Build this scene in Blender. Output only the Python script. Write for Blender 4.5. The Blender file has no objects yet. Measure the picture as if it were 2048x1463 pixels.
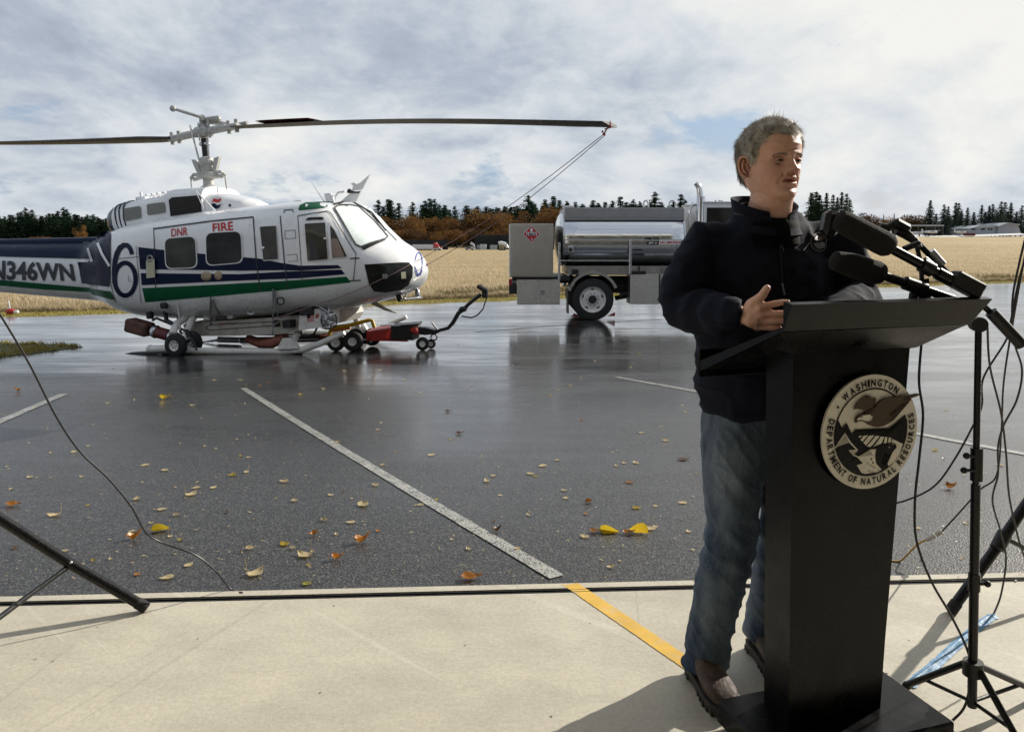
import bpy, bmesh, math, random
import numpy as np
from mathutils import Vector, Matrix, noise
random.seed(7); rng = np.random.default_rng(7)
sc = bpy.context.scene
col = sc.collection
R = math.radians
# ------------------------------------------------------------------ camera
FPX, PITCH, PCX, PCY, EYE = 1500.0, R(5.5), 1024.0, 626.0, 1.48
cam = bpy.data.cameras.new('camera'); camo = bpy.data.objects.new('camera', cam); col.objects.link(camo)
camo.location = (0, 0, EYE); camo.rotation_euler = (R(90) - PITCH, 0, 0)
cam.sensor_width = 36; cam.lens = 36 * FPX / 2048; cam.shift_y = -105.5 / 2048
cam.clip_start = 0.05; cam.clip_end = 3000
sc.camera = camo
# ------------------------------------------------------------------ light
SUN_EL = R(26); SUN_AZ = math.atan2(.83, .55)          # azimuth from +Y towards +X
sdir = Vector((math.sin(SUN_AZ) * math.cos(SUN_EL), math.cos(SUN_AZ) * math.cos(SUN_EL), math.sin(SUN_EL)))
sl = bpy.data.lights.new('sun', 'SUN'); sl.energy = 4.6; sl.angle = R(.6); sl.color = (1, .93, .82)
so = bpy.data.objects.new('sun', sl); col.objects.link(so); so.rotation_euler = sdir.to_track_quat('Z', 'Y').to_euler()
sc.view_settings.view_transform = 'Standard'; sc.view_settings.look = 'None'
sc.view_settings.exposure = 0.33; sc.view_settings.gamma = 1
sc.cycles.max_bounces = 6; sc.cycles.caustics_reflective = False; sc.cycles.caustics_refractive = False
sc.cycles.use_denoising = True

class NT:
    """small node helper"""
    def __init__(s, t): s.t = t; s.n = t.nodes; s.l = t.links; s.n.clear()
    def __call__(s, typ, ins=None, **kw):
        nd = s.n.new(typ)
        for k, v in kw.items(): setattr(nd, k, v)
        for k, v in (ins or {}).items():
            if isinstance(v, bpy.types.NodeSocket): s.l.new(v, nd.inputs[k])
            else: nd.inputs[k].default_value = v
        return nd
    def m(s, op, a, b=None, c=None, clamp=False):
        ins = {0: a}
        if b is not None: ins[1] = b
        if c is not None: ins[2] = c
        return s('ShaderNodeMath', ins, operation=op, use_clamp=clamp).outputs[0]
    def ramp(s, f, stops, interp='LINEAR'):
        r = s('ShaderNodeValToRGB', {0: f}); r.color_ramp.interpolation = interp
        e = r.color_ramp.elements
        while len(e) < len(stops): e.new(.5)
        for q, (p, c) in zip(e, stops):
            q.position = p; q.color = (*c, 1) if len(c) == 3 else c
        return r.outputs[0]
    def mix(s, f, a, b, blend='MIX'):
        nd = s('ShaderNodeMix', data_type='RGBA', blend_type=blend)
        for i, v in ((0, f), (6, a), (7, b)):
            if isinstance(v, bpy.types.NodeSocket): s.l.new(v, nd.inputs[i])
            else: nd.inputs[i].default_value = (*v, 1) if isinstance(v, tuple) and len(v) == 3 else v
        return nd.outputs[2]
    def noise(s, vec, scale, detail=4, rough=.55, dist=0, lac=2):
        return s('ShaderNodeTexNoise', {'Vector': vec, 'Scale': scale, 'Detail': detail, 'Roughness': rough, 'Distortion': dist, 'Lacunarity': lac}).outputs[0]

# ------------------------------------------------------------------ world: broken autumn cloud over blue sky
w = bpy.data.worlds.new('World'); sc.world = w; w.use_nodes = True
T = NT(w.node_tree)
sky = T('ShaderNodeTexSky', sky_type='NISHITA', sun_disc=False, sun_elevation=SUN_EL, sun_rotation=SUN_AZ, air_density=1.2, dust_density=1.5)
tc = T('ShaderNodeTexCoord').outputs['Generated']
sp = T('ShaderNodeSeparateXYZ', {0: tc})
X_, Y_, Z_ = sp.outputs
zz = T.m('ADD', T.m('MAXIMUM', Z_, 0.0), 0.42)
cx = T.m('DIVIDE', X_, zz); cy = T.m('DIVIDE', Y_, zz)
cv = T('ShaderNodeCombineXYZ', {0: cx, 1: T.m('MULTIPLY', cy, 1.0), 2: 3.7}).outputs[0]
wr = T('ShaderNodeVectorMath', {0: cv, 1: T('ShaderNodeVectorMath', {0: T('ShaderNodeTexNoise', {'Vector': cv, 'Scale': .9, 'Detail': 3}).outputs[1], 3: .45}, operation='SCALE').outputs[0]}, operation='ADD').outputs[0]
n1 = T.noise(wr, 1.8, 8, .60)
n2 = T.noise(T('ShaderNodeVectorMath', {0: wr, 1: (5.3, 2.1, 1.0)}, operation='ADD').outputs[0], 1.05, 8, .60)
n3 = T.noise(T('ShaderNodeVectorMath', {0: wr, 1: (1.3, 9.1, 4.0)}, operation='ADD').outputs[0], 4.2, 9, .62)
dens = T.ramp(T.m('ADD', T.m('ADD', n1, T.m('MULTIPLY', T.m('SUBTRACT', n3, .5), .28)), T.m('MULTIPLY', Z_, .50)), [(.385, (0, 0, 0)), (.455, (1, 1, 1))])
sund = T('ShaderNodeVectorMath', {0: tc, 1: (sdir.x, sdir.y, sdir.z)}, operation='DOT_PRODUCT').outputs['Value']
sunf = T.m('POWER', T.m('MAXIMUM', sund, 0.0), 3.0)
br = T.m('ADD', T.m('MULTIPLY', T.m('SUBTRACT', n2, .5), 2.5), T.m('ADD', T.m('MULTIPLY', sunf, .66), T.m('MULTIPLY', T.m('SUBTRACT', n3, .5), 1.35)))
br = T.m('ADD', br, .27, clamp=True)
cc = T.ramp(br, [(0, (2.75, 3.15, 3.8)), (.25, (3.7, 4.15, 4.85)), (.55, (5.4, 5.75, 6.1)), (.8, (6.5, 6.65, 6.6)), (1, (7.2, 7.15, 6.9))])
skyc = T.mix(.72, sky.outputs[0], (2.3, 3.4, 5.2))
allc = T.mix(dens, skyc, cc)
bg = T('ShaderNodeBackground', {'Color': allc, 'Strength': .1})
T('ShaderNodeOutputWorld', {0: bg.outputs[0]})

# ------------------------------------------------------------------ pixel <-> place helpers (build-time only: they return points on real surfaces)
CAMP = np.array([0, 0, EYE])
def ray(px, py):
    u = (px - PCX) / FPX; v = (PCY - py) / FPX
    return np.array([u, math.cos(PITCH) + v * math.sin(PITCH), -math.sin(PITCH) + v * math.cos(PITCH)])
def PY(px, py, Y):
    d = ray(px, py); return Vector(CAMP + d * (Y / d[1]))
def edge_y(x): return 3.12 + .0518 * x
def gz(x, y):
    d = y - edge_y(x)
    if d <= 0: return 0.0
    z = -.5 * (1 - math.exp(-d / 10)) - .010
    if y > 60:
        u = x / y; t = min(1, max(0, (u - .08) / .45)); t = t * t * (3 - 2 * t)
        q = min(y, 330) - 60; z += .0150 * t * q * min(1, q / 120)
    return z
def G(px, py, zoff=0.0):
    d = ray(px, py)
    lo, t = 1.0, 1.0
    f = lambda t: CAMP[2] + d[2] * t - gz(d[0] * t, d[1] * t) - zoff
    while f(t) > 0 and t < 2500: lo = t; t *= 1.05
    hi = t
    for _ in range(40):
        m = (lo + hi) / 2
        if f(m) > 0: lo = m
        else: hi = m
    return Vector((d[0] * hi, d[1] * hi, CAMP[2] + d[2] * hi))

# ------------------------------------------------------------------ object helpers
def setp(o, label=None, cat=None, group=None, kind=None):
    if label: o['label'] = label
    if cat: o['category'] = cat
    if group: o['group'] = group
    if kind: o['kind'] = kind
    return o
def empty(name, loc=(0, 0, 0), label=None, cat=None, group=None, rz=0, mat=None):
    o = bpy.data.objects.new(name, None); col.objects.link(o); o.empty_display_size = .2
    if mat is not None: o.matrix_world = mat
    else: o.location = loc; o.rotation_euler = (0, 0, rz)
    return setp(o, label, cat, group)
def link(name, me, mat=None, parent=None):
    o = bpy.data.objects.new(name, me); col.objects.link(o)
    if mat is not None:
        for m in (mat if isinstance(mat, (list, tuple)) else [mat]): me.materials.append(m)
    if parent: o.parent = parent
    return o
def copy_tree(o, parent=None):
    c = o.copy(); col.objects.link(c)
    if parent: c.parent = parent
    for ch in list(o.children): copy_tree(ch, c)
    return c

class MB:
    """mesh builder: everything added ends up in ONE mesh"""
    def __init__(s): s.v = []; s.f = []; s.mi = []
    def add(s, vs, fs, mi=0):
        b = len(s.v); s.v += [tuple(v) for v in vs]; s.f += [tuple(b + i for i in f) for f in fs]; s.mi += [mi] * len(fs); return s
    def box(s, c, d, rot=None, bev=0, mi=0, taper=1.0):
        hx, hy, hz = d[0] / 2, d[1] / 2, d[2] / 2
        M = rot if rot is not None else Matrix.Identity(3)
        if bev <= 0:
            vs = [(x * (taper if z > 0 else 1), y * (taper if z > 0 else 1), z) for z in (-hz, hz) for x, y in ((-hx, -hy), (hx, -hy), (hx, hy), (-hx, hy))]
            fs = [(3, 2, 1, 0), (4, 5, 6, 7), (0, 1, 5, 4), (1, 2, 6, 5), (2, 3, 7, 6), (3, 0, 4, 7)]
        else:
            b = min(bev, hx * .95, hy * .95, hz * .95); vs = []; fs = []
            def ringp(z, ix):
                return [(sx * (hx - ix[0]), sy * (hy - ix[1]), z) for sx, sy in ()]
            rings = []
            for z, k in ((-hz, b), (-hz + b, 0), (hz - b, 0), (hz, b)):
                a, c_ = hx - k, hy - k; q = b - k * .999
                q = max(q, b * .01) if k else b
                rings.append([(-a + q, -c_, z), (a - q, -c_, z), (a, -c_ + q, z), (a, c_ - q, z), (a - q, c_, z), (-a + q, c_, z), (-a, c_ - q, z), (-a, -c_ + q, z)])
            for r_ in rings: vs += r_
            for i in range(3):
                for j in range(8): fs.append((i * 8 + j, i * 8 + (j + 1) % 8, (i + 1) * 8 + (j + 1) % 8, (i + 1) * 8 + j))
            fs.append(tuple(range(7, -1, -1))); fs.append(tuple(range(24, 32)))
        c = Vector(c)
        return s.add([M @ Vector(v) + c for v in vs], fs, mi)
    def tube(s, pts, r, n=10, caps=True, mi=0, flat=1.0, up=None):
        pts = [Vector(p) for p in pts]
        rs = list(r) if isinstance(r, (list, tuple)) else [r] * len(pts)
        vs = []; fs = []; prev = None
        for i, p in enumerate(pts):
            t = (pts[min(i + 1, len(pts) - 1)] - pts[max(i - 1, 0)])
            if t.length < 1e-9: t = Vector((0, 0, 1))
            t.normalize()
            if prev is None:
                a = Vector(up) if up else (Vector((0, 0, 1)) if abs(t.z) < .9 else Vector((1, 0, 0)))
            else: a = prev
            a = (a - t * a.dot(t))
            if a.length < 1e-6: a = t.orthogonal()
            a.normalize(); prev = a; b = t.cross(a)
            for k in range(n):
                an = 2 * math.pi * k / n
                vs.append(p + a * (math.cos(an) * rs[i] * flat) + b * (math.sin(an) * rs[i]))
        for i in range(len(pts) - 1):
            for k in range(n): fs.append((i * n + k, i * n + (k + 1) % n, (i + 1) * n + (k + 1) % n, (i + 1) * n + k))
        if caps:
            fs.append(tuple(range(n - 1, -1, -1))); fs.append(tuple(range((len(pts) - 1) * n, len(pts) * n)))
        return s.add(vs, fs, mi)
    def cyl(s, a, b, r, r2=None, n=16, mi=0): return s.tube([a, b], [r, r if r2 is None else r2], n, mi=mi)
    def lathe(s, o, axis, prof, n=24, mi=0, cap=True):
        """prof: (distance along axis, radius)"""
        ax = Vector(axis).normalized(); a = ax.orthogonal().normalized(); b = ax.cross(a); o = Vector(o)
        vs = []; fs = []
        for h, r in prof:
            for k in range(n):
                an = 2 * math.pi * k / n; vs.append(o + ax * h + (a * math.cos(an) + b * math.sin(an)) * r)
        for i in range(len(prof) - 1):
            for k in range(n): fs.append((i * n + k, i * n + (k + 1) % n, (i + 1) * n + (k + 1) % n, (i + 1) * n + k))
        if cap and prof[0][1] > 1e-4: fs.append(tuple(range(n - 1, -1, -1)))
        if cap and prof[-1][1] > 1e-4: fs.append(tuple(range((len(prof) - 1) * n, len(prof) * n)))
        return s.add(vs, fs, mi)
    def prism(s, a, b, mi=0):
        """two matching loops"""
        n = len(a); s.add(list(a) + list(b), [tuple(range(n - 1, -1, -1)), tuple(range(n, 2 * n))] + [(i, (i + 1) % n, n + (i + 1) % n, n + i) for i in range(n)], mi); return s
    def plate(s, poly, off, mi=0):
        off = Vector(off); return s.prism([Vector(p) for p in poly], [Vector(p) + off for p in poly], mi)
    def sphere(s, c, r, n=12, m=8, sc_=(1, 1, 1), mi=0):
        c = Vector(c); vs = []; fs = []
        for i in range(m + 1):
            ph = math.pi * i / m - math.pi / 2
            for k in range(n):
                th = 2 * math.pi * k / n
                vs.append(c + Vector((math.cos(ph) * math.cos(th) * r * sc_[0], math.cos(ph) * math.sin(th) * r * sc_[1], math.sin(ph) * r * sc_[2])))
        for i in range(m):
            for k in range(n): fs.append((i * n + k, i * n + (k + 1) % n, (i + 1) * n + (k + 1) % n, (i + 1) * n + k))
        return s.add(vs, fs, mi)
    def torus(s, c, axis, R_, r, n=28, m=10, mi=0, a0=0, a1=2 * math.pi):
        ax = Vector(axis).normalized(); a = Vector((0, 0, 1)) if abs(ax.z) < .9 else Vector((1, 0, 0))
        a = (a - ax * a.dot(ax)).normalized(); b = ax.cross(a); c = Vector(c)
        full = abs(a1 - a0 - 2 * math.pi) < 1e-6
        pts = [c + (a * math.cos(a0 + (a1 - a0) * i / n) + b * math.sin(a0 + (a1 - a0) * i / n)) * R_ for i in range(n + 1)]
        return s.tube(pts, r, m, caps=not full, mi=mi)
    def mesh(s, name, smooth=True, angle=35, weld=False):
        me = bpy.data.meshes.new(name); me.from_pydata(s.v, [], s.f); 
        if any(s.mi): me.polygons.foreach_set('material_index', s.mi)
        bm = bmesh.new(); bm.from_mesh(me)
        if weld: bmesh.ops.remove_doubles(bm, verts=bm.verts, dist=1e-5)
        bmesh.ops.recalc_face_normals(bm, faces=bm.faces)
        for f in bm.faces: f.smooth = smooth
        if smooth:
            ca = math.cos(R(angle))
            for e in bm.edges:
                if len(e.link_faces) == 2 and e.link_faces[0].normal.dot(e.link_faces[1].normal) < ca: e.smooth = False
        bm.to_mesh(me); bm.free(); me.update()
        return me
    def build(s, name, mat, parent=None, smooth=True, angle=35, weld=False):
        return link(name, s.mesh(name, smooth, angle, weld), mat, parent)

# ------------------------------------------------------------------ materials
MATS = {}
def pm(name, colr, rough=.5, metal=0.0, bump=0, bscale=50, var=0, vscale=5, spec=.5, coat=0, wear=None, obj=True, sheen=0):
    if name in MATS: return MATS[name]
    m = bpy.data.materials.new(name); m.use_nodes = True; t = NT(m.node_tree); MATS[name] = m
    c = (*colr, 1); vec = t('ShaderNodeTexCoord').outputs['Object']
    base = c
    if var:
        nz = t.noise(vec, vscale, 5, .6)
        f = t.ramp(nz, [(.3, (1 - var,) * 3), (.7, (1 + var * .6,) * 3)])
        base = t.mix(1.0, colr, f, 'MULTIPLY')
    if wear:
        wc, ws, wa = wear
        nz = t.noise(vec, ws, 8, .7)
        base = t.mix(t.m('MULTIPLY', t.ramp(nz, [(.5, (0, 0, 0)), (.72, (1, 1, 1))]), wa), base if not isinstance(base, tuple) else colr, wc)
    b = t('ShaderNodeBsdfPrincipled', {'Base Color': base, 'Roughness': rough, 'Metallic': metal, 'Specular IOR Level': spec, 'Coat Weight': coat, 'Coat Roughness': .08})
    if sheen: b.inputs['Sheen Weight'].default_value = sheen
    if var:
        rr = t.ramp(t.noise(vec, vscale * 2.3, 4, .6), [(.3, (max(0, rough - .08),) * 3), (.7, (min(1, rough + .1),) * 3)]); t.l.new(rr, b.inputs['Roughness'])
    if bump:
        bp = t('ShaderNodeBump', {'Strength': bump, 'Distance': .01, 'Height': t.noise(vec, bscale, 4, .6)}); t.l.new(bp.outputs[0], b.inputs['Normal'])
    t('ShaderNodeOutputMaterial', {0: b.outputs[0]})
    return m
M_WHITE = pm('heli_white_paint', (.80, .81, .82), .28, var=.05, vscale=1.5, coat=.5, wear=((.50, .49, .46), 3, .35))
M_WHITE2 = pm('white_enamel', (.72, .72, .70), .4, var=.08, vscale=8, wear=((.35, .33, .3), 9, .5))
M_NAVY = pm('navy_paint', (.004, .010, .038), .34, var=.1, spec=.12)
M_GREEN = pm('green_paint', (.003, .085, .033), .38, var=.12, vscale=6, spec=.15)
M_RED = pm('red_paint', (.45, .012, .02), .35, var=.08)
M_BLACK = pm('black_plastic', (.008, .008, .009), .5, var=.15, vscale=30)
M_LINE = pm('panel_seam', (.03, .03, .035), .7)
M_GLASSD = pm('tinted_glass', (.016, .017, .014), .06, var=.5, vscale=6, spec=.22)
M_STEEL = pm('brushed_steel', (.55, .56, .58), .3, metal=1, var=.06, vscale=20)
M_ALU = pm('polished_aluminium', (.66, .67, .69), .13, metal=1, var=.04, vscale=3)
M_TREAD = pm('diamond_plate', (.5, .49, .46), .42, metal=1, var=.16, vscale=18, bump=.5, bscale=120)
M_GREY = pm('grey_metal', (.22, .22, .22), .45, metal=.6, var=.2, vscale=25)
M_DARKM = pm('dark_metal', (.03, .03, .032), .4, metal=.6, var=.2, vscale=20)
M_RUBBER = pm('rubber', (.012, .012, .012), .75, bump=.3, bscale=150, var=.2, vscale=40)
M_YELLOW = pm('yellow_paint', (.65, .42, .02), .45, wear=((.25, .12, .03), 14, .6))
M_REDP = pm('cart_red', (.42, .025, .02), .45, wear=((.12, .02, .02), 10, .7))
M_BELLY = pm('belly_tank_paint', (.5, .49, .45), .5, var=.1, wear=((.22, .16, .10), 6, .7))
M_RUST = pm('rusty_steel', (.11, .05, .035), .7, var=.5, vscale=20, bump=.4)
M_PINK = pm('duct_fabric', (.32, .12, .09), .7, var=.3, vscale=20, bump=.3)
M_ROPE = pm('rope', (.32, .20, .20), .8, var=.3, vscale=60)
M_TEXTB = pm('black_lettering', (.012, .014, .02), .4)
M_BEIGE = pm('cream_cover', (.50, .49, .36), .7, var=.15)
M_SHADE = pm('silver_sunshade', (.70, .78, .76), .32, var=.12, vscale=8, bump=.8, bscale=9)
def glass_mat():
    m = bpy.data.materials.new('cabin_glass'); m.use_nodes = True; t = NT(m.node_tree)
    g = t('ShaderNodeBsdfGlossy', {'Roughness': .03}); tr = t('ShaderNodeBsdfTransparent', {'Color': (.55, .57, .55, 1)})
    f = t('ShaderNodeFresnel', {'IOR': 1.5}); mx = t('ShaderNodeMixShader', {0: f.outputs[0], 1: tr.outputs[0], 2: g.outputs[0]})
    t('ShaderNodeOutputMaterial', {0: mx.outputs[0]}); return m
M_CLEAR = glass_mat()
# ================================================================== GROUND
def mat_nodes(name):
    m = bpy.data.materials.new(name); m.use_nodes = True; return m, NT(m.node_tree)
def mapv(t, vec, scale, rot=0):
    return t('ShaderNodeMapping', {0: vec, 3: scale, 2: (0, 0, rot)}).outputs[0]
# concrete hangar floor
m_floor, t = mat_nodes('hangar_concrete')
v = t('ShaderNodeTexCoord').outputs['Object']
b0 = t.noise(v, 1.1, 6, .6); b1 = t.noise(mapv(t, v, (1, 2.2, 1), .3), 2.2, 10, .72); b2 = t.noise(v, 60, 4, .7)
c = t.ramp(b0, [(.3, (.46, .43, .36)), (.5, (.55, .515, .43)), (.7, (.62, .585, .50))])
c = t.mix(.5, c, t.ramp(b1, [(.35, (.43, .39, .31)), (.6, (.66, .61, .48))]))
c = t.mix(.18, c, t.ramp(b2, [(.35, (.2, .18, .15)), (.6, (.7, .66, .55))]))
for rot, s_, th, cl in ((-1.45, 10, .69, (.30, .28, .24)), (.72, 8, .69, (.76, .73, .65)), (-1.15, 12, .70, (.3, .28, .25))):
    ln = t.m('GREATER_THAN', t.noise(mapv(t, mapv(t, v, (1, 1, 1), rot), (.22, s_, 1)), 1.7, 1.5, .5), th)
    c = t.mix(t.m('MULTIPLY', ln, .22), c, cl)
st_ = t.noise(v, 1.7, 9, .75); c = t.mix(t.m('MULTIPLY', t.ramp(st_, [(.45, (0, 0, 0)), (.75, (1, 1, 1))]), .45), c, (.36, .33, .27))
spk = t('ShaderNodeTexVoronoi', {'Vector': v, 'Scale': 7}).outputs[0]
c = t.mix(t.m('LESS_THAN', spk, .035), c, (.12, .10, .08))
bp = t('ShaderNodeBump', {'Strength': .25, 'Distance': .004, 'Height': t.noise(v, 90, 5, .7)})
bs = t('ShaderNodeBsdfPrincipled', {'Base Color': c, 'Roughness': t.ramp(b1, [(.3, (.42,) * 3), (.7, (.7,) * 3)]), 'Normal': bp.outputs[0], 'Specular IOR Level': .35})
t('ShaderNodeOutputMaterial', {0: bs.outputs[0]})
# wet asphalt
def asphalt_material(name, line=False):
    m, t = mat_nodes(name)
    v = t('ShaderNodeTexCoord').outputs['Object']
    sp_ = t('ShaderNodeSeparateXYZ', {0: v}).outputs
    grain = t.noise(v, 130, 3, .75)
    vor = t('ShaderNodeTexVoronoi', {'Vector': v, 'Scale': 120}).outputs
    stone = t.ramp(t('ShaderNodeSeparateColor', {0: vor[1]}).outputs[0], [(0, (.040, .041, .044)), (.45, (.070, .071, .075)), (.8, (.115, .116, .118)), (1, (.21, .21, .20))])
    dark = t.ramp(vor[0], [(0, (1, 1, 1)), (.75, (.45,) * 3)])
    c = t.mix(1.0, stone, dark, 'MULTIPLY')
    big = t.noise(mapv(t, v, (.35, 1.2, 1), .12), .75, 6, .62)
    mid = t.noise(mapv(t, v, (.6, 2.2, 1), .1), 2.2, 5, .6)
    wet = t.ramp(t.m('ADD', t.m('MULTIPLY', big, .7), t.m('MULTIPLY', mid, .3)), [(.40, (0, 0, 0)), (.60, (1, 1, 1))])
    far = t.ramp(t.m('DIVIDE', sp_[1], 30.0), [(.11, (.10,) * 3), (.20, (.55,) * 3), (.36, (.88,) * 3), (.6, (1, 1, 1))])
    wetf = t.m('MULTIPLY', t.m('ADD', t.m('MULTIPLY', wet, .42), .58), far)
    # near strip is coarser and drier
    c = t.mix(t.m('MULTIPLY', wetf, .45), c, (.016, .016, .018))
    if line:
        wornc = t.ramp(t.m('ADD', t.m('MULTIPLY', vor[0], .6), t.m('MULTIPLY', t.noise(v, 14, 5, .7), .6)), [(.56, (1, 1, 1)), (.78, (0, 0, 0))])
        c = t.mix(t.m('MULTIPLY', wornc, .9), c, (.50, .50, .46))
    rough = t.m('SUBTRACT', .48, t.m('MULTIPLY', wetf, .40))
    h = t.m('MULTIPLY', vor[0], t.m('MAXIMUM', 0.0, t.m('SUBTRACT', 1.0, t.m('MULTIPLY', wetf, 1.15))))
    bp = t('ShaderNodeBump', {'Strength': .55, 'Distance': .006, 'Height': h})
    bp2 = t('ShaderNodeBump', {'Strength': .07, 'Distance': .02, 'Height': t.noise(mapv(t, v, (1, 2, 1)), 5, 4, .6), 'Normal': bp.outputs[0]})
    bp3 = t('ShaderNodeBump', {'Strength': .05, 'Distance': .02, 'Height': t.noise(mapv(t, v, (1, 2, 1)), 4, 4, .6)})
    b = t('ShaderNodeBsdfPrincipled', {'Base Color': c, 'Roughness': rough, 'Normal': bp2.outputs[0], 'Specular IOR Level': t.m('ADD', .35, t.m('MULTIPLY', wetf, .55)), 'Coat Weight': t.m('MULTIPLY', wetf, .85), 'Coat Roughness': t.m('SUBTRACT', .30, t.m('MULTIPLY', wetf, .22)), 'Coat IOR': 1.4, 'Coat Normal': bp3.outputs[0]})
    t('ShaderNodeOutputMaterial', {0: b.outputs[0]}); return m
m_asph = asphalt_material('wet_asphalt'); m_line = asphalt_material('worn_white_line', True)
# field
ROADPX = [(0, 635), (256, 627), (682, 613), (846, 607), (997, 602), (1300, 591), (1744, 575), (2048, 565)]
RP = [G(*p) for p in ROADPX]
rx = [p.x for p in RP]; ry = [p.y for p in RP]
s0 = (ry[1] - ry[0]) / (rx[1] - rx[0]); s1 = (ry[-1] - ry[-2]) / (rx[-1] - rx[-2])
rx = [rx[0] - 60] + rx + [rx[-1] + 60]; ry = [max(12, ry[0] - 60 * s0 * .3)] + ry + [ry[-1] + 60 * s1 * .4]
def road_y(x): return float(np.interp(x, rx, ry)) + .18 * noise.noise(Vector((x * .6, 0, 0))) + .10 * noise.noise(Vector((x * 2.4, 3, 0)))
m_field, t = mat_nodes('dry_grass_field')
v = t('ShaderNodeTexCoord').outputs['Object']
a = t('ShaderNodeAttribute', attribute_name='verge').outputs['Fac']
f1 = t.noise(mapv(t, v, (.25, 1, 1), .1), .25, 6, .6); f2 = t.noise(mapv(t, v, (1, 2.5, 1)), 2.5, 6, .65)
c = t.ramp(f1, [(.3, (.26, .19, .10)), (.45, (.40, .30, .16)), (.6, (.52, .40, .22)), (.75, (.34, .26, .15))])
c = t.mix(.5, c, t.ramp(f2, [(.3, (.20, .15, .07)), (.7, (.56, .44, .26))]))
vg = t.mix(.5, t.ramp(f2, [(.3, (.16, .14, .04)), (.7, (.38, .33, .11))]), (.32, .27, .09))
c = t.mix(a, c, vg)
b = t('ShaderNodeBsdfPrincipled', {'Base Color': c, 'Roughness': .9, 'Specular IOR Level': .1, 'Normal': t('ShaderNodeBump', {'Strength': .8, 'Distance': .15, 'Height': t.noise(v, 6, 6, .7)}).outputs[0]})
t('ShaderNodeOutputMaterial', {0: b.outputs[0]})

def sheet(name, xs_of, ys, zf, mat, kind='structure', attr=None):
    vs = []; fs = []; vals = []
    n = None
    for j, y in enumerate(ys):
        xs = xs_of(y); n = len(xs)
        for x in xs:
            yy = y(x) if callable(y) else y
            vs.append((x, yy, zf(x, yy)))
            if attr: vals.append(attr(x, yy))
    for j in range(len(ys) - 1):
        for i in range(n - 1): fs.append((j * n + i, j * n + i + 1, (j + 1) * n + i + 1, (j + 1) * n + i))
    me = bpy.data.meshes.new(name); me.from_pydata(vs, [], fs)
    me.polygons.foreach_set('use_smooth', [True] * len(fs))
    if attr:
        at = me.attributes.new('verge', 'FLOAT', 'POINT'); at.data.foreach_set('value', vals)
    o = link(name, me, mat)
    if kind: o['kind'] = kind
    return o
# terrain sheet, polar-ish grid that reaches the horizon
us = np.concatenate([np.linspace(-3.5, -1.2, 8), np.linspace(-1.1, 1.1, 90), np.linspace(1.2, 3.5, 8)])
ys = list(np.geomspace(8, 2200, 130))
def verge(x, y):
    d = y - road_y(x); k = 1 - min(1, max(0, (d - 1.2) / 1.4)); return k
sheet('ground', lambda y: [u * (y + 12) for u in us], ys, lambda x, y: gz(x, y) - .035 - (0 if y > road_y(x) else .05), m_field, attr=verge)
# asphalt apron
xs = np.concatenate([np.linspace(-60, -12, 12), np.linspace(-11, 24, 110), np.linspace(26, 90, 12)])
def ap_row(k):
    return lambda x: edge_y(x) + (road_y(x) - edge_y(x)) * k + (.006 * noise.noise(Vector((x * 22, 0, 0))) if k == 0 else 0)
ks = [0, .002, .004, .008] + list(np.linspace(.014, 1, 70))
sheet('asphalt_apron', lambda y: xs, [ap_row(k) for k in ks], lambda x, y: gz(x, y + .03), m_asph)
# hangar floor slab with a real front edge, door track and grooves
mb = MB()
TR = .052
def fy(x, o): return edge_y(x) - o
xa, xb = -9.0, 9.0
def strip(mb, o0, o1, z0, z1, x0=xa, x1=xb, mi=0, n=1):
    a_ = [(x0, fy(x0, o0), z0), (x1, fy(x1, o0), z0), (x1, fy(x1, o1), z1), (x0, fy(x0, o1), z1)]
    mb.add(a_, [(0, 1, 2, 3)], mi)
mb.add([(xa, -9, 0), (xb, -9, 0), (xb, fy(xb, .085), 0), (xa, fy(xa, .085), 0)], [(0, 1, 2, 3)])
strip(mb, .085, .085, 0, -.02)
strip(mb, .048, 0, .002, .0005); strip(mb, .048, .048, -.02, .002); strip(mb, 0, 0, .0005, -.2)
o = mb.build('hangar_floor', m_floor, smooth=False); o['kind'] = 'structure'
mb = MB()
for o0, o1, z in ((.0845, .080, .002), (.078, .0665, -.012), (.0645, .061, .002), (.060, .0485, -.014)):
    strip(mb, o0, o1, z, z)
strip(mb, .0855, .0480, -.019, -.019)
for oo in (.080, .0665 - .002, .061): strip(mb, oo, oo - .001, .002, -.016)
o = mb.build('door_track', pm('track_steel', (.05, .05, .05), .5, metal=.7, var=.3, vscale=30), smooth=False); o['kind'] = 'structure'
# painted markings
def marking(name, pxs, w0, mat, zo=.004, ragged=.006, nseg=60):
    pts = [G(*p) for p in pxs]
    mb = MB(); L = []; tot = sum((pts[i + 1] - pts[i]).length for i in range(len(pts) - 1))
    P_ = []
    for i in range(len(pts) - 1):
        k = max(2, int(nseg * (pts[i + 1] - pts[i]).length / tot))
        for j in range(k + (i == len(pts) - 2)): P_.append(pts[i].lerp(pts[i + 1], j / k))
    vs = []; fs = []
    for i, p in enumerate(P_):
        d = (P_[min(i + 1, len(P_) - 1)] - P_[max(0, i - 1)]); d.z = 0; d.normalize(); nrm = Vector((-d.y, d.x, 0))
        for s_ in (-1, 1):
            q = p + nrm * s_ * (w0 / 2 + ragged * noise.noise(Vector((i * 1.7, s_ * 5, w0))))
            vs.append((q.x, q.y, gz(q.x, q.y) + zo))
    for i in range(len(P_) - 1): fs.append((2 * i, 2 * i + 1, 2 * i + 3, 2 * i + 2))
    o = MB().add(vs, fs).build(name, mat, smooth=False); o['kind'] = 'structure'; return o
marking('white_parking_line', [(486, 776), (1114, 1154)], .078, m_line)
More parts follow.
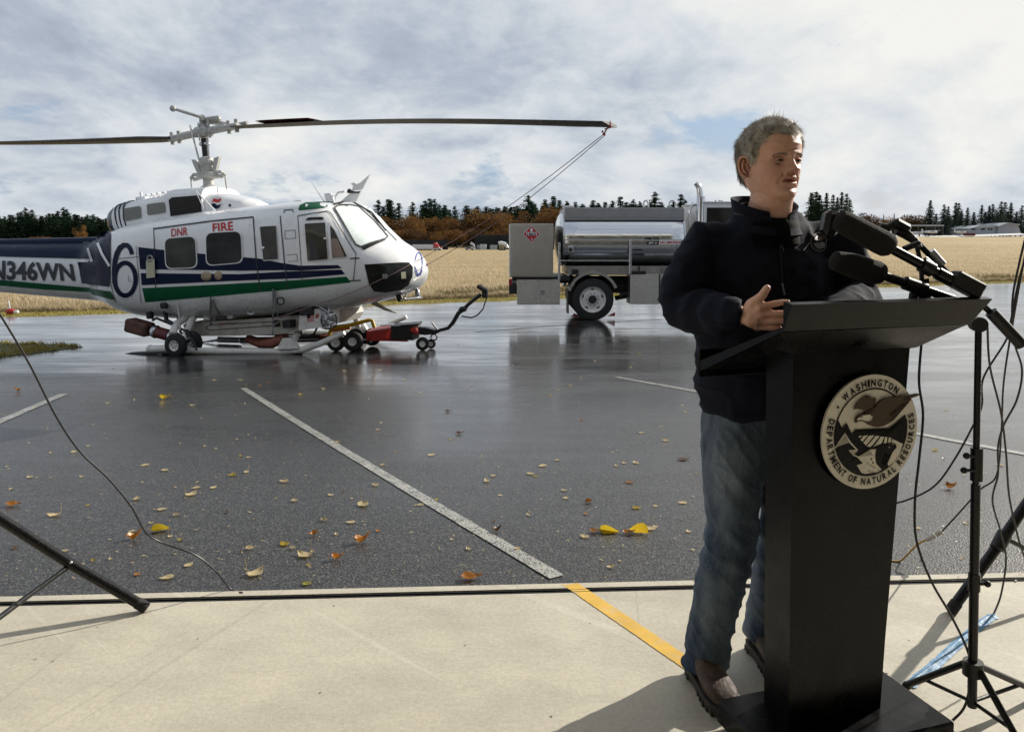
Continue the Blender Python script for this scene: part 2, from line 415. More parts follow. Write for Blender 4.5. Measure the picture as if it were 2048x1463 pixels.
marking('white_parking_line', [(1232, 754), (1405, 785), (1850, 870), (2300, 955)], .09, m_line)
marking('white_parking_line', [(-120, 893), (127, 788)], .095, m_line)
m_yel = pm('yellow_floor_paint', (.78, .48, .07), .5, var=.2, vscale=6, wear=((.55, .5, .4), 16, .7))
marking('yellow_floor_line', [(1136, 1169), (1393, 1339)], .066, m_yel, zo=.002, ragged=.004)
# long thin seam across the far apron, and crack
m_seam = pm('tar_seam', (.006, .006, .006), .35)
marking('tar_seam', [(1560, 616), (1700, 612), (2048, 609), (2300, 606)], .05, m_seam, nseg=40, ragged=.03)
marking('tar_seam', [(950, 664), (1100, 652), (1290, 640), (1400, 636)], .05, m_seam, nseg=40, ragged=.05)
# mossy patch breaking the apron at the left
m_moss = pm('mossy_ground', (.13, .12, .05), .95, var=.6, vscale=5, bump=1, bscale=30, wear=((.12, .10, .08), 3, .9))
mb = MB(); ring = [(-60, 684), (0, 684), (60, 687), (110, 688), (150, 691), (168, 694), (120, 700), (60, 708), (0, 714), (-60, 722)]
rg = [G(*p) for p in ring]; ce = sum(rg, Vector()) / len(rg)
vs = [(ce.x, ce.y, gz(ce.x, ce.y) + .02)]; fs = []; nR = 5; dens_ = []
for p, q in zip(rg, rg[1:] + rg[:1]):
    for k in range(6): dens_.append(p.lerp(q, k / 6))
for r_ in range(1, nR + 1):
    for p in dens_:
        q = ce.lerp(p, r_ / nR * (1 + (.07 * noise.noise(Vector((p.x * 4, p.y * 4, 0))) if r_ == nR else 0)))
        vs.append((q.x, q.y, gz(q.x, q.y) + (.018 * (1 - (r_ / nR) ** 3) + .010 * noise.noise(Vector((q.x * 6, q.y * 6, 1))) if r_ < nR else .004)))
N_ = len(dens_)
for k in range(N_): fs.append((0, 1 + k, 1 + (k + 1) % N_))
for r_ in range(nR - 1):
    for k in range(N_): fs.append((1 + r_ * N_ + k, 1 + (r_ + 1) * N_ + k, 1 + (r_ + 1) * N_ + (k + 1) % N_, 1 + r_ * N_ + (k + 1) % N_))
o = MB().add(vs, fs).build('mossy_patch', m_moss); o['kind'] = 'structure'

# grass blades (nobody could count them)
def blade_material(name, stops, tr=.3):
    m, t = mat_nodes(name)
    at = t('ShaderNodeAttribute', attribute_name='tint').outputs['Fac']
    c = t.ramp(at, stops)
    d = t('ShaderNodeBsdfDiffuse', {0: c}); tl = t('ShaderNodeBsdfTranslucent', {0: c})
    mx = t('ShaderNodeMixShader', {0: tr, 1: d.outputs[0], 2: tl.outputs[0]}); t('ShaderNodeOutputMaterial', {0: mx.outputs[0]}); return m
def blades(name, pos, hgt, wid, lean, tint, mat):
    n = len(pos); pos = np.asarray(pos); hgt = np.asarray(hgt)[:, None]; wid = np.asarray(wid)[:, None]
    an = rng.uniform(0, 2 * np.pi, n); side = np.stack([np.cos(an), np.sin(an), np.zeros(n)], 1)
    la = rng.uniform(0, 2 * np.pi, n); ln = np.stack([np.cos(la), np.sin(la), np.zeros(n)], 1) * (lean * rng.uniform(.2, 1, n)[:, None]) * hgt
    ln[:, 0] -= lean * .5 * hgt[:, 0]
    up = np.array([0, 0, 1.0])
    v0 = pos - side * wid / 2; v1 = pos + side * wid / 2
    v2 = pos + up * hgt * .6 + ln * .4 + side * wid * .3; v3 = pos + up * hgt + ln
    V = np.stack([v0, v1, v2, v3], 1).reshape(-1, 3)
    b_ = np.arange(n) * 4
    F = np.stack([b_, b_ + 1, b_ + 2, b_, b_ + 2, b_ + 3], 1).reshape(-1, 3)
    me = bpy.data.meshes.new(name); me.vertices.add(len(V)); me.vertices.foreach_set('co', V.ravel())
    me.loops.add(F.size); me.loops.foreach_set('vertex_index', F.ravel().astype(np.int32))
    me.polygons.add(len(F)); me.polygons.foreach_set('loop_start', np.arange(0, F.size, 3, dtype=np.int32))
    me.update(calc_edges=True); me.validate()
    at = me.attributes.new('tint', 'FLOAT', 'POINT'); at.data.foreach_set('value', np.repeat(tint, 4))
    o = link(name, me, mat); o['kind'] = 'stuff'; return o
gm = blade_material('dry_blades', [(0, (.14, .12, .06)), (.3, (.34, .27, .17)), (.6, (.52, .43, .28)), (1, (.70, .61, .45))])
pos = []; hg = []; tn = []
N = 190000
U = rng.uniform(-.85, .82, N); D = rng.uniform(0, 1, N) ** 2.3 * 110 + 2.0
for u, d in zip(U, D):
    y = 22 + 30 * 0; x = u * 24
    for _ in range(3): y = float(np.interp(x, rx, ry)) + d; x = u * y
    cl = noise.noise(Vector((x * .35, y * .35, 0))); cl2 = noise.noise(Vector((x * 1.3, y * 1.3, 4)))
    if cl2 < -.25 and rng.random() < .6: continue
    scrub = (u > -.1) and 2.2 < d < 6.5
    h = (.26 + .16 * cl + .1 * cl2 + .1 * rng.random()) * (1.25 if d < 8 else .85) * (1 - .55 * min(1, d / 60))
    pos.append((x, y, gz(x, y) - .05)); hg.append(max(.1, h))
    tn.append(min(1, max(0, .62 + .3 * cl + .25 * cl2 + rng.normal(0, .08) - (.5 if scrub and cl + cl2 < .35 else 0))))
hg = np.array(hg) * .66; pos = np.array(pos)
blades('dry_grass', pos, hg, .007 + .0006 * pos[:, 1], .4, np.array(tn), gm)
vm = blade_material('verge_blades', [(0, (.11, .10, .025)), (.5, (.29, .25, .07)), (1, (.48, .40, .17))])
pos = []; N = 26000
for i in range(N):
    u = rng.uniform(-.85, .82); d = rng.uniform(.05, 2.6); x = u * 24
    for _ in range(3): y = road_y(x) + d; x = u * y
    pos.append((x, y, gz(x, y) - .04))
for i in range(3000):
    k = rng.integers(0, N_); q = ce.lerp(dens_[k].lerp(dens_[(k + 1) % N_], rng.random()), math.sqrt(rng.random()) * .97)
    if noise.noise(Vector((q.x * 3, q.y * 3, 2))) > -.05: pos.append((q.x, q.y, gz(q.x, q.y) + .0))
pos = np.array(pos); n = len(pos)
blades('verge_grass', pos, rng.uniform(.03, .08, n), .008 + .0006 * pos[:, 1], .5, np.clip(rng.normal(.55, .22, n), 0, 1), vm)

# unseen hangar shell, added behind and above the camera to shade near sides
m_hw = pm('bounce_wall_sheet', (.80, .80, .78), .7, var=.1);  # pale, so the added walls bounce light onto the speaker
for nm, c_, d_ in (('added_hangar_wall', (-9.1, -3.0, 2.9), (.2, 12.4, 5.8)), ('added_hangar_wall', (9.1, -3.0, 2.9), (.2, 12.4, 5.8)), ('added_hangar_wall', (0, -9.1, 2.9), (18.4, .2, 5.8)), ('added_hangar_roof', (0, -3.0, 5.95), (18.6, 12.6, .2)), ('added_hangar_lintel', (0, 2.9, 5.2), (18.4, .2, 1.3))):
    o = MB().box(c_, d_).build(nm, m_hw, smooth=False); o['kind'] = 'structure'
# ================================================================== HELICOPTER
PSI, PT = R(14), R(4.0)
hx_ = Vector((math.cos(PSI) * math.cos(PT), -math.sin(PSI) * math.cos(PT), math.sin(PT)))
hy_ = Vector((math.sin(PSI), math.cos(PSI), 0)); hz_ = hx_.cross(hy_)
HO = PY(433, 262, 13.0); HO.z = -.32
HM = Matrix((( *[hx_.x, hy_.x, hz_.x], HO.x), (*[hx_.y, hy_.y, hz_.y], HO.y), (*[hx_.z, hy_.z, hz_.z], HO.z), (0, 0, 0, 1)))
HI = HM.inverted(); HR = np.array(HI.to_3x3()); HC = np.array(HI @ Vector((0, 0, EYE)))
heli = empty('helicopter', mat=HM, label='white, navy and green fire helicopter parked on its skids on the wet apron', cat='helicopter')
def hray(px, py): return HR @ ray(px, py)
def HP(px, py, yl):
    """point of the helicopter's own frame on its plane y = yl"""
    d = hray(px, py); t = (yl - HC[1]) / d[1]; return Vector(HC + d * t)
def HG(px, py):
    """ground point under a pixel in helicopter frame"""
    return HI @ G(px, py)
class Loft:
    """body of superellipse sections along x; the same numbers make the mesh and the surface test"""
    def __init__(s, st, n=90, sm=3):
        st = np.array(st, float); X = st[:, 0]
        s.x = np.linspace(X[0], X[-1], n) if sm else X
        s.p = np.stack([np.interp(s.x, X, st[:, k]) for k in range(1, st.shape[1])], 1)   # zb, zt, w, n, yc
        for _ in range(sm):
            q = s.p.copy(); q[1:-1] = (s.p[:-2] + 2 * s.p[1:-1] + s.p[2:]) / 4; s.p = q
    def par(s, x): return [np.interp(x, s.x, s.p[:, k]) for k in range(s.p.shape[1])]
    def F(s, x, y, z):
        zb, zt, w, n, yc = s.par(x); zc = (zb + zt) / 2; h = np.maximum((zt - zb) / 2, 1e-4)
        v = (np.abs((y - yc) / np.maximum(w, 1e-4)) ** n + np.abs((z - zc) / h) ** n) ** (1 / n) - 1
        return np.where((x < s.x[0]) | (x > s.x[-1]), 1.0, v)
    def hit(s, px, py, off=.004):
        d = hray(px, py); d = d / np.linalg.norm(d); t = np.linspace(8.0, 17.5, 480)
        P_ = HC[None] + d[None] * t[:, None]; f = s.F(P_[:, 0], P_[:, 1], P_[:, 2]); i = np.argmax(f < 0)
        if f[i] >= 0: i = int(np.argmin(f)); a = b = t[i]
        else: a, b = t[max(0, i - 1)], t[i]
        for _ in range(18):
            m = (a + b) / 2; q = HC + d * m
            if float(s.F(q[0], q[1], q[2])) < 0: b = m
            else: a = m
        q = HC + d * b; e = .004
        g = np.array([float(s.F(q[0] + e, q[1], q[2]) - s.F(q[0] - e, q[1], q[2])), float(s.F(q[0], q[1] + e, q[2]) - s.F(q[0], q[1] - e, q[2])), float(s.F(q[0], q[1], q[2] + e) - s.F(q[0], q[1], q[2] - e))])
        g /= (np.linalg.norm(g) + 1e-9)
        return Vector(q + g * off)
    def mesh(s, name, mat, parent, seg=56):
        vs = []; fs = []
        for x, (zb, zt, w, n, yc) in zip(s.x, s.p):
            zc = (zb + zt) / 2; h = (zt - zb) / 2
            for k in range(seg):
                a = 2 * math.pi * k / seg; c, s_ = math.cos(a), math.sin(a)
                vs.append((x, yc + w * math.copysign(abs(c) ** (2 / n), c), zc + h * math.copysign(abs(s_) ** (2 / n), s_)))
        N = len(s.x)
        for i in range(N - 1):
            for k in range(seg): fs.append((i * seg + k, i * seg + (k + 1) % seg, (i + 1) * seg + (k + 1) % seg, (i + 1) * seg + k))
        fs.append(tuple(range(seg - 1, -1, -1))); fs.append(tuple(range((N - 1) * seg, N * seg)))
        return MB().add(vs, fs).build(name, mat, parent, angle=50)
fus = Loft([(-2.42, .89, 1.95, .45, 2.6, 0), (-2.2, .85, 1.98, .54, 2.6, 0), (-1.9, .77, 2.04, .74, 2.9, 0), (-1.55, .67, 2.12, .98, 3.2, 0), (-1.1, .58, 2.20, 1.13, 3.4, 0), (-.5, .52, 2.25, 1.2, 3.6, 0), (.3, .49, 2.28, 1.22, 3.8, 0),
            (1.2, .49, 2.29, 1.22, 3.8, 0), (1.9, .52, 2.29, 1.21, 3.8, 0), (2.3, .54, 2.28, 1.19, 4.0, 0), (2.55, .52, 2.23, 1.16, 3.8, 0), (2.75, .56, 2.10, 1.12, 3.4, 0), (3.0, .60, 1.86, 1.05, 3.0, 0), (3.25, .65, 1.63, .94, 2.7, 0), (3.45, .70, 1.52, .80, 2.5, 0), (3.6, .76, 1.42, .64, 2.3, 0), (3.73, .84, 1.29, .44, 2.2, 0), (3.80, .93, 1.18, .24, 2.1, 0), (3.83, 1.0, 1.10, .08, 2, 0)], 130, 3)
fus.mesh('fuselage', M_WHITE, heli)
boom = Loft([(-8.6, 1.62, 2.25, .2, 2.4, 0), (-4.7, 1.17, 2.07, .34, 2.6, 0), (-2.38, .89, 1.93, .45, 2.8, 0)], 40, 1)
boom.mesh('tail_boom', M_WHITE, heli, 40)
cowl = Loft([(-1.75, 2.0, 2.56, .34, 2.4, 0), (-1.4, 1.95, 2.60, .46, 2.8, 0), (-1.1, 1.95, 2.62, .50, 3, 0), (-.6, 2.0, 2.66, .54, 3.4, 0), (-.45, 2.05, 2.72, .56, 3.6, 0), (.24, 2.1, 2.70, .56, 3.6, 0)], 60, 1)
cowl.mesh('engine_cowling', M_WHITE, heli, 40)
dog = Loft([(.20, 2.0, 2.62, .50, 3, 0), (.5, 2.0, 2.56, .47, 2.8, 0), (.85, 2.0, 2.46, .40, 2.6, 0), (1.05, 2.0, 2.36, .28, 2.4, 0), (1.15, 2.05, 2.27, .12, 2.2, 0)], 40, 2)
dog.mesh('transmission_fairing', M_WHITE, heli, 40)
# curved rounded roof shoulder along the engine deck
def grid_cut(bm, step):
    xs = [v.co.x for v in bm.verts]; ys = [v.co.y for v in bm.verts]
    for ax, lo, hi in ((0, min(xs), max(xs)), (1, min(ys), max(ys))):
        c = lo + step
        while c < hi:
            n = Vector((1, 0, 0)) if ax == 0 else Vector((0, 1, 0)); p = Vector((c, 0, 0)) if ax == 0 else Vector((0, c, 0))
            bmesh.ops.bisect_plane(bm, geom=bm.verts[:] + bm.edges[:] + bm.faces[:], plane_co=p, plane_no=n, dist=1e-6); c += step
def patch(name, polys, mat, surf, parent=heli, off=.004, step=14, rim=0.0, fn=None, stuff=False):
    """polys traced in the photograph are laid on the body's real surface; rim gives them a raised edge"""
    bm = bmesh.new()
    if polys and not isinstance(polys[0][0], (tuple, list)): polys = [polys]
    for pl in polys:
        if len(pl) > 2:
            vs = [bm.verts.new((x, y, 0)) for x, y in pl]; bm.faces.new(vs)
    bmesh.ops.triangulate(bm, faces=[f for f in bm.faces if len(f.verts) > 4])
    grid_cut(bm, step)
    for v in bm.verts:
        v.co = (fn or surf.hit)(v.co.x, v.co.y, off)
    me = bpy.data.meshes.new(name)
    for f in bm.faces: f.smooth = True
    bmesh.ops.recalc_face_normals(bm, faces=bm.faces)
    bm.to_mesh(me); bm.free()
    o = link(name, me, mat, parent)
    if stuff: o['kind'] = 'stuff'
    return o
def band(pts, w):
    """closed polygon quads around a pixel polyline"""
    out = []
    for a, b in zip(pts, pts[1:]):
        dx, dy = b[0] - a[0], b[1] - a[1]; L_ = math.hypot(dx, dy) or 1; nx, ny = -dy / L_ * w / 2, dx / L_ * w / 2
        out.append([(a[0] + nx, a[1] + ny), (b[0] + nx, b[1] + ny), (b[0] - nx, b[1] - ny), (a[0] - nx, a[1] - ny)])
    return out
def rrect(q, r=.18, n=5):
    """rounded quad in pixel space; q = 4 corners clockwise"""
    out = []
    for i in range(4):
        p, a, b = Vector(q[i]), Vector(q[i - 1]), Vector(q[(i + 1) % 4])
        k = min((a - p).length, (b - p).length) * r; s_ = p + (a - p).normalized() * k; e = p + (b - p).normalized() * k
        for j in range(n + 1):
            t = j / n; out.append(tuple(s_.lerp(p, t).lerp(p.lerp(e, t), t)))
    return out
def text_mesh(s, bold=.0, cut=0):
    cu = bpy.data.curves.new('txt', 'FONT'); cu.body = s; cu.size = 1; cu.offset = bold; cu.resolution_u = 3
    o = bpy.data.objects.new('txt', cu); col.objects.link(o); dg = bpy.context.evaluated_depsgraph_get()
    me = bpy.data.meshes.new_from_object(o.evaluated_get(dg)); bpy.data.objects.remove(o); bpy.data.curves.remove(cu)
    bm = bmesh.new(); bm.from_mesh(me); bpy.data.meshes.remove(me)
    bmesh.ops.remove_doubles(bm, verts=bm.verts, dist=1e-5)
    xs = [v.co.x for v in bm.verts]; ys_ = [v.co.y for v in bm.verts]; a, b, c, d = min(xs), max(xs), min(ys_), max(ys_)
    for v in bm.verts: v.co.x = (v.co.x - a) / (b - a); v.co.y = (v.co.y - c) / (d - c)
    if cut: grid_cut(bm, 1 / cut)
    return bm
def lettering(name, s, quad, mat, fn, parent, bold=.0, cut=6, off=.008):
    """quad: lower-left, lower-right, upper-right, upper-left pixels; fn maps pixel to surface"""
    bm = text_mesh(s, bold, cut); q = [Vector(p) for p in quad]
    for v in bm.verts:
        u, w_ = v.co.x, v.co.y; p = q[0].lerp(q[1], u).lerp(q[3].lerp(q[2], u), w_); v.co = fn(p.x, p.y, off)
    me = bpy.data.meshes.new(name); bm.to_mesh(me); bm.free()
    return link(name, me, mat, parent)
def both(x, y, off=.014):
    a, b_ = fus.hit(x, y, off), boom.hit(x, y, off); fa = abs(float(fus.F(*[np.float64(q) for q in (a - Vector((0, 0, 0)))])) ) if False else 0
    ca = Vector(HC); ok_a = float(fus.F(a.x, a.y, a.z)) < .12; ok_b = float(boom.F(b_.x, b_.y, b_.z)) < .12
    if ok_a and ok_b: return a if (a - ca).length < (b_ - ca).length else b_
    return a if ok_a else b_
fh = fus.hit; bh = boom.hit; ch = cowl.hit; dh = dog.hit
# stripes along the body
patch('navy_stripe', [[(277, 494), (330, 500), (411, 508), (486, 514), (520, 517), (560, 525), (600, 531), (676, 530), (684, 536), (600, 541), (560, 540), (480, 541), (281, 538)]], M_NAVY, fus, off=.008, step=9)
patch('navy_stripe', [[(282, 546), (480, 548), (570, 543), (683, 539), (690, 548), (600, 556), (520, 559), (430, 563), (284, 570)]], M_NAVY, fus, off=.008, step=9)
patch('green_stripe', [[(285, 576), (430, 569), (560, 562), (693, 553), (702, 564), (560, 580), (430, 592), (291, 604)]], M_GREEN, fus, off=.008, step=9)
patch('green_roof_panel', [[(597, 420), (600, 411), (612, 405.5), (660, 403.5), (668, 405.5), (650, 416), (600, 421)]], M_GREEN, fus, off=.01)
# tail boom livery
patch('navy_boom_panel', [[(-60, 487), (0, 486), (190, 483), (190, 518), (0, 513), (-60, 513)]], M_NAVY, None, fn=both, off=.015, step=7)
patch('navy_boom_panel', [[(157, 524), (176, 524), (181, 567), (165, 566)]], M_NAVY, None, fn=both, off=.016, step=6)
patch('green_boom_stripe', [[(-60, 558), (0, 559), (90, 567), (181, 575), (181, 583), (90, 578), (0, 570), (-60, 565)]], M_GREEN, None, fn=both, off=.015, step=7)
patch('navy_root_panel', [[(182, 488), (205, 466), (222, 462), (222, 515), (220, 573), (176, 568), (173, 527), (182, 519), (186, 519)]], M_NAVY, None, fn=both, off=.016, step=5)
patch('green_root_stripe', [[(176, 576), (222, 582), (230, 599), (186, 588)]], M_GREEN, None, fn=both, off=.016, step=5)
patch('white_root_stripe', band([(178, 497), (187, 523)], 5) + band([(198, 487), (207, 508), (222, 532)], 5), M_WHITE, None, fn=both, off=.026, step=5)
for q in ([(149, 486), (154, 486)],): pass
lettering('registration_lettering', 'N346WN', [(-18, 559), (152, 562), (146, 527), (-16, 519)], M_TEXTB, lambda x, y, o: both(x, y, .016), heli, bold=.03)
# big 6 on the cabin rear: thick ring strokes
def arc(cx, cy, rx_, ry_, a0, a1, n=26): return [(cx + rx_ * math.cos(R(a0 + (a1 - a0) * i / n)), cy + ry_ * math.sin(R(a0 + (a1 - a0) * i / n))) for i in range(n + 1)]
def stroke_ring(name, outer, inner, mat, surf, off=.009):
    polys = [[outer[i], outer[i + 1], inner[i + 1], inner[i]] for i in range(len(outer) - 1)]
    return patch(name, polys, mat, surf, off=off, step=40)
n6 = 40
oc = arc(251, 558, 25.5, 37, -180, 180, n6); ic = arc(251, 558, 16.5, 28, -180, 180, n6)
stroke_ring('numeral_six', oc, ic, M_NAVY, fus)
hook_o = [(225.5, 566), (224.5, 545), (226, 522), (230, 505), (237, 492), (247, 485.5), (257, 486), (264, 493), (269, 507)]
hook_i = [(235, 566), (234, 545), (235, 525), (239, 510), (244, 500), (250, 495), (255, 496), (258.5, 501), (261, 509.5)]
stroke_ring('numeral_six', hook_o, hook_i, M_NAVY, fus, off=.011)
lettering('red_lettering', 'DNR', [(343, 473.5), (376, 471), (376, 454), (343, 458)], M_RED, fh, heli, bold=.014)
lettering('red_lettering', 'FIRE', [(426, 464), (467, 460.5), (466, 443), (425, 447.5)], M_RED, fh, heli, bold=.020)
# seams, doors
seams = band([(308, 456), (309, 476), (313, 600)], 1.6) + band([(308, 458), (420, 443), (507, 434.5)], 2.4) + band([(507, 434.5), (513, 520), (521, 582)], 2.2) + \
    band([(561, 432), (569, 520), (576, 576)], 2.0) + band([(596, 432), (605, 560)], 1.2) + band([(596, 432), (655, 423), (662, 428), (712, 508), (707, 560)], 1.6) + \
    band([(220, 519), (300, 511)], 1.0) + band([(273, 492), (283, 606)], 1.0) + band([(222, 470), (221, 560), (232, 604)], 1.2) + band([(258, 551), (258, 562), (266, 563)], .8) + \
    band([(570, 462), (591, 460), (592, 476), (571, 478), (570, 462)], .9) + band([(574, 510), (594, 508), (596, 521), (576, 523)], .9) + band([(700, 517), (719, 516)], 2.4) + band([(700, 561), (722, 560)], 2.2) + band([(568, 427), (569, 421), (586, 420), (587, 426)], 1.6)
patch('panel_seams', seams, M_LINE, fus, off=.012, step=30, stuff=True)
# windows: frame + pane each
def window(q, r=.2, mat=None, surf=fus, grow=3.2, fr=True, name='window'):
    c = sum((Vector(p) for p in q), Vector((0, 0))) / len(q)
    gq = [tuple(c + (Vector(p) - c) * (1 + grow / (Vector(p) - c).length)) for p in q]
    o = patch(name, rrect(gq, r) if fr else rrect(q, r), M_WHITE if fr else (mat or M_GLASSD), surf, off=.012)
    if fr: patch('pane', rrect(q, r), mat or M_GLASSD, surf, parent=o, off=.019)
    return o
M_COVERW = pm('window_with_drawn_cover', (.045, .045, .034), .10, var=.5, vscale=3, spec=.25)
M_GLASSF = pm('see_through_tint', (.06, .058, .045), .08, var=.45, vscale=2.5, spec=.25)
window([(331, 478), (391, 473), (394, 534), (334, 536)], .22, M_COVERW)
window([(413, 467), (482, 463), (485, 524), (415, 530)], .22, M_GLASSD)
window([(521, 454), (553, 452), (557, 518), (528, 520)], .06, M_GLASSF, grow=2)
window([(610, 448), (650, 446), (656, 518), (616, 522)], .05, M_GLASSF, grow=2)
window([(660, 451), (669, 462), (694, 513), (664, 515)], .06, M_GLASSF, grow=2)
window([(611, 441), (617, 436), (645, 435), (648, 440)], .3, M_GLASSD, grow=1.5)
# seats seen behind the cockpit glass
seatm = pm('tan_seat', (.30, .22, .18), .7, var=.2)
patch('crew_seat', [[(665, 514), (661, 480), (667, 477), (675, 479), (690, 513)]], seatm, fus, off=.0205, step=10)
patch('crew_seat', [[(617, 480), (624, 478), (634, 496), (640, 519), (622, 520)]], pm('grey_seat', (.05, .05, .055), .8), fus, off=.0205, step=10)
patch('door_post', band([(657, 447), (663, 519)], 4.2), M_WHITE, fus, off=.024)
patch('door_handle', band([(524, 495), (531, 495)], 4), M_STEEL, fus, off=.034); patch('door_handle', band([(648, 477), (654, 477)], 4), M_STEEL, fus, off=.034)
# chin window and nose
def hexa(pts): return pts
patch('chin_window', [[(729, 529), (760, 527), (800, 525), (818, 524.5), (825, 534), (824, 553), (816, 570), (800, 579), (770, 584), (748, 582), (738, 568)]], M_GLASSD, fus, off=.01, step=8)
patch('instrument_box', [[(801, 544), (810, 543), (811, 556), (802, 557)]], M_BEIGE, fus, off=.016)
patch('instrument_box', [[(764, 548), (774, 547), (775, 556), (765, 557)]], pm('grey_box', (.25, .25, .25), .6), fus, off=.016)
patch('nose_number', [[a, b, c, d] for a, b, c, d in zip(arc(837, 528, 8, 24, 0, 360, 22)[:-1], arc(837, 528, 8, 24, 0, 360, 22)[1:], arc(837, 527, 6.2, 20.5, 0, 360, 22)[1:], arc(837, 527, 6.2, 20.5, 0, 360, 22)[:-1])], pm('blue_paint', (.02, .06, .32), .3), fus, off=.01)
ws = patch('windscreen', [[(668, 417), (676, 412), (700, 411), (716, 414), (745, 440), (775, 474), (769, 479), (740, 487), (721, 493), (712, 489), (704, 478), (685, 445)]], M_SHADE, fus, off=.014, step=6)
patch('windscreen_frame', band([(668, 417), (676, 412), (700, 411), (716, 414), (745, 440), (775, 474), (769, 479), (740, 487), (721, 494), (712, 490), (704, 478), (685, 445), (668, 417)], 2.6), M_LINE, fus, parent=ws, off=.018)
patch('windscreen_rubber', [[(722, 494), (745, 486), (770, 478), (770, 481), (748, 491), (727, 501)]], M_GLASSD, fus, off=.016)
ws2 = patch('windscreen', [[(724, 412), (735, 414), (760, 436), (798, 480), (794, 482), (752, 440)]], M_SHADE, fus, off=.014, step=6)
# engine deck details
window([(246, 418), (282, 412), (284, 436), (247, 443)], .2, pm('mesh_grille', (.20, .20, .18), .6, var=.3, vscale=60), cowl, grow=1, fr=False, name='cowling_grille')
window([(294, 409), (330, 404), (333, 425), (296, 431)], .2, MATS['mesh_grille'], cowl, grow=1, fr=False, name='cowling_grille')
intk = patch('air_intake', [[(338, 400), (345, 395), (396, 391), (402, 392), (404, 424), (342, 433)]], pm('intake_black', (.012, .010, .009), .8), cowl, off=.012)
for k in range(8):
    patch('louvre', band([(342 + k * .3, 401 + k * 3.9), (400, 394.5 + k * 3.9)], 1.1), pm('intake_rib', (.035, .03, .028), .6), cowl, parent=intk, off=.02)
for x0 in (217, 221, 229): pass
for xx in (-1.62, -1.50, -1.38):
    zb, zt, w_, n_, yc = cowl.par(xx); pts = []
    for k in range(-8, 25):
        a = math.pi * k / 16; c_, s_ = math.cos(a), math.sin(a)
        pts.append((xx - .06 * math.sin(a), (w_ + .006) * math.copysign(abs(c_) ** (2 / n_), c_), (zb + zt) / 2 + ((zt - zb) / 2 + .006) * math.copysign(abs(s_) ** (2 / n_), s_)))
    MB().tube(pts, .012, 6).build('cowling_band', M_NAVY, heli)
c0 = HP(221, 436, 0)
ex = MB(); ex.lathe((-1.62, 0, 2.28), (-1, 0, .02), [(0, .30), (.12, .31), (.26, .27), (.34, .22), (.34, .19), (.1, .17)], 28)
ex.build('exhaust_duct', pm('exhaust_cover', (.006, .012, .04), .2, coat=.5), heli)
MB().sphere((-1.38, 0, 2.62), .05, sc_=(1.6, .8, .8)).cyl((-1.38, 0, 2.62), (-1.38, 0, 2.76), .022).box((-1.36, 0, 2.645), (.2, .12, .06), bev=.01).build('beacon_mount', M_WHITE, heli)
for k in range(6): MB().box((-1.0 + k * .11, -.1, 2.655 + k * .004), (.05, .5, .03), bev=.012).build('cowling_vent', M_WHITE, heli)
for s_ in (1,):
    cc_ = dh(433, 407, .012)
badge = patch('door_badge', [arc(433, 406, 12.5, 12.5, 0, 342, 20)], pm('badge_white', (.7, .7, .7), .4), dog, off=.010)
patch('badge_mark', [[(424, 405), (428, 398), (436, 400), (444, 397), (440, 404), (435, 406), (430, 404)]], M_RED, dog, parent=badge, off=.016)
patch('badge_mark', [[(423, 408), (430, 407), (436, 411), (443, 408), (440, 415), (433, 418), (426, 415)]], M_NAVY, dog, parent=badge, off=.016)
patch('vent_hole', [arc(460, 411, 2.6, 2.8, 0, 330, 12)], M_TEXTB, dog, off=.012)
# ports & lamp on the side
mb = MB(); a = fh(304, 515, .02); b = fh(306, 536, .02)
lamp = patch('hanging_cover', [[(296, 521), (300, 518), (313, 518), (314, 554), (297, 556)]], M_BEIGE, fus, off=.045)
pc = fh(303, 517, .03); MB().torus(pc, (0, -1, .1), .045, .018, 20, 8).build('side_port', M_GREY, heli)
MB().sphere(fh(413, 552, .0), .10, 14, 8, (1, .35, .75)).build('fuel_fairing', pm('tan_putty', (.38, .30, .20), .6, var=.3, vscale=30), heli)
MB().sphere(fh(437, 551, .0), .09, 14, 8, (.8, .35, .8)).build('fuel_fairing', MATS['tan_putty'], heli)
riv = []
for (x0, y0, x1, y1, k) in ((390, 596, 500, 640, 150), (470, 590, 560, 625, 60), (610, 575, 700, 600, 70), (500, 436, 524, 460, 26), (300, 606, 380, 640, 40)):
    for _ in range(k):
        x = rng.uniform(x0, x1); y = rng.uniform(y0, y1) ; x = round(x / 5) * 5 + rng.uniform(-.4, .4); y = round(y / 4.5) * 4.5 + rng.uniform(-.3, .3)
        riv.append([(x - .55, y - .55), (x + .55, y - .55), (x + .55, y + .55), (x - .55, y + .55)])
patch('rivets', riv, pm('rivet_dark', (.2, .2, .2), .5), fus, off=.006, step=400, stuff=True)
# antennas and wire cutter
def hl(*p): return [HP(*q) for q in p]
MB().tube([HP(411, 424, -.6), HP(392, 384, -.75)], [.012, .006], 6).box(HP(434, 428, -.6), (.22, .08, .03), bev=.01).tube([HP(436, 428, -.6), HP(391, 381, -.7)], [.02, .008], 8).build('strut_antenna', M_WHITE, heli)
MB().tube([HP(649, 404, -.2), HP(623, 364, -.2)], [.012, .004], 6).build('whip_antenna', M_WHITE2, heli)
MB().plate([HP(*p, -.2) for p in ((648, 387), (661, 386), (669, 404), (652, 405))], (0, .03, 0)).build('blade_antenna', M_WHITE, heli)
wc = MB(); y_ = -.1
wc.plate([HP(*p, y_) for p in ((680, 404), (700, 386), (722, 381), (712, 404))], (0, .05, 0))
wc.plate([HP(*p, y_) for p in ((704, 381), (706, 371), (701, 367), (709, 365), (713, 368), (721, 365), (739, 349), (724, 379))], (0, .04, 0))
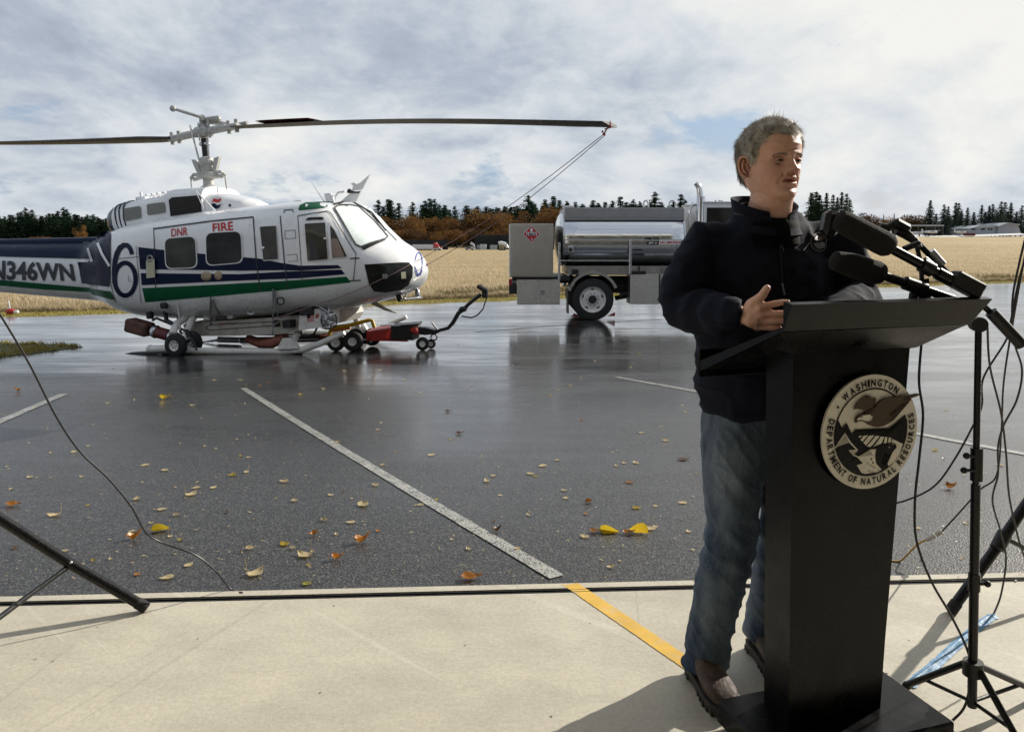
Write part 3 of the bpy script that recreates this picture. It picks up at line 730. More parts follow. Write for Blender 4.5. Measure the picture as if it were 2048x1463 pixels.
wc.tube([HP(*p, y_ + .02) for p in ((671, 404), (671, 392), (676, 385), (690, 383))], .018, 8)
wc.build('wire_cutter', M_WHITE, heli)
MB().plate([HP(*p, y_ - .02) for p in ((694, 381), (697, 377), (703, 382), (719, 383), (716, 386), (694, 386))], (0, .08, 0)).build('cutter_blade', M_DARKM, heli)
MB().tube([HP(*p, -.5) for p in ((589, 407), (590, 402), (603, 401), (605, 406))], .012, 6).build('roof_step', M_WHITE2, heli)
MB().tube([fh(668, 410, .02), fh(700, 404, .03), fh(742, 428, .03), fh(770, 462, .02)], .015, 6).build('wiper', M_DARKM, heli)
# lower antennas, cables and tow lights under the nose
MB().plate([HP(*p, -.1) for p in ((725, 598), (745, 600), (776, 618), (797, 628), (770, 621), (738, 606))], (0, .03, 0)).build('lower_wire_cutter', pm('pale_metal', (.5, .46, .40), .5), heli)
mb = MB(); mb.tube([HP(796, 579, -.2), HP(805, 598, -.3)], .012, 6).tube([HP(816, 576, 0), HP(810, 597, -.1)], .014, 6).tube([HP(833, 573, .3), HP(841, 596, .3)], .014, 6).tube([HP(808, 597, -.2), HP(843, 595, .3)], .016, 6).build('light_bracket', M_STEEL, heli)
MB().sphere(HP(798, 591, -.25), .09, 14, 10, (.55, .55, 1.15)).build('taxi_light', M_DARKM, heli)
MB().sphere(HP(835, 588, .3), .08, 14, 10, (.55, .55, 1.15)).build('taxi_light', M_STEEL, heli)
# rotor
mast = MB(); mast.cyl((0, 0, 2.5), (0, 0, 3.55), .055, n=16); mast.build('rotor_mast', M_DARKM, heli)
sw = MB()
sw.lathe((0, 0, 2.66), (0, 0, 1), [(0, .16), (.06, .15), (.10, .09), (.2, .085), (.22, .18), (.30, .18), (.33, .10), (.42, .10), (.46, .13), (.55, .12), (.58, .07)], 20)
for s_ in (-1, 1):
    sw.box((s_ * .21, 0, 2.96), (.16, .07, .05), bev=.01); sw.plate([(s_ * .10, -.03, 2.95), (s_ * .17, -.03, 3.2), (s_ * .27, -.03, 3.22), (s_ * .24, -.03, 3.12), (s_ * .17, -.03, 2.95)], (0, .07, 0))
    sw.tube([(s_ * .16, 0, 2.90), (s_ * .27, 0, 2.88), (s_ * .32, 0, 2.93), (s_ * .33, 0, 2.90)], .035, 8); sw.cyl((s_ * .335, 0, 2.92), (s_ * .345, 0, 2.66), .014, n=8)
sw.build('swashplate', pm('swash_grey', (.48, .48, .45), .45, var=.15, vscale=14, wear=((.16, .14, .12), 16, .7)), heli)
lk = MB(); lk.cyl((-.10, -.05, 3.16), (-.19, -.08, 3.78), .016, n=8).cyl((.09, -.05, 3.16), (.13, -.08, 3.62), .016, n=8).box((0, 0, 3.46), (.18, .10, .07), bev=.02).cyl((-.02, -.1, 3.5), (-.02, -.1, 3.8), .014, n=8)
lk.build('pitch_link', M_STEEL, heli)
ALF = -R(28) + PSI        # blade heading in the helicopter frame
bd = Vector((math.cos(ALF), math.sin(ALF), 0)); bn = Vector((-bd.y, bd.x, 0)); hubz = 3.66
hb = MB(); Mr = Matrix((bd, bn, Vector((0, 0, 1)))).transposed()
hb.box((0, 0, hubz), (1.15, .15, .12), rot=Mr, bev=.05).box((0, 0, hubz), (.34, .28, .17), rot=Mr, bev=.06)
for s_ in (-1, 1):
    hb.box(bd * (.68 * s_) + Vector((0, 0, hubz - .01)), (.36, .17, .09), rot=Mr, bev=.03)
    for dd in (.62, .80): hb.cyl(bd * (dd * s_) + Vector((0, 0, hubz - .11)), bd * (dd * s_) + Vector((0, 0, hubz + .10)), .035, n=10)
    hb.tube([bd * (.45 * s_) + bn * .15 + Vector((0, 0, hubz + .05)), bd * (.9 * s_) + bn * .14 + Vector((0, 0, hubz + .05))], .03, 8)
hb.lathe((0, 0, hubz), (0, 0, 1), [(0, .10), (.10, .09), (.14, .055), (.24, .045), (.26, .02)], 16)
M_HUB = pm('hub_grey', (.42, .42, .40), .45, var=.15, vscale=14, wear=((.16, .14, .12), 16, .7))
hb.build('rotor_hub', M_HUB, heli)
sb = MB(); a_ = HP(346, 217, -.3); b_ = HP(404, 235, -.1); c_ = Vector((0, 0, hubz + .2)); 
sb.tube([a_, b_], .026, 10).sphere(a_, .055, 12, 8).tube([b_, c_, HP(460, 250, .1)], [.05, .055, .03], 10).tube([HP(460, 250, .1), HP(478, 254, .3)], .025, 8).box(HP(425, 238, 0), (.3, .1, .08), bev=.02).tube([HP(415, 236, -.05), HP(420, 275, -.1)], .02, 8)
sb.build('stabilizer_bar', M_HUB, heli)
def blade(sgn, droop):
    N = 40; chord = .53; vs = []; fs = []; prof = [(-.27, 0), (-.24, .022), (-.12, .034), (.05, .026), (.26, .002), (.26, -.002), (.05, -.02), (-.12, -.028), (-.24, -.02)]
    # leading edge is on the advancing side
    for i in range(N + 1):
        t = i / N; r = .75 + (7.32 - .75) * t; k = min(1, .45 + t * 6); z = hubz - .02 + droop(t) ; tw = R(6) * (1 - t) - R(1)
        for (c_, h_) in prof:
            c2 = c_ * k; y = -sgn * (c2 * math.cos(tw)); z2 = z + h_ * (1.0 if t < .95 else .8) - c2 * math.sin(tw) * 1.0
            vs.append(bd * (sgn * r) + bn * y + Vector((0, 0, z2)))
    n = len(prof)
    for i in range(N):
        for k in range(n): fs.append((i * n + k, i * n + (k + 1) % n, (i + 1) * n + (k + 1) % n, (i + 1) * n + k))
    fs.append(tuple(range(n - 1, -1, -1))); fs.append(tuple(range(N * n, (N + 1) * n)))
    return MB().add(vs, fs)
tipw = HI @ PY(1217, 247, 13.0 - 7.32 * math.sin(R(28)))
tdz = tipw.z - (hubz - .02)
bm1 = pm('rotor_blade_paint', (.018, .017, .016), .5, var=.15)
b1 = blade(1, lambda t: tdz * t + .07 * math.sin(math.pi * min(1, t))); o1 = b1.build('rotor_blade', bm1, heli)
lp = HI @ PY(0, 283, 13.0 + 6.2 * math.sin(R(28))); 
ldz = (lp.z - (hubz - .02)) / ((-(lp.x) - .3) / 6.57)
o2 = blade(-1, lambda t: ldz * t * (.9 + .1 * t)).build('rotor_blade', bm1, heli)
red = MB(); pts = []
for i in range(9):
    t = .10 + .17 * i / 8; r = .75 + 6.57 * t; z = hubz + tdz * t + .07 * math.sin(math.pi * t) + .012
    pts.append(bd * r - bn * .0 + Vector((0, 0, z)))
vs = []; fs = []
for i, p in enumerate(pts):
    wd = .24 * min(1, (i + 1) / 4); vs += [p - bn * .18 + Vector((0, 0, .006)), p + bn * wd + Vector((0, 0, -.0))]
for i in range(8): fs.append((2 * i, 2 * i + 1, 2 * i + 3, 2 * i + 2))
red.add(vs, fs).add([v + Vector((0, 0, .02)) for v in vs], fs).build('red_blade_sleeve', pm('faded_red', (.40, .10, .09), .6), o1)
# skids, cross tubes
sk = MB(); yk = -1.32
P_ = [HG(330, 706), HG(420, 708), HG(560, 708), HG(610, 705)]
g0 = HG(330, 708); g1 = HG(600, 708)
def sk_line(yoff, name='skid_tube'):
    pts = [g0 + Vector((-.05, yoff, .06)), g0.lerp(g1, .3) + Vector((0, yoff, .05)), g1 + Vector((-.3, yoff, .05)), g1 + Vector((.05, yoff, .07)), g1 + Vector((.35, yoff, .15)), g1 + Vector((.62, yoff, .25)), g1 + Vector((.80, yoff, .31))]
    o = MB().tube(pts, [.05, .052, .052, .052, .05, .046, .038], 12).build(name, M_WHITE2, heli)
    MB().tube([p + Vector((0, .0, -.045)) for p in pts[:4]], .025, 8).build('skid_shoe', M_DARKM, o)
    return o
dyf = 2.55
sk_line(0); sk_line(dyf)
# flat bear paw at the rear of each skid
for yo in (0, dyf):
    a = g0 + Vector((-.1, yo, .02)); MB().prism([a + Vector((-.75, -.02, 0)), a + Vector((-.5, -.10, 0)), a + Vector((.35, -.13, 0)), a + Vector((.35, .13, 0)), a + Vector((-.5, .10, 0)), a + Vector((-.75, .02, 0))], [a + Vector((-.75, -.02, .02)), a + Vector((-.5, -.10, .03)), a + Vector((.35, -.13, .03)), a + Vector((.35, .13, .03)), a + Vector((-.5, .10, .03)), a + Vector((-.75, .02, .02))]).build('bear_paw', M_BLACK, heli)
    MB().tube([a + Vector((-.15, 0, .07)), a + Vector((.4, 0, .06))], .06, 12).sphere(a + Vector((-.16, 0, .07)), .07).build('skid_end', M_WHITE2, heli)
def cross(x, zt, name='cross_tube', xs=0):
    pts = []
    for s_, yy in ((-1, 0), (1, dyf)):
        base = g0.lerp(g1, x); base = base + Vector((0, yy, .05)); yc = g0.lerp(g1, x).y + dyf / 2
        leg = [base, base + Vector((xs * .5, (yc - base.y) * .18, .28)), base + Vector((xs, (yc - base.y) * .38, zt - .08)), Vector((base.x + xs, yc, zt + base.z))]
        leg = [leg[0].lerp(leg[1], .0), leg[0].lerp(leg[1], .5), leg[1], leg[1].lerp(leg[2], .5) + Vector((0, 0, .04)), leg[2] + Vector((0, 0, .02)), leg[3]]
        pts = pts + (leg if s_ < 0 else leg[::-1][1:])
    MB().tube(pts, .055, 12, flat=1).build(name, M_WHITE2, heli)
cross(.92, .62, xs=.12); cross(.10, .62, xs=.04)
for q, kx in ((.92, 0), (.10, 0)):
    b_ = g0.lerp(g1, q)
    for yo in (0, dyf): MB().prism([b_ + Vector((-.18, yo - .05, .09)), b_ + Vector((.18, yo - .05, .09)), b_ + Vector((.18, yo + .05, .09)), b_ + Vector((-.18, yo + .05, .09))], [b_ + Vector((-.07, yo - .04, .26)), b_ + Vector((.09, yo - .04, .26)), b_ + Vector((.09, yo + .04, .26)), b_ + Vector((-.07, yo + .04, .26))]).build('saddle_fitting', M_WHITE2, heli)
# belly water tank slung between the skids
yt = -.75
def HPs(pts, y): return [HP(px, py, y) for px, py in pts]
tk = MB(); prof_ = [(366, 650), (372, 645), (455, 641), (555, 634), (640, 626), (645, 640), (636, 655), (560, 668), (470, 671), (400, 672), (372, 666)]
a = HPs(prof_, yt); tk.prism(a, [p + Vector((0, 1.5, 0)) for p in a])
tank = tk.build('belly_tank', M_BELLY, heli)
MB().tube([HP(412, 656, yt - .006), HP(416, 650, yt - .006), HP(560, 642, yt - .006)], .006, 5).tube([HP(412, 656, yt - .006), HP(420, 660, yt - .006), HP(560, 650, yt - .006)], .006, 5).build('tank_seam', M_LINE, tank)
lettering('tank_lettering', 'ISOLAIR', [(455, 648.5), (474, 647), (474, 643), (455, 644.5)], M_LINE, lambda x, y, o: HP(x, y, yt - .004), tank)
patch('tank_placard', [[(436, 645), (453, 644), (453, 649), (436, 650)]], pm('faded_pink', (.45, .25, .25), .6), None, parent=tank, fn=lambda x, y, o: HP(x, y, yt - .004))
for (x0, x1, y0, y1) in ((365, 376, 631, 643), (406, 417, 627, 641), (453, 464, 630, 638), (545, 552, 641, 654)):
    c0, c1 = HP(x0, y1, -.85), HP(x1, y0, -.85); MB().box((c0 + c1) / 2 + Vector((0, .1, 0)), (abs(c1.x - c0.x), .2, abs(c1.z - c0.z)), bev=.015).build('tank_bracket', M_WHITE2 if x0 < 540 else M_BLACK, heli)
# flag panel and pump plumbing at the front of the tank
fp = MB(); q = HPs([(597, 657), (600, 621), (606, 618), (644, 618), (649, 622), (649, 651), (643, 654), (600, 661)], -.9); fp.prism(q, [p + Vector((0, .5, 0)) for p in q]); fpo = fp.build('flag_panel', M_WHITE2, heli)
yf = lambda x, y, o=0: HP(x, y, -.905)
for k in range(6):
    patch('flag_stripe', [[(614, 626.5 + k * 3.1), (628, 625.5 + k * 3.1), (628, 627.1 + k * 3.1), (614, 628.1 + k * 3.1)]], M_RED, None, parent=fpo, fn=yf)
patch('flag_canton', [[(614, 626), (620, 625.5), (620, 636), (614, 636.5)]], M_NAVY, None, parent=fpo, fn=lambda x, y, o: HP(x, y, -.909))
patch('panel_badge', [[(632, 628), (637, 626), (638, 632), (634, 637), (630, 635)]], MATS['faded_red'], None, parent=fpo, fn=yf)
pl = MB()
for k in range(16):
    c_ = HP(656 + rng.uniform(-6, 7), 640 + rng.uniform(-9, 9), -.9 + rng.uniform(-.1, .1)); pl.torus(c_, rng.normal(size=3), .06 + .05 * rng.random(), .012, 14, 6)
for k in range(12): pl.cyl(HP(640 + rng.uniform(0, 25), 612 + rng.uniform(0, 14), -.9), HP(645 + rng.uniform(0, 25), 625 + rng.uniform(0, 18), -.95), .014, n=6)
pl.build('pump_plumbing', M_STEEL, heli)
MB().torus(HP(658, 640, -.92), (0, 1, 0), .135, .010, 26, 6).build('pump_ring', M_DARKM, heli)
c0, c1 = HP(614, 628, -.7), HP(640, 610, -.7); MB().box((c0 + c1) / 2, (abs(c1.x - c0.x), .5, abs(c1.z - c0.z)), bev=.02).build('pump_housing', M_BLACK, heli)
c0, c1 = HP(574, 653, -.78), HP(590, 640, -.78); MB().box((c0 + c1) / 2, (.14, .3, .12), bev=.01).build('valve_box', M_BLACK, heli)
# struts between cabin and tank
st = MB()
for p in ([(421, 594), (421, 648)], [(424, 598), (440, 632)], [(424, 648), (433, 630)], [(546, 578), (546, 668)], [(549, 582), (556, 634)], [(546, 650), (560, 642)]):
    st.tube([HP(*p[0], -1.22 if p[0][1] < 600 else -1.1), HP(*p[1], -.95)], .014, 6)
st.build('tank_strut', M_STEEL, heli)
MB().tube([HP(355, 603, -1.15), HP(360, 660, -1.1)], .012, 6).tube([HP(505, 606, -.9), HP(500, 628, -.9)], .045, 12).build('drain_pipe', M_WHITE2, heli)
MB().torus(HP(502, 623, -.95), (.2, -1, 0), .045, .014, 18, 8).build('pipe_flange', M_STEEL, heli)
MB().torus(HP(561, 602, -1.2), (.2, -1, 0), .055, .012, 18, 8).build('mirror_ring', M_DARKM, heli)
MB().tube([HP(560, 634, -.9), HP(590, 622, -.9), HP(640, 610, -.9), HP(690, 612, -.6), HP(712, 602, -.5), HP(735, 599, -.4)], [.02, .02, .02, .02, .03, .05], 8).build('belly_hose', M_BLACK, heli)
# snorkel pump head hung at the rear
sn = MB(); a, b_ = HP(272, 652, -1.0), HP(322, 666, -1.0); dv = (b_ - a).normalized()
sn.box(a.lerp(b_, .15), (.42, .26, .22), rot=Matrix((dv, Vector((0, 1, 0)), dv.cross(Vector((0, 1, 0))))).transposed(), bev=.03); snk = sn.build('snorkel_pump', M_RUST, heli)
MB().cyl(b_ - dv * .12, b_ + dv * .16, .095, n=18).build('snorkel_body', pm('weathered_red', (.12, .022, .018), .5, var=.4, vscale=20), snk)
MB().lathe(b_ - dv * .14, dv, [(0, .10), (.05, .11), (.07, .10)], 18).build('snorkel_collar', M_STEEL, snk); MB().lathe(b_ + dv * .16, dv, [(0, .08), (.05, .10), (.16, .08)], 18).build('snorkel_collar', M_STEEL, snk)
MB().tube([HP(305, 640, -1.0), HP(313, 636, -1), HP(335, 645, -1), HP(375, 663, -1.1), HP(392, 690, -1.2)], .022, 8).tube([HP(355, 630, -1), HP(361, 664, -1), HP(380, 680, -1)], .02, 8).tube([HP(327, 608, -1), HP(333, 640, -1), HP(350, 650, -1.1)], .035, 10).build('snorkel_hose', M_BLACK, heli)
MB().tube([HP(378, 632, -.8), HP(352, 648, -1.05), HP(345, 668, -1.2)], .06, 12).build('rear_strut', M_WHITE2, heli)
MB().box(HP(300, 630, -1.0), (.10, .1, .12), bev=.02).build('hose_bracket', M_BLACK, heli); MB().box(HP(328, 611, -1.15), (.12, .08, .1), bev=.02).build('hose_bracket', M_BLACK, heli)
MB().tube([HP(495, 676, -.5), HP(520, 686, -.5), HP(545, 685, -.6), HP(572, 673, -.6)], [.07, .08, .09, .09], 14).build('filler_duct', M_PINK, heli)
hr = MB()
for k in range(6): hr.tube([HP(405 + k * 9, 684 - k * .6, .2), HP(452, 676, .2)], .012, 6)
hr.tube([HP(437, 679, .2), HP(480, 680, .2)], .05, 10).tube([HP(480, 678, .0), HP(640, 674, .2)], .03, 8).tube([HP(480, 684, .0), HP(640, 681, .2)], .02, 8); hr.build('hose_coupling', M_GREY, heli)
MB().tube([HP(601, 662, -.7), HP(604, 670, -.7), HP(617, 672, -.7), HP(628, 668, -.7), HP(634, 655, -.7)], .018, 8).build('loop_hose', M_BLACK, heli)
# ground handling wheels clamped to the skid
def wheel(c, r, w_, hubr, axis=(0, 1, 0), parent=None, mat=M_WHITE2, name='wheel', holes=6, tread=True):
    o = MB(); ax = Vector(axis).normalized()
    prof = [(-w_ / 2, hubr), (-w_ / 2 * .95, r * .86), (-w_ / 2 * .7, r * .97), (-w_ * .2, r), (w_ * .2, r), (w_ / 2 * .7, r * .97), (w_ / 2 * .95, r * .86), (w_ / 2, hubr)]
    o.lathe(c, ax, prof, 32, cap=False); oo = o.build('tyre', M_RUBBER, parent)
    h = MB(); c = Vector(c)
    for s_ in (-1, 1):
        e = ax * s_
        h.lathe(c + e * (w_ * .28), e, [(0, hubr * .30), (.001, hubr * .6), (w_ * .04, hubr * .75), (w_ * .16, hubr * .92), (w_ * .2, hubr * 1.02), (w_ * .14, hubr * 1.02)], 28, cap=False)
        h.lathe(c + e * (w_ * .2), e, [(0, hubr * .3), (w_ * .22, hubr * .26), (w_ * .24, hubr * .1), (w_ * .24, 0)], 16)
    ho = h.build('rim', mat, parent); hh = MB(); a_ = ax.orthogonal().normalized(); b2 = ax.cross(a_)
    if holes:
        for s_ in (-1, 1):
            for k in range(holes):
                an = 2 * math.pi * k / holes; p = c + (a_ * math.cos(an) + b2 * math.sin(an)) * hubr * .62 + ax * s_ * (w_ * .30)
                hh.cyl(p, p + ax * s_ * w_ * .05, hubr * .10, n=8)
        hh.build('bolt_hole', M_BLACK, ho)
    return oo
for (px, py, rp) in ((352, 690, 22), (383, 684, 21)):
    yy = g0.y - .13 if px < 370 else g0.y + .25
    c_ = HP(px, py, yy); w0 = empty('handling_wheel'); w0.parent = heli; w0.location = c_
    wheel((0, 0, 0), .185, .11, .085, parent=w0)
MB().tube([HP(362, 690, g0.y), HP(386, 676, g0.y), HP(372, 660, g0.y)], .03, 8).tube([HP(375, 665, g0.y - .1), HP(394, 700, g0.y - .1)], .018, 6).build('wheel_lever', M_DARKM, heli)
# tail: fin, tail rotor, elevator (mostly outside the frame)
MB().prism([(-8.2, -.05, 1.9), (-8.8, -.05, 1.8), (-9.5, -.03, 3.6), (-9.1, -.03, 3.7)], [(-8.2, .05, 1.9), (-8.8, .05, 1.8), (-9.5, .03, 3.6), (-9.1, .03, 3.7)]).build('tail_fin', M_WHITE, heli)
MB().box((-6.9, 0, 1.85), (.7, 2.8, .05), bev=.02).build('elevator', M_WHITE, heli)
MB().box((-9.3, .2, 3.5), (.12, .04, 2.5), rot=Matrix.Rotation(.5, 3, 'Y'), bev=.01).cyl((-9.3, 0, 3.5), (-9.3, .25, 3.5), .05).build('tail_rotor', M_WHITE2, heli)
MB().tube([(-2.35, -.05, 1.95), (-8.3, 0, 2.28)], [.09, .08], 12).build('drive_shaft_cover', M_NAVY, heli)
# tie-down ropes from the blade tip
tw = HM @ (bd * 7.30 + Vector((0, 0, hubz - .06 + tdz)))
tip = PY(1217, 252, tw.y)
nose1 = HM @ fh(845, 516, .02); e1 = HM @ HP(560, 636, -1.15); nose2 = HM @ Vector((3.9, -.1, 1.02)); nose2 = PY(853, 530, nose1.y)
def sag(a, b, s_, n=14): return [a.lerp(b, i / n) - Vector((0, 0, s_ * math.sin(math.pi * i / n))) for i in range(n + 1)]
k1 = PY(1208, 268, tw.y + .1)
rp = MB(); rp.tube(sag(tip, k1, 0, 3), .009, 6).tube(sag(k1, nose1, .10), .0055, 6); 
npts = [nose1] + [HM @ fh(*q, .02) for q in ((830, 524), (812, 533), (790, 545), (765, 556), (735, 570), (705, 582), (670, 596), (640, 605))] + [HM @ HP(600, 620, -1.2), HM @ HP(545, 640, -1.2)]
rp.tube(npts, .0055, 6)
o = rp.build('tie_down_rope', M_ROPE); setp(o, 'upper thin red rope running from the rotor blade tip across the nose', 'rope')
rp = MB(); rp.tube(sag(k1 + Vector((.02, 0, -.01)), nose2, .12), .0055, 6).sphere(nose2, .03).tube([nose2, nose2 + Vector((-.06, 0, -.03))], .02, 6)
o = rp.build('tie_down_rope', M_ROPE); setp(o, 'lower rope from the blade tip ending in a dark red hook at the nose', 'rope')
o = MB().sphere(k1, .02, 10, 6).sphere(k1 + Vector((-.02, 0, .03)), .014, 8, 6).tube([tip + Vector((.02, 0, .06)), tip + Vector((.03, 0, -.02)), tip + Vector((-.05, 0, -.04))], .008, 6).build('rope_shackle', M_RED); setp(o, 'red shackle knot joining the tie-down ropes to the blade tip', 'shackle')
# ================================================================== TOW CART
CY = 12.25; CB = PY(700, 699, CY); CB.z = gz(CB.x, CY)
cart = empty('tow_cart', CB, 'low red tow cart with a yellow handle bar and long black towing arm', 'tow cart')
def C_(px, py, dy=0.0): return PY(px, py, CY + dy) - CB
def plate_px(mb, pts, y0, y1, fn, mi=0):
    mb.prism([fn(px, py, y0) for px, py in pts], [fn(px, py, y0) + Vector((0, y1 - y0, 0)) for px, py in pts], mi); return mb
plate_px(MB(), [(733, 663), (760, 659), (800, 655), (815, 656), (815, 683), (733, 681)], 0.02, .55, C_).build('cart_body', M_REDP, cart)
plate_px(MB(), [(637, 671), (655, 671), (660, 690), (638, 690)], .1, .45, C_).build('rear_bumper', pm('dark_red', (.16, .03, .02), .6), cart)
plate_px(MB(), [(655, 683), (740, 680), (740, 687), (655, 689)], .12, .5, C_).build('cart_frame', M_DARKM, cart)
plate_px(MB(), [(770, 672), (780, 656), (783, 660), (776, 676), (770, 676)], .0, .015, C_).build('red_reflector', pm('bright_red', (.7, .04, .03), .4), cart)
bb = plate_px(MB(), [(782, 652), (822, 651), (824, 680), (782, 680)], .0, .5, C_).build('battery_box', M_BLACK, cart)
for k in range(4): plate_px(MB(), [(784 + k * 10, 655), (792 + k * 10, 655), (792 + k * 10, 678), (784 + k * 10, 678)], -.012, -.001, C_).build('box_rib', M_BLACK, bb)
plate_px(MB(), [(822, 651), (836, 650), (837, 676), (824, 681)], .05, .45, C_).build('steel_end_plate', M_GREY, cart)
plate_px(MB(), [(800, 650), (838, 647), (839, 650), (800, 653)], .0, .4, C_).build('box_lid', M_DARKM, cart)
plate_px(MB(), [(760, 650), (786, 649), (786, 651), (760, 652)], .1, .3, C_).build('tool_tray', M_STEEL, cart)
MB().tube([C_(656, 678, .05), C_(662, 658, .05), C_(668, 654, .05), C_(700, 650, .05), C_(738, 640, .05), C_(744, 641, .05), C_(749, 655, .05)], .032, 8).build('yellow_handle_bar', M_YELLOW, cart)
MB().tube([C_(659, 660, .05), C_(672, 660, .05), C_(700, 655, .05)], .03, 6).build('handle_brace', pm('orange_paint', (.5, .16, .03), .5), cart)
def cw(px, py, dy, r, w_, hub, nm='cart_wheel', gr=0):
    e = empty(nm); e.parent = cart; c = C_(px, py, dy); c.z = max(r, gz(0, 12) * 0 + r); e.location = c; wheel((0, 0, 0), r, w_, hub, parent=e, holes=0); return e
cw(672, 678, -.1, .145, .10, .075); cw(706, 677, -.12, .165, .12, .07); cw(744, 660, .55, .15, .1, .07); cw(712, 662, .55, .15, .1, .07)
cw(845, 680, -.02, .11, .06, .05, 'caster_wheel'); cw(862, 672, .2, .08, .06, .04, 'caster_wheel')
plate_px(MB(), [(836, 655), (850, 655), (870, 660), (870, 668), (850, 670), (836, 668)], .0, .2, C_).build('caster_fork', M_DARKM, cart)
MB().sphere(C_(832, 663, -.02), .05).box(C_(828, 660, -.02), (.12, .08, .08), bev=.02).build('red_coupling', M_REDP, cart)
MB().tube([C_(866, 668), C_(880, 660), C_(896, 656), (C_(906, 645)), C_(918, 624)], [.02, .028, .03, .035, .035], 10).build('tow_arm', M_DARKM, cart)
MB().tube([C_(918, 624), C_(928, 618), C_(936, 609), C_(962, 588)], [.04, .035, .03, .03], 10).sphere(C_(926, 618), .07, 10, 8, (1, .8, .7)).build('tow_arm_upper', M_DARKM, cart)
hd = MB(); hd.box(C_(965, 577), (.2, .1, .07), rot=Matrix.Rotation(.5, 3, 'Y'), bev=.02).box(C_(970, 587), (.1, .1, .14), bev=.02).tube([C_(958, 574), C_(960, 570), C_(975, 580)], .02, 6).build('tow_head', M_BLACK, cart)
MB().tube([C_(975, 586), C_(972, 600), C_(966, 618), C_(955, 630), C_(943, 635), C_(930, 633), C_(923, 632)], .012, 6).build('cable_loop', M_BLACK, cart)
MB().tube([C_(868, 665), C_(874, 658), C_(864, 645)], .015, 6).torus(C_(868, 674), (0, 1, 0), .05, .012, 14, 6).build('tow_hook', M_DARKM, cart)

# ================================================================== FUEL TRUCK
TY = 17.6
TB = PY(1183, 639, TY); TB.z = gz(TB.x, TY) ; TB = Vector((TB.x, TY, TB.z))
truck = empty('fuel_truck', TB, 'polished aluminium aviation fuel tank truck parked beyond the speaker', 'fuel truck')
def Tk(px, py, dy=0.0): return PY(px, py, TY + dy) - TB
# rear cabinet
def tbox(name, x0, y0, x1, y1, d0, d1, mat, bev=.01, parent=truck):
    a, b = Tk(x0, y1, d0), Tk(x1, y0, d0); return MB().box(((a.x + b.x) / 2, (d0 + d1) / 2, (a.z + b.z) / 2), (b.x - a.x, d1 - d0, b.z - a.z), bev=bev).build(name, mat, parent)
M_SATIN = pm('satin_aluminium', (.44, .42, .38), .36, metal=.85, var=.08, vscale=6)
cab_ = tbox('rear_cabinet', 1021, 447, 1107, 554, 0, 2.3, M_SATIN)
tbox('cabinet_edge', 1018, 448, 1021, 555, .02, 2.25, M_WHITE2, parent=cab_)
tbox('cabinet_door', 1024, 450, 1104, 551, -.014, -.002, M_SATIN, parent=cab_)
tbox('tool_locker', 1034, 559, 1076, 609, .02, .6, M_TREAD); tbox('tool_locker', 1077.5, 559, 1120, 609, .02, .6, M_TREAD)
tbox('locker_trim', 1075.5, 558, 1078, 608, .0, .03, M_STEEL)
tbox('side_locker', 1260, 548, 1318.5, 608, .02, .6, M_TREAD); tbox('side_locker', 1320, 548, 1380, 608, .02, .6, M_TREAD)
pz = Tk(1063, 468, -.016)
def diamond(r): return [pz + Vector((0, 0, r)), pz + Vector((r, 0, 0)), pz + Vector((0, 0, -r)), pz + Vector((-r, 0, 0))]
dm = MB().plate(diamond(.20), (0, -.004, 0)).build('hazard_placard', pm('placard_white', (.7, .7, .7), .4), cab_)
MB().plate([p + Vector((0, -.005, 0)) for p in diamond(.185)], (0, -.003, 0)).build('placard_field', pm('placard_red', (.40, .015, .03), .4), dm)
MB().plate([pz + Vector((x, -.009, z)) for x, z in ((-.12, -.035), (.12, -.035), (.12, .045), (-.12, .045))], (0, -.002, 0)).build('number_panel', MATS['placard_white'], dm)
tf = lambda x, y, o=0: Tk(x, y, -.030)
lettering('placard_number', '1863', [(1054, 471), (1072, 471), (1072, 465), (1054, 465)], M_TEXTB, tf, dm, bold=.03, cut=0)
lettering('placard_class', '3', [(1062, 480), (1065, 480), (1065, 476), (1062, 476)], MATS['placard_white'], tf, dm, bold=.03, cut=0)
MB().plate([tf(x, y) for x, y in ((1063, 455), (1066, 460), (1065, 463), (1061, 463), (1060, 460))], (0, -.002, 0)).build('flame_symbol', MATS['placard_white'], dm)
lettering('locker_lettering', 'FD', [(1082, 589), (1089, 589), (1089, 581), (1082, 581)], M_BLACK, lambda x, y, o: Tk(x, y, .0), truck, cut=0)
# tank: elliptical barrel with dished heads
a, b = Tk(1128, 532), Tk(1372, 424); zc = (a.z + b.z) / 2; hz2 = (b.z - a.z) / 2 + .02; yw = 1.16; yc_ = 1.18
tm = MB(); nseg = 64; vs = []; fs = []; X0, X1 = a.x, b.x
prof = [(X0 - .16, .05), (X0 - .15, .35), (X0 - .12, .65), (X0 - .07, .88), (X0 - .02, .985), (X0, 1.0)] + [(X0 + (X1 - X0) * k / 8, 1.0) for k in range(1, 8)] + [(X1, 1), (X1 + .02, .985), (X1 + .07, .88), (X1 + .12, .65), (X1 + .15, .35), (X1 + .16, .05)]
for x, r_ in prof:
    for k in range(nseg):
        an = 2 * math.pi * k / nseg; c_, s_ = math.cos(an), math.sin(an); e = 2 / 2.5
        vs.append((x, yc_ + yw * r_ * math.copysign(abs(c_) ** e, c_), zc + hz2 * r_ * math.copysign(abs(s_) ** e, s_)))
for i in range(len(prof) - 1):
    for k in range(nseg): fs.append((i * nseg + k, i * nseg + (k + 1) % nseg, (i + 1) * nseg + (k + 1) % nseg, (i + 1) * nseg + k))
fs.append(tuple(range(nseg - 1, -1, -1))); fs.append(tuple(range((len(prof) - 1) * nseg, len(prof) * nseg)))
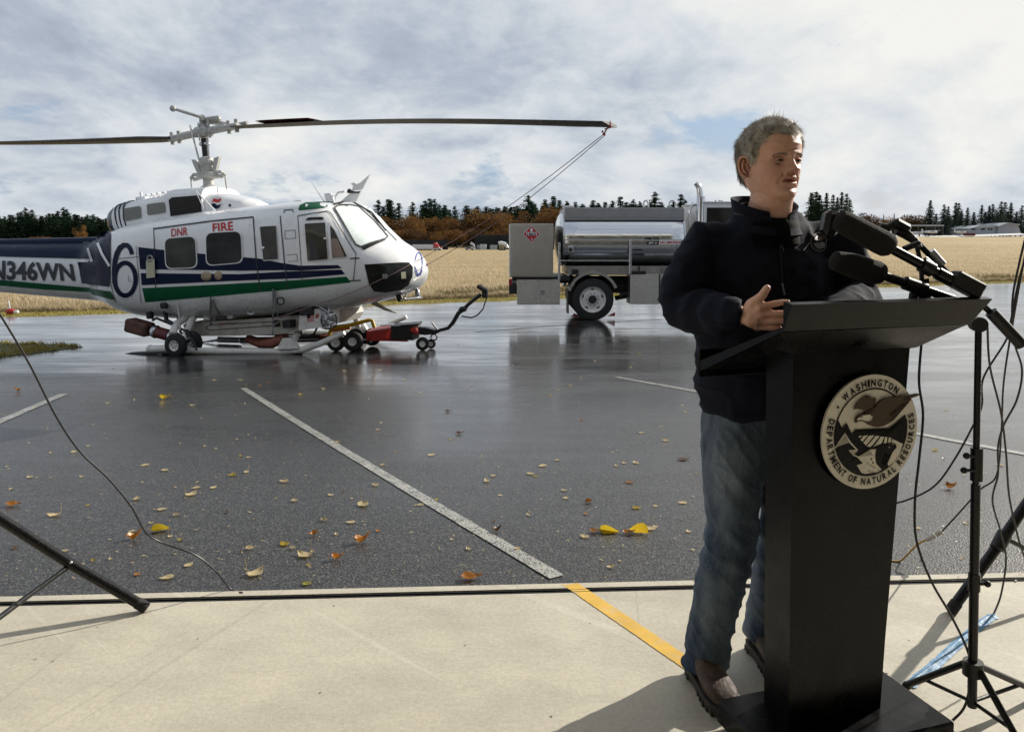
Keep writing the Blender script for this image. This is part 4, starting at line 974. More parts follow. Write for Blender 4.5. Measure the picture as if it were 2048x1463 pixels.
tank_ = tm.add(vs, fs).build('fuel_tank', M_ALU, truck, angle=60)
def tring(x, w_, name):
    m = MB(); vs = []; fs = []
    for xx, r_ in ((x - w_, 1.0), (x - w_, 1.012), (x + w_, 1.012), (x + w_, 1.0)):
        for k in range(nseg):
            an = 2 * math.pi * k / nseg; c_, s_ = math.cos(an), math.sin(an); e = 2 / 2.5
            vs.append((xx, yc_ + yw * r_ * math.copysign(abs(c_) ** e, c_), zc + hz2 * r_ * math.copysign(abs(s_) ** e, s_)))
    for i in range(3):
        for k in range(nseg): fs.append((i * nseg + k, i * nseg + (k + 1) % nseg, (i + 1) * nseg + (k + 1) % nseg, (i + 1) * nseg + k))
    return m.add(vs, fs).build(name, M_STEEL, tank_)
for x in (X0, X1): tring(x, .02, 'tank_rim')
tbox('tank_top_panel', 1129, 415, 1369, 436, .25, 2.1, pm('grey_sheet', (.30, .31, .33), .35, metal=.7, var=.1), bev=.01)
tbox('tank_top_panel', 1129, 436, 1369, 440, .18, .24, MATS['grey_sheet'], bev=.004)
tbox('belly_rail', 1129, 478.5, 1374, 481.5, -.01, .03, M_STEEL, bev=.004)
lettering('capacity_lettering', '1500 GAL', [(1290, 480), (1320, 480), (1320, 474.5), (1290, 474.5)], M_TEXTB, lambda x, y, o: Tk(x, y, -.02), tank_, bold=.03, cut=0)
sg = tbox('fuel_grade_sign', 1295, 483, 1316.5, 490, -.03, -.015, M_TEXTB, bev=0)
lettering('fuel_grade_lettering', 'JET A', [(1297, 488.6), (1314.5, 488.6), (1314.5, 484.2), (1297, 484.2)], MATS['placard_white'], lambda x, y, o: Tk(x, y, -.034), sg, bold=.03, cut=0)
sg = tbox('no_smoking_sign', 1318, 480.5, 1367, 489, -.03, -.015, MATS['placard_white'], bev=0)
lettering('no_smoking_lettering', 'NO SMOKING', [(1320, 487.2), (1365, 487.2), (1365, 482.3), (1320, 482.3)], M_RED, lambda x, y, o: Tk(x, y, -.034), sg, bold=.035, cut=0)
for x0 in (1125.5, ): pass
tbox('fitting_panel', 1135, 532, 1372, 550, .12, 2.2, pm('satin_frame', (.33, .32, .30), .4, metal=.7, var=.2, vscale=4), bev=.01)
tbox('vent_grille', 1144, 539, 1157, 548, .09, .118, M_BLACK, bev=0); tbox('vent_grille', 1323, 535, 1336, 548, .09, .118, M_GREY, bev=0)
tbox('tank_valve', 1136, 493, 1147, 505, -.02, .06, M_STEEL); MB().sphere(Tk(1141, 499, -.04), .045).build('valve_knob', M_BLACK, truck)
tbox('gauge_box', 1356, 490, 1368, 500, -.03, .06, M_STEEL); tbox('valve_handle', 1263, 542, 1292, 548, .0, .1, M_BLACK); tbox('lever', 1277, 531, 1280, 543, .02, .05, M_BLACK)
tbox('rubber_pad', 1268, 506, 1289, 511, -.04, -.01, M_BLACK)
# chassis, fender, rails
tbox('chassis_rail', 1112, 552, 1520, 566, .7, .9, M_BLACK); tbox('chassis_rail', 1112, 552, 1520, 566, 1.4, 1.6, M_BLACK)
tbox('cross_member', 1024, 553, 1140, 562, .1, 2.2, M_BLACK); tbox('drive_housing', 1150, 565, 1270, 585, .75, 1.6, M_BLACK)
tbox('rear_bumper', 1018, 571, 1034, 588, .05, 2.2, M_BLACK); tbox('tail_light', 1017.5, 558, 1024, 571, -.02, .1, pm('tail_light_red', (.25, .02, .03), .2))
MB().cyl(Tk(1240, 590, .5), Tk(1262, 585, .5), .09).build('drive_shaft', M_BLACK, truck); MB().cyl(Tk(1230, 596, 1.1), Tk(1262, 590, 1.1), .06).build('drive_shaft', M_BLACK, truck)
def fender(cx, cy, r_, a0, a1, d0, d1, name, mat):
    c = Tk(cx, cy, 0); m = MB(); vs = []; fs = []; n = 20; sc_ = TY / FPX
    for i in range(n + 1):
        an = R(a0 + (a1 - a0) * i / n)
        for rr, dd in ((r_, d0), (r_, d1), (r_ - 2.0, d1), (r_ - 2.0, d0 + .012), (r_ - 5.5, d0 + .012), (r_ - 5.5, d0)):
            vs.append((c.x + rr * math.cos(an) * sc_, dd, c.z + rr * math.sin(an) * sc_))
    for i in range(n):
        for k in range(6): fs.append((i * 6 + k, i * 6 + (k + 1) % 6, (i + 1) * 6 + (k + 1) % 6, (i + 1) * 6 + k))
    fs.append(tuple(range(5, -1, -1))); fs.append(tuple(range(n * 6, n * 6 + 6)))
    return m.add(vs, fs).build(name, mat, truck)
fender(1186, 594, 52, 22, 165, .0, .55, 'fender', M_STEEL); fender(1186, 594, 52, 22, 165, 1.75, 2.3, 'fender', M_STEEL)
tbox('mud_flap', 1135, 578, 1138, 627, .05, .5, M_BLACK, bev=.002)
def tw_(px, dy, name='truck_wheel'):
    e = empty(name); e.parent = truck; c = Tk(px, 599, 0); e.location = (c.x, dy, .495)
    tt = .27; o = MB(); prof = [(-tt / 2, .31), (-tt / 2, .42), (-tt * .42, .48), (-tt * .3, .5), (tt * .3, .5), (tt * .42, .48), (tt / 2, .42), (tt / 2, .31)]
    o.lathe((0, 0, 0), (0, 1, 0), prof, 40, cap=False).build('tyre', M_RUBBER, e)
    h = MB().lathe((0, -.05, 0), (0, 1, 0), [(-.075, .315), (-.08, .305), (-.03, .285), (.0, .25), (-.03, .17), (-.03, .0)], 40, cap=False).build('rim', M_WHITE2, e)
    hub = MB().lathe((0, -.08, 0), (0, -1, 0), [(0, .10), (.05, .095), (.07, .08), (.075, 0)], 20, cap=False).build('hub', M_BLACK, e)
    hb_ = MB()
    for k in range(10):
        an = 2 * math.pi * k / 10; p = Vector((math.cos(an) * .145, -.085, math.sin(an) * .145)); hb_.cyl(p, p + Vector((0, -.02, 0)), .014, n=6)
    hb_.build('wheel_nuts', M_DARKM, h)['kind'] = 'stuff'
    hb_ = MB()
    for k in range(5):
        an = 2 * math.pi * (k + .25) / 5; p = Vector((math.cos(an) * .235, -.048, math.sin(an) * .235)); tn_ = Vector((-math.sin(an), 0, math.cos(an)))
        nn = Vector((math.cos(an), 0, math.sin(an))); hb_.prism([p + tn_ * (.04 * math.cos(q)) + nn * (.018 * math.sin(q)) - Vector((0, .02, 0)) for q in np.linspace(0, 5.6, 10)], [p + tn_ * (.04 * math.cos(q)) + nn * (.018 * math.sin(q)) - Vector((0, .0, 0)) for q in np.linspace(0, 5.6, 10)])
    hb_.build('hand_holes', M_BLACK, h)['kind'] = 'stuff'
tw_(1186, .17); tw_(1186, .50); tw_(1186, 1.85); tw_(1186, 2.15); tw_(1545, .17); tw_(1545, 2.15)
for px in (1150, 1222):
    MB().prism([Tk(px - 8, 632, .3), Tk(px + 8, 632, .3), Tk(px + 8, 624, .3) if px > 1186 else Tk(px - 1, 626, .3)], [Tk(px - 8, 632, .5), Tk(px + 8, 632, .5), Tk(px + 8, 624, .5) if px > 1186 else Tk(px - 1, 626, .5)]).build('wheel_chock', M_REDP, truck)
rl = tbox('side_ladder', 1258, 480, 1264, 548, -.06, -.02, M_STEEL); tbox('side_ladder', 1116, 485, 1121, 560, -.06, -.02, M_STEEL)
tbox('side_rail', 1116, 520, 1260, 522.5, -.05, -.02, M_STEEL, bev=.003)
for px in (1292, 1345):
    w_ = 4.5 if px < 1300 else 6; MB().tube([Tk(px - w_, 414, .6), Tk(px - w_, 405, .6), Tk(px - w_ * .5, 401.5, .6), Tk(px + w_ * .5, 401.5, .6), Tk(px + w_, 405, .6), Tk(px + w_, 414, .6)], .022, 8).build('grab_hoop', M_STEEL, truck)
tbox('roof_lamp', 1129, 411, 1148, 415, .4, .8, M_WHITE2)
MB().tube([Tk(1380, 470, .3), Tk(1380, 420, .3), Tk(1384, 411, .3), Tk(1391, 409, .3), Tk(1398, 411, .3)], .03, 8).build('breather_pipe', M_STEEL, truck)
MB().tube([Tk(1400, 470, .2), Tk(1400, 388, .2), Tk(1399, 378, .2), Tk(1396, 371, .2), Tk(1391, 366, .2)], [.075, .075, .07, .065, .06], 16).lathe(Tk(1400, 470, .2), (0, 0, 1), [(0, .10), (.9, .10), (.92, .078)], 18).build('exhaust_stack', M_ALU, truck)
cb = MB(); pts = [(1408, 405), (1500, 404), (1522, 440), (1525, 490), (1610, 496), (1622, 560), (1622, 590), (1408, 590)]
cb.prism([Tk(*p, .1) for p in pts], [Tk(*p, .1) + Vector((0, 2.1, 0)) for p in pts]); cabo = cb.build('cab', M_WHITE, truck, smooth=False)
tbox('cab_window', 1413, 415, 1500, 450, .085, .098, M_GLASSD, bev=.004, parent=cabo); tbox('roof_edge', 1405, 402.5, 1505, 405.5, .05, 2.25, M_WHITE, parent=cabo)
MB().prism([Tk(1516, 500, .085), Tk(1519, 500, .085), Tk(1519, 588, .085), Tk(1516, 588, .085)], [Tk(1516, 500, .098), Tk(1519, 500, .098), Tk(1519, 588, .098), Tk(1516, 588, .098)]).build('door_seam', M_LINE, cabo)
tbox('door_seam', 1408, 455, 1518, 456, .085, .098, M_LINE, bev=0, parent=cabo); tbox('door_handle', 1420, 470, 1432, 473, .06, .098, M_STEEL, parent=cabo); tbox('grille', 1621, 505, 1625, 570, .5, 1.8, M_STEEL, parent=cabo)
tbox('front_bumper', 1612, 588, 1630, 604, .1, 2.2, M_STEEL, parent=truck); tbox('cab_step', 1440, 590, 1500, 606, .08, .4, M_TREAD, parent=truck); tbox('headlight', 1620, 560, 1626, 574, .2, .5, M_STEEL, parent=cabo)
for px in (1432, 1439): tbox('marker_lamp', px - 1.2, 400, px + 1.2, 402.6, .5, .56, M_BLACK, parent=cabo)

# ================================================================== TREES
def leaf_mat(name, stops, scale=1.2):
    m, t = mat_nodes(name); v = t('ShaderNodeTexCoord').outputs['Object']
    at = t('ShaderNodeAttribute', attribute_name='tint').outputs['Fac']
    rd = t('ShaderNodeObjectInfo').outputs['Random']
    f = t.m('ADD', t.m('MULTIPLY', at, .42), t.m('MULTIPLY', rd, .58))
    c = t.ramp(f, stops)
    d = t('ShaderNodeBsdfDiffuse', {0: c}); tl = t('ShaderNodeBsdfTranslucent', {0: c})
    mx = t('ShaderNodeMixShader', {0: .22, 1: d.outputs[0], 2: tl.outputs[0]}); t('ShaderNodeOutputMaterial', {0: mx.outputs[0]}); return m
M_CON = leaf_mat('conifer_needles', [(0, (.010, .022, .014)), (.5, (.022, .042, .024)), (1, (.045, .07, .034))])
M_CONH = leaf_mat('conifer_needles_hazed', [(0, (.035, .050, .045)), (.5, (.055, .075, .060)), (1, (.08, .105, .075))])  # distance haze put into the colour as paler needles
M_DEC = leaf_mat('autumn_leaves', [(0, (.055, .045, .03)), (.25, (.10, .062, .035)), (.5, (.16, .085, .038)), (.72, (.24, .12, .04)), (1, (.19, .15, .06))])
M_BARK = pm('bark', (.06, .045, .035), .9)
def leaf_mesh(name, P_, N_, S_, tint, mat):
    """one small irregular quad per leaf clump"""
    P_ = np.array(P_); n = len(P_); A = rng.normal(size=(n, 3)); A -= (A * N_).sum(1)[:, None] * N_ if N_ is not None else 0
    A /= np.linalg.norm(A, axis=1)[:, None]; B = rng.normal(size=(n, 3)) if N_ is None else np.cross(N_, A); B -= (B * A).sum(1)[:, None] * A; B /= np.linalg.norm(B, axis=1)[:, None]
    S_ = np.array(S_)[:, None]; r1, r2 = rng.uniform(.6, 1.2, (n, 1)), rng.uniform(.35, .9, (n, 1))
    V = np.stack([P_ - A * S_ * r1, P_ - B * S_ * r2, P_ + A * S_ * r1 * rng.uniform(.6, 1.2, (n, 1)), P_ + B * S_ * r2], 1).reshape(-1, 3)
    me = bpy.data.meshes.new(name); me.vertices.add(len(V)); me.vertices.foreach_set('co', V.ravel()); F = np.arange(n * 4, dtype=np.int32)
    me.loops.add(n * 4); me.loops.foreach_set('vertex_index', F); me.polygons.add(n); me.polygons.foreach_set('loop_start', np.arange(0, n * 4, 4, dtype=np.int32)); me.update(calc_edges=True)
    at = me.attributes.new('tint', 'FLOAT', 'POINT'); at.data.foreach_set('value', np.repeat(tint, 4).astype(np.float32)); me.materials.append(mat); return me
def conifer_mesh(k, h=1.0, wid=.2, n=4400, mat=None, base=.08):
    P_ = []; S_ = []; tn = []
    whorls = 34
    for i in range(whorls):
        t = (i + rng.uniform(-.3, .3)) / whorls; t = min(.99, max(0, t)); z = base + (1 - base) * t
        r0 = wid * (1 - t) ** .85 * (.75 + .35 * rng.random()) + .008
        nb = int(5 + 9 * (1 - t))
        for b in range(nb):
            a = rng.uniform(0, 6.283); L = r0 * rng.uniform(.55, 1.15); m = max(2, int(n / whorls / nb * (1.5 - t)))
            for j in range(m):
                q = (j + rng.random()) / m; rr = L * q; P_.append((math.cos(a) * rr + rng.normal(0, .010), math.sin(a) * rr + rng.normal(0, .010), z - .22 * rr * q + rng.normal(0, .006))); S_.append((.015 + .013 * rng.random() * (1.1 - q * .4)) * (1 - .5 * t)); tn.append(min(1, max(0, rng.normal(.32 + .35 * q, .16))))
    P_.append((0, 0, 1.0)); S_.append(.008); tn.append(.5)
    return leaf_mesh('conifer_crown', P_, None, S_, np.array(tn), mat)
def decid_mesh(k, n=2200, mat=None, tall=1.0):
    P_ = []; S_ = []; tn = []
    bl = [(rng.uniform(-.24, .24), rng.uniform(-.24, .24), rng.uniform(.30, .80), rng.uniform(.13, .24)) for _ in range(15)]
    for _ in range(n):
        x, y, z, r_ = bl[rng.integers(len(bl))]; d = rng.normal(size=3); d /= np.linalg.norm(d); q = r_ * rng.random() ** .45
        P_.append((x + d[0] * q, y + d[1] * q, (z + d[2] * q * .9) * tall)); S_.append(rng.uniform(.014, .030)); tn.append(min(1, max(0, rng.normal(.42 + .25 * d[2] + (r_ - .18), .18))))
    return leaf_mesh('leafy_crown', P_, None, S_, np.array(tn), mat)
def trunk_mesh(r_, h, name='trunk', limbs=0):
    m = MB().tube([(0, 0, -.05), (0.004, 0, h * .5), (0, 0.003, h)], [r_, r_ * .7, r_ * .12], 7)
    for k in range(limbs):
        a = rng.uniform(0, 6.28); z = rng.uniform(.2, .6); L = rng.uniform(.2, .38)
        m.tube([(0, 0, z), (math.cos(a) * L * .5, math.sin(a) * L * .5, z + L * .5), (math.cos(a) * L, math.sin(a) * L, z + L * .8)], [r_ * .5, r_ * .3, r_ * .06], 5)
    return m.mesh(name)
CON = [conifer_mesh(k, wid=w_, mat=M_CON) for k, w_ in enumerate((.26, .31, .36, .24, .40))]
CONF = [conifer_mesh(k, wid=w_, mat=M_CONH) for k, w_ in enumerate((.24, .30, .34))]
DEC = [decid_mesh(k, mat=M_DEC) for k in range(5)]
TRC = trunk_mesh(.018, .97); TRD = trunk_mesh(.022, .7, limbs=9)
for m in (TRC, TRD): m.materials.append(M_BARK)
def tree(name, px, ptop, Y, crown, trunk, label, group, base=None, wfac=1.0, sink=.0):
    d = ray(px, 480); x = d[0] / d[1] * Y; gb = gz(x, Y); top = PY(px, ptop, Y).z; h = top - gb
    e = empty(name, (x, Y, gb), (label + ', ' + where(px)) if group else label, 'tree', group); e.rotation_euler.z = rng.uniform(0, 6.28)
    for nm, me in (('crown', crown), ('trunk', trunk)):
        o = bpy.data.objects.new(nm, me); col.objects.link(o); o.parent = e; o.scale = (h * wfac, h * wfac, h)
    return e
def pick(l): return l[rng.integers(len(l))]
def where(x):
    for a, b, t_ in ((-99, 60, 'over the left part of the tail boom'), (60, 140, 'over the middle of the tail boom'), (140, 300, 'next to the exhaust')):
        if a <= x < b: return t_
# far left: dense dark forest
lt = 'tall dark evergreen of the far left forest'
tops = [(x, 424 + 6 * math.sin(x * .09) + rng.uniform(-5, 12) + max(0, (x - 165) * .25)) for x in range(-40, 226, 7)]
for x, yt_ in tops: tree('conifer', x + rng.uniform(-3, 3), yt_, 300 + rng.uniform(-8, 8), pick(CON), TRC, lt, 'forest conifers far left', wfac=1.6)
for x in list(range(-40, 240, 9)) + list(range(-36, 240, 14)): tree('conifer', x, 440 + rng.uniform(-12, 12), 270 + rng.uniform(-6, 6), pick(CON), TRC, 'lower dark evergreen of the far left forest', 'front rank conifers far left', wfac=2.1)
tree('autumn_tree', 161, 446, 240, DEC[0], TRD, 'yellow green tree standing before the dark forest left of the helicopter exhaust', None, wfac=.75)
tree('autumn_tree', 176, 470, 238, DEC[1], TRD, 'low russet tree just above the right end of the tail boom', None, wfac=1.2)
for x in (66, 88): tree('autumn_tree', x, 470, 238, DEC[2], TRD, 'brown bush like tree peeking over the tail boom', 'brown trees over the tail boom', wfac=1.4)
# middle: autumn wood with tall conifers behind
mid = [(758, 399), (768, 412), (777, 396), (783, 398), (798, 405), (826, 403), (851, 400), (860, 396), (870, 397), (879, 408), (890, 412), (910, 411), (942, 425), (980, 415), (992, 418), (1010, 411), (1022, 412), (1034, 410), (1045, 420), (1056, 389), (1064, 402), (1090, 397), (1106, 390), (1118, 398), (1133, 401), (1150, 402), (1186, 399), (1195, 404), (1210, 402), (1224, 400), (1240, 392), (1252, 403), (1266, 398), (1278, 402), (1308, 383), (1322, 404), (1345, 402), (1360, 387), (1368, 398), (1384, 405), (1400, 402), (1424, 404), (1440, 400), (1460, 405), (1620, 383), (1629, 382), (1636, 388)]
lm = 'dark conifer behind the autumn wood'
def where(x):
    for a, b, t_ in ((-99, 60, 'over the left part of the tail boom'), (60, 140, 'over the middle of the tail boom'), (140, 300, 'next to the exhaust'), (300, 800, 'just right of the windscreen'), (800, 880, 'above the white trailer'), (880, 960, 'above the parked silver car'), (960, 1020, 'above the containers'), (1020, 1130, 'above the truck cabinet'), (1130, 1260, 'over the left half of the fuel tank'), (1260, 1380, 'over the right half of the fuel tank'), (1380, 1600, 'beside the exhaust stack'), (1600, 1720, 'by the speaker shoulder'), (1720, 1810, 'over the foam microphones'), (1810, 1900, 'over the open shed'), (1900, 1940, 'left of the pale hangar'), (1940, 1990, 'over the left half of the pale hangar'), (1990, 2400, 'over the right half of the pale hangar')):
        if a <= x < b: return t_
for x, y in mid: tree('conifer', x, y, 260 + rng.uniform(-12, 12), pick(CON), TRC, lm, 'conifers behind the autumn wood', wfac=1.45)
for x in list(range(845, 905, 9)) + list(range(1150, 1300, 12)): tree('conifer', x, 412 + rng.uniform(-5, 8), 268 + rng.uniform(-10, 10), pick(CON), TRC, lm, 'conifers behind the autumn wood', wfac=1.7)
for x in range(930, 1480, 9): tree('conifer', x + rng.uniform(-4, 4), 411 + rng.uniform(-6, 8) - 4 * math.sin(x * .03), 275 + rng.uniform(-8, 8), pick(CON), TRC, 'short dark conifer of the farthest rank', 'farthest rank conifers behind the truck', wfac=1.9)
la = 'orange brown autumn tree'
for x in range(700, 1500, 15):
    y0 = 433 + 7 * math.sin(x * .05) + rng.uniform(-15, 11) - (8 if x > 930 else 0)
    tree('autumn_tree', x + rng.uniform(-4, 4), y0, 232 + rng.uniform(-8, 8), pick(DEC), TRD, la, 'autumn trees across the airfield', wfac=1.05)
for x in range(705, 1500, 19): tree('autumn_tree', x, 455 + rng.uniform(-6, 8), 212 + rng.uniform(-5, 5), pick(DEC), TRD, 'low brown tree fronting the wood', 'low autumn trees at the front', wfac=1.5)
# right: darker conifers round the far hangars
rc = [(1650, 384), (1663, 388), (1672, 393), (1680, 383), (1690, 386), (1697, 398), (1857, 399), (1885, 408), (1893, 412), (1908, 404), (1914, 405), (1932, 414), (1960, 409), (1975, 410), (1982, 407), (1998, 402), (2006, 403), (2018, 404), (2040, 410), (2052, 413), (2070, 405)]
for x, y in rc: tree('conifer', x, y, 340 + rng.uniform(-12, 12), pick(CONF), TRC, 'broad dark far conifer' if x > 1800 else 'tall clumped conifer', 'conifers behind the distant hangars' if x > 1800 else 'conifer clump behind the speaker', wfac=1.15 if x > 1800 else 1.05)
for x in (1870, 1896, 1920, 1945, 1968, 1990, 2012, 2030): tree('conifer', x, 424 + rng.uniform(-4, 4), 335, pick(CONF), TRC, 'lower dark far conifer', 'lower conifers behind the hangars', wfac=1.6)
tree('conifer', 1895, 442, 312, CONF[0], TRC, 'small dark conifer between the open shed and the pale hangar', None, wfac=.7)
for x, y in ((1715, 428), (1730, 421), (1745, 424), (1760, 436), (1775, 434), (1790, 430), (1805, 432), (1822, 424), (1838, 421), (1850, 430), (1660, 430), (1680, 428), (1868, 440), (1700, 432)):
    tree('autumn_tree', x, y, 350 + rng.uniform(-8, 8), pick(DEC), TRD, 'hazy russet tree', 'russet trees behind the microphones', wfac=1.2)
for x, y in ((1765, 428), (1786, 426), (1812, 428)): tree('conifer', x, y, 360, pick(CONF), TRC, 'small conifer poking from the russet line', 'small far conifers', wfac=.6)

# ================================================================== FAR AIRFIELD
def farbox(x0, y0, x1, y1, Y, dep, mat, name, label=None, cat=None, parent=None, group=None, bev=0):
    a, b = PY(x0, y1, Y), PY(x1, y0, Y)
    o = MB().box(((a.x + b.x) / 2, Y + dep / 2, (a.z + b.z) / 2), (b.x - a.x, dep, b.z - a.z), bev=bev).build(name, mat, parent, smooth=False)
    if label: setp(o, label, cat, group)
    return o
m_hedge = pm('dark_hedge', (.010, .013, .012), .95, bump=1, bscale=3, var=.4, vscale=.3)
def hedge(x0, x1, yt_, yb, Y, label):
    m = MB(); N = 60; vs = []; fs = []
    for i in range(N + 1):
        px = x0 + (x1 - x0) * i / N; b = PY(px, yb, Y); tz = PY(px, yt_, Y).z + .25 * noise.noise(Vector((px * .13, 1, 0))); b.z = gz(b.x, b.y) - .2
        vs += [(b.x, Y - .5, b.z), (b.x, Y - .7, (b.z + tz) / 2), (b.x, Y, tz), (b.x, Y + 1, tz), (b.x, Y + 1.5, b.z)]
    for i in range(N):
        for k in range(4): fs.append((i * 5 + k, i * 5 + k + 1, (i + 1) * 5 + k + 1, (i + 1) * 5 + k))
    o = m.add(vs, fs).build('hedge', m_hedge); setp(o, label, 'hedge')
hedge(690, 895, 480, 500, 175, 'low dark hedge behind the white trailer'); hedge(950, 1140, 470, 500, 178, 'tall dark hedge bank behind the containers near the truck')
Yv = 162
tr_ = empty('semi_trailer', PY(845, 500, Yv), 'long white box trailer parked at the far edge of the field', 'trailer')
def rel(o, e): o.parent = e; o.matrix_parent_inverse = Matrix.Translation(-e.location); return o
m_wh = pm('far_white', (.62, .63, .65), .5); m_gy = pm('far_grey', (.30, .33, .36), .5)
rel(farbox(824, 489, 866.5, 498, Yv, 2.5, m_wh, 'trailer_box'), tr_); rel(farbox(828, 498, 862, 500, Yv + .3, 1.5, M_BLACK, 'trailer_underframe'), tr_)
tc_ = empty('truck_tractor', PY(872, 500, Yv), 'small red truck cab at the right end of the white trailer', 'truck')
rel(farbox(867.5, 489, 876, 498, Yv, 2.4, M_REDP, 'cab'), tc_); rel(farbox(867.5, 484.5, 873, 489, Yv, 2.2, MATS['faded_red'], 'air_deflector'), tc_); rel(farbox(868, 498, 880, 501, Yv + .3, 1.8, M_BLACK, 'wheels'), tc_); rel(farbox(876, 493, 882, 499, Yv, 2.2, M_REDP, 'hood'), tc_)
def car(px, py, w_, Y, mat, label):
    a = PY(px, py, Y); e = empty('parked_car', (a.x, Y, gz(a.x, Y)), label, 'car'); s_ = w_ / FPX * Y; 
    P2 = [(-.5, .10), (-.5, .22), (-.40, .26), (-.22, .40), (.14, .41), (.30, .27), (.5, .22), (.5, .10)]
    MB().prism([Vector((x * s_, 0, z * s_)) for x, z in P2], [Vector((x * s_, 1.7, z * s_)) for x, z in P2]).build('car_body', mat, e, smooth=False)
    P3 = [(-.36, .26), (-.21, .375), (.12, .385), (.25, .27)]
    MB().prism([Vector((x * s_, -.02, z * s_)) for x, z in P3], [Vector((x * s_, 1.72, z * s_)) for x, z in P3]).build('car_windows', M_GLASSD, e, smooth=False)
    for q in (-.3, .3):
        for dy in (.0, 1.5): MB().cyl((q * s_, dy - .02, .09 * s_), (q * s_, dy + .2, .09 * s_), .085 * s_, n=12).build('car_wheel', M_RUBBER, e)
car(875, 503, 16, 158, m_wh, 'small white car parked in front of the red truck cab'); car(939, 502, 18, 160, m_gy, 'silver car parked alone at the far field edge')
farbox(954, 490, 962, 498, 163, 2.5, m_gy, 'container', 'small grey blue container left of its neighbour near the dark hedge', 'container')
farbox(960, 488.5, 972, 499, 162, 2.5, pm('pale_container', (.42, .45, .47), .5), 'container', 'pale grey container in the middle of the far equipment yard', 'container')
farbox(980, 490, 994, 499, 162, 2.5, m_gy, 'container', 'blue grey slatted container beside the excavator', 'container')
ex_ = empty('excavator', PY(1004, 499, 163), 'pale excavator with a folded arm beside the truck\'s rear cabinet', 'excavator')
rel(MB().tube([PY(997, 487, 163), PY(1003, 486, 163), PY(1012, 489, 163)], .45, 6).build('excavator_arm', m_wh), ex_); rel(MB().tube([PY(1012, 489, 163), PY(1015, 496, 163)], .35, 6).build('excavator_stick', m_wh), ex_); rel(farbox(998, 491, 1008, 498, 163, 2, pm('far_yellow', (.30, .27, .16), .6), 'excavator_cab'), ex_); rel(farbox(997, 498, 1011, 501, 163, 2.4, M_BLACK, 'excavator_tracks'), ex_)
lb = empty('work_lift', PY(946, 490, 163), 'small white tilted lift basket above the far containers', 'lift'); rel(MB().box(PY(945, 488, 163), (1.0, .5, .5), rot=Matrix.Rotation(.6, 3, 'Y')).build('basket', m_wh), lb); rel(MB().tube([PY(947, 489, 163), PY(952, 499, 163)], .12, 6).build('lift_boom', m_wh), lb)
# pale taxiway strip, open shed with aircraft, pale hangar at the right
Yh = 318
def gline(pxs, yt_, yb, name, mat):
    vs = []; n = len(pxs)
    for px, a_, b_ in pxs:
        for y in (a_, b_):
            q = PY(px, y, 300); vs.append((q.x, 300 if y == b_ else 306, q.z))
    return MB().add(vs, [(2 * i, 2 * i + 1, 2 * i + 3, 2 * i + 2) for i in range(n - 1)]).build(name, mat, smooth=False)
o = gline([(1820, 473, 477), (1930, 470, 473.5), (2060, 466, 469)], 0, 0, 'taxiway', pm('pale_concrete', (.55, .55, .53), .8)); o['kind'] = 'structure'
hg_ = empty('distant_hangar', PY(1990, 468, Yh), 'pale blue grey hangar with a curved roof at the right edge of the field', 'hangar')
m_sid = pm('pale_siding', (.33, .36, .43), .7, var=.06, vscale=.4); m_rf = pm('pale_roof', (.42, .46, .48), .6)
def farprism(pts, Y, dep, mat, name, e): return rel(MB().prism([PY(x, y, Y) for x, y in pts], [PY(x, y, Y) + Vector((0, dep, 0)) for x, y in pts]).build(name, mat, smooth=False), e)
farprism([(1995, 468), (1997, 452), (2016, 446.5), (2036, 449.5), (2042, 466.5)], Yh, 22, m_sid, 'end_wall', hg_)
farprism([(1938, 469), (1939, 456), (1996, 452.5), (1996, 468)], Yh + 1, 18, m_sid, 'side_wall', hg_)
farprism([(1995, 452.3), (2016, 445), (2040, 448.5), (2040, 450), (2016, 446.7), (1996, 453.5)], Yh - .8, 24, m_rf, 'roof', hg_); farprism([(1937, 457), (1962, 450.2), (1998, 449.6), (1997, 453.4)], Yh + .6, 18, m_rf, 'lean_to_roof', hg_)
for x in (1944, 1948, 1963, 1967, 1977, 1982): rel(farbox(x, 456.5, x + 2.6, 460, Yh + .8, .3, M_GLASSD, 'window'), hg_)
sh = empty('open_shed', PY(1845, 470, Yh + 3), 'long open fronted aircraft shed with a flat pale roof', 'shed')
rel(farbox(1815, 449.5, 1888, 452, Yh + 3, 14, m_rf, 'roof'), sh); rel(farbox(1818, 452, 1887, 469, Yh + 15, 1, pm('shed_back', (.05, .045, .04), .9), 'back_wall'), sh)
for x in (1818, 1836, 1852, 1870, 1886): rel(farbox(x, 452, x + 1, 470, Yh + 3, .3, m_gy, 'post'), sh)
def plane_(px, py, s_, label):
    p = PY(px, py, 308); e = empty('light_aircraft', (p.x, 308, gz(p.x, 308)), label, 'aircraft'); z = p.z - gz(p.x, 308)
    MB().tube([(-3.4 * s_, 0, z + .3), (-1 * s_, 0, z + .2), (1.6 * s_, 0, z + .3), (2.3 * s_, 0, z)], [.12, .45, .6, .25], 10).build('fuselage', m_wh, e); MB().box((.5 * s_, 0, z + .8), (1.3, 9, .14)).build('wing', m_wh, e)
    MB().prism([(-3.5 * s_, 0, z + .3), (-2.7 * s_, 0, z + .3), (-3.2 * s_, 0, z + 1.5), (-3.6 * s_, 0, z + 1.5)], [(-3.5 * s_, .1, z + .3), (-2.7 * s_, .1, z + .3), (-3.2 * s_, .1, z + 1.5), (-3.6 * s_, .1, z + 1.5)]).build('tail_fin', m_wh, e); MB().cyl((1 * s_, 0, 0), (1 * s_, 0, z), .1, n=8).build('landing_gear', M_BLACK, e)
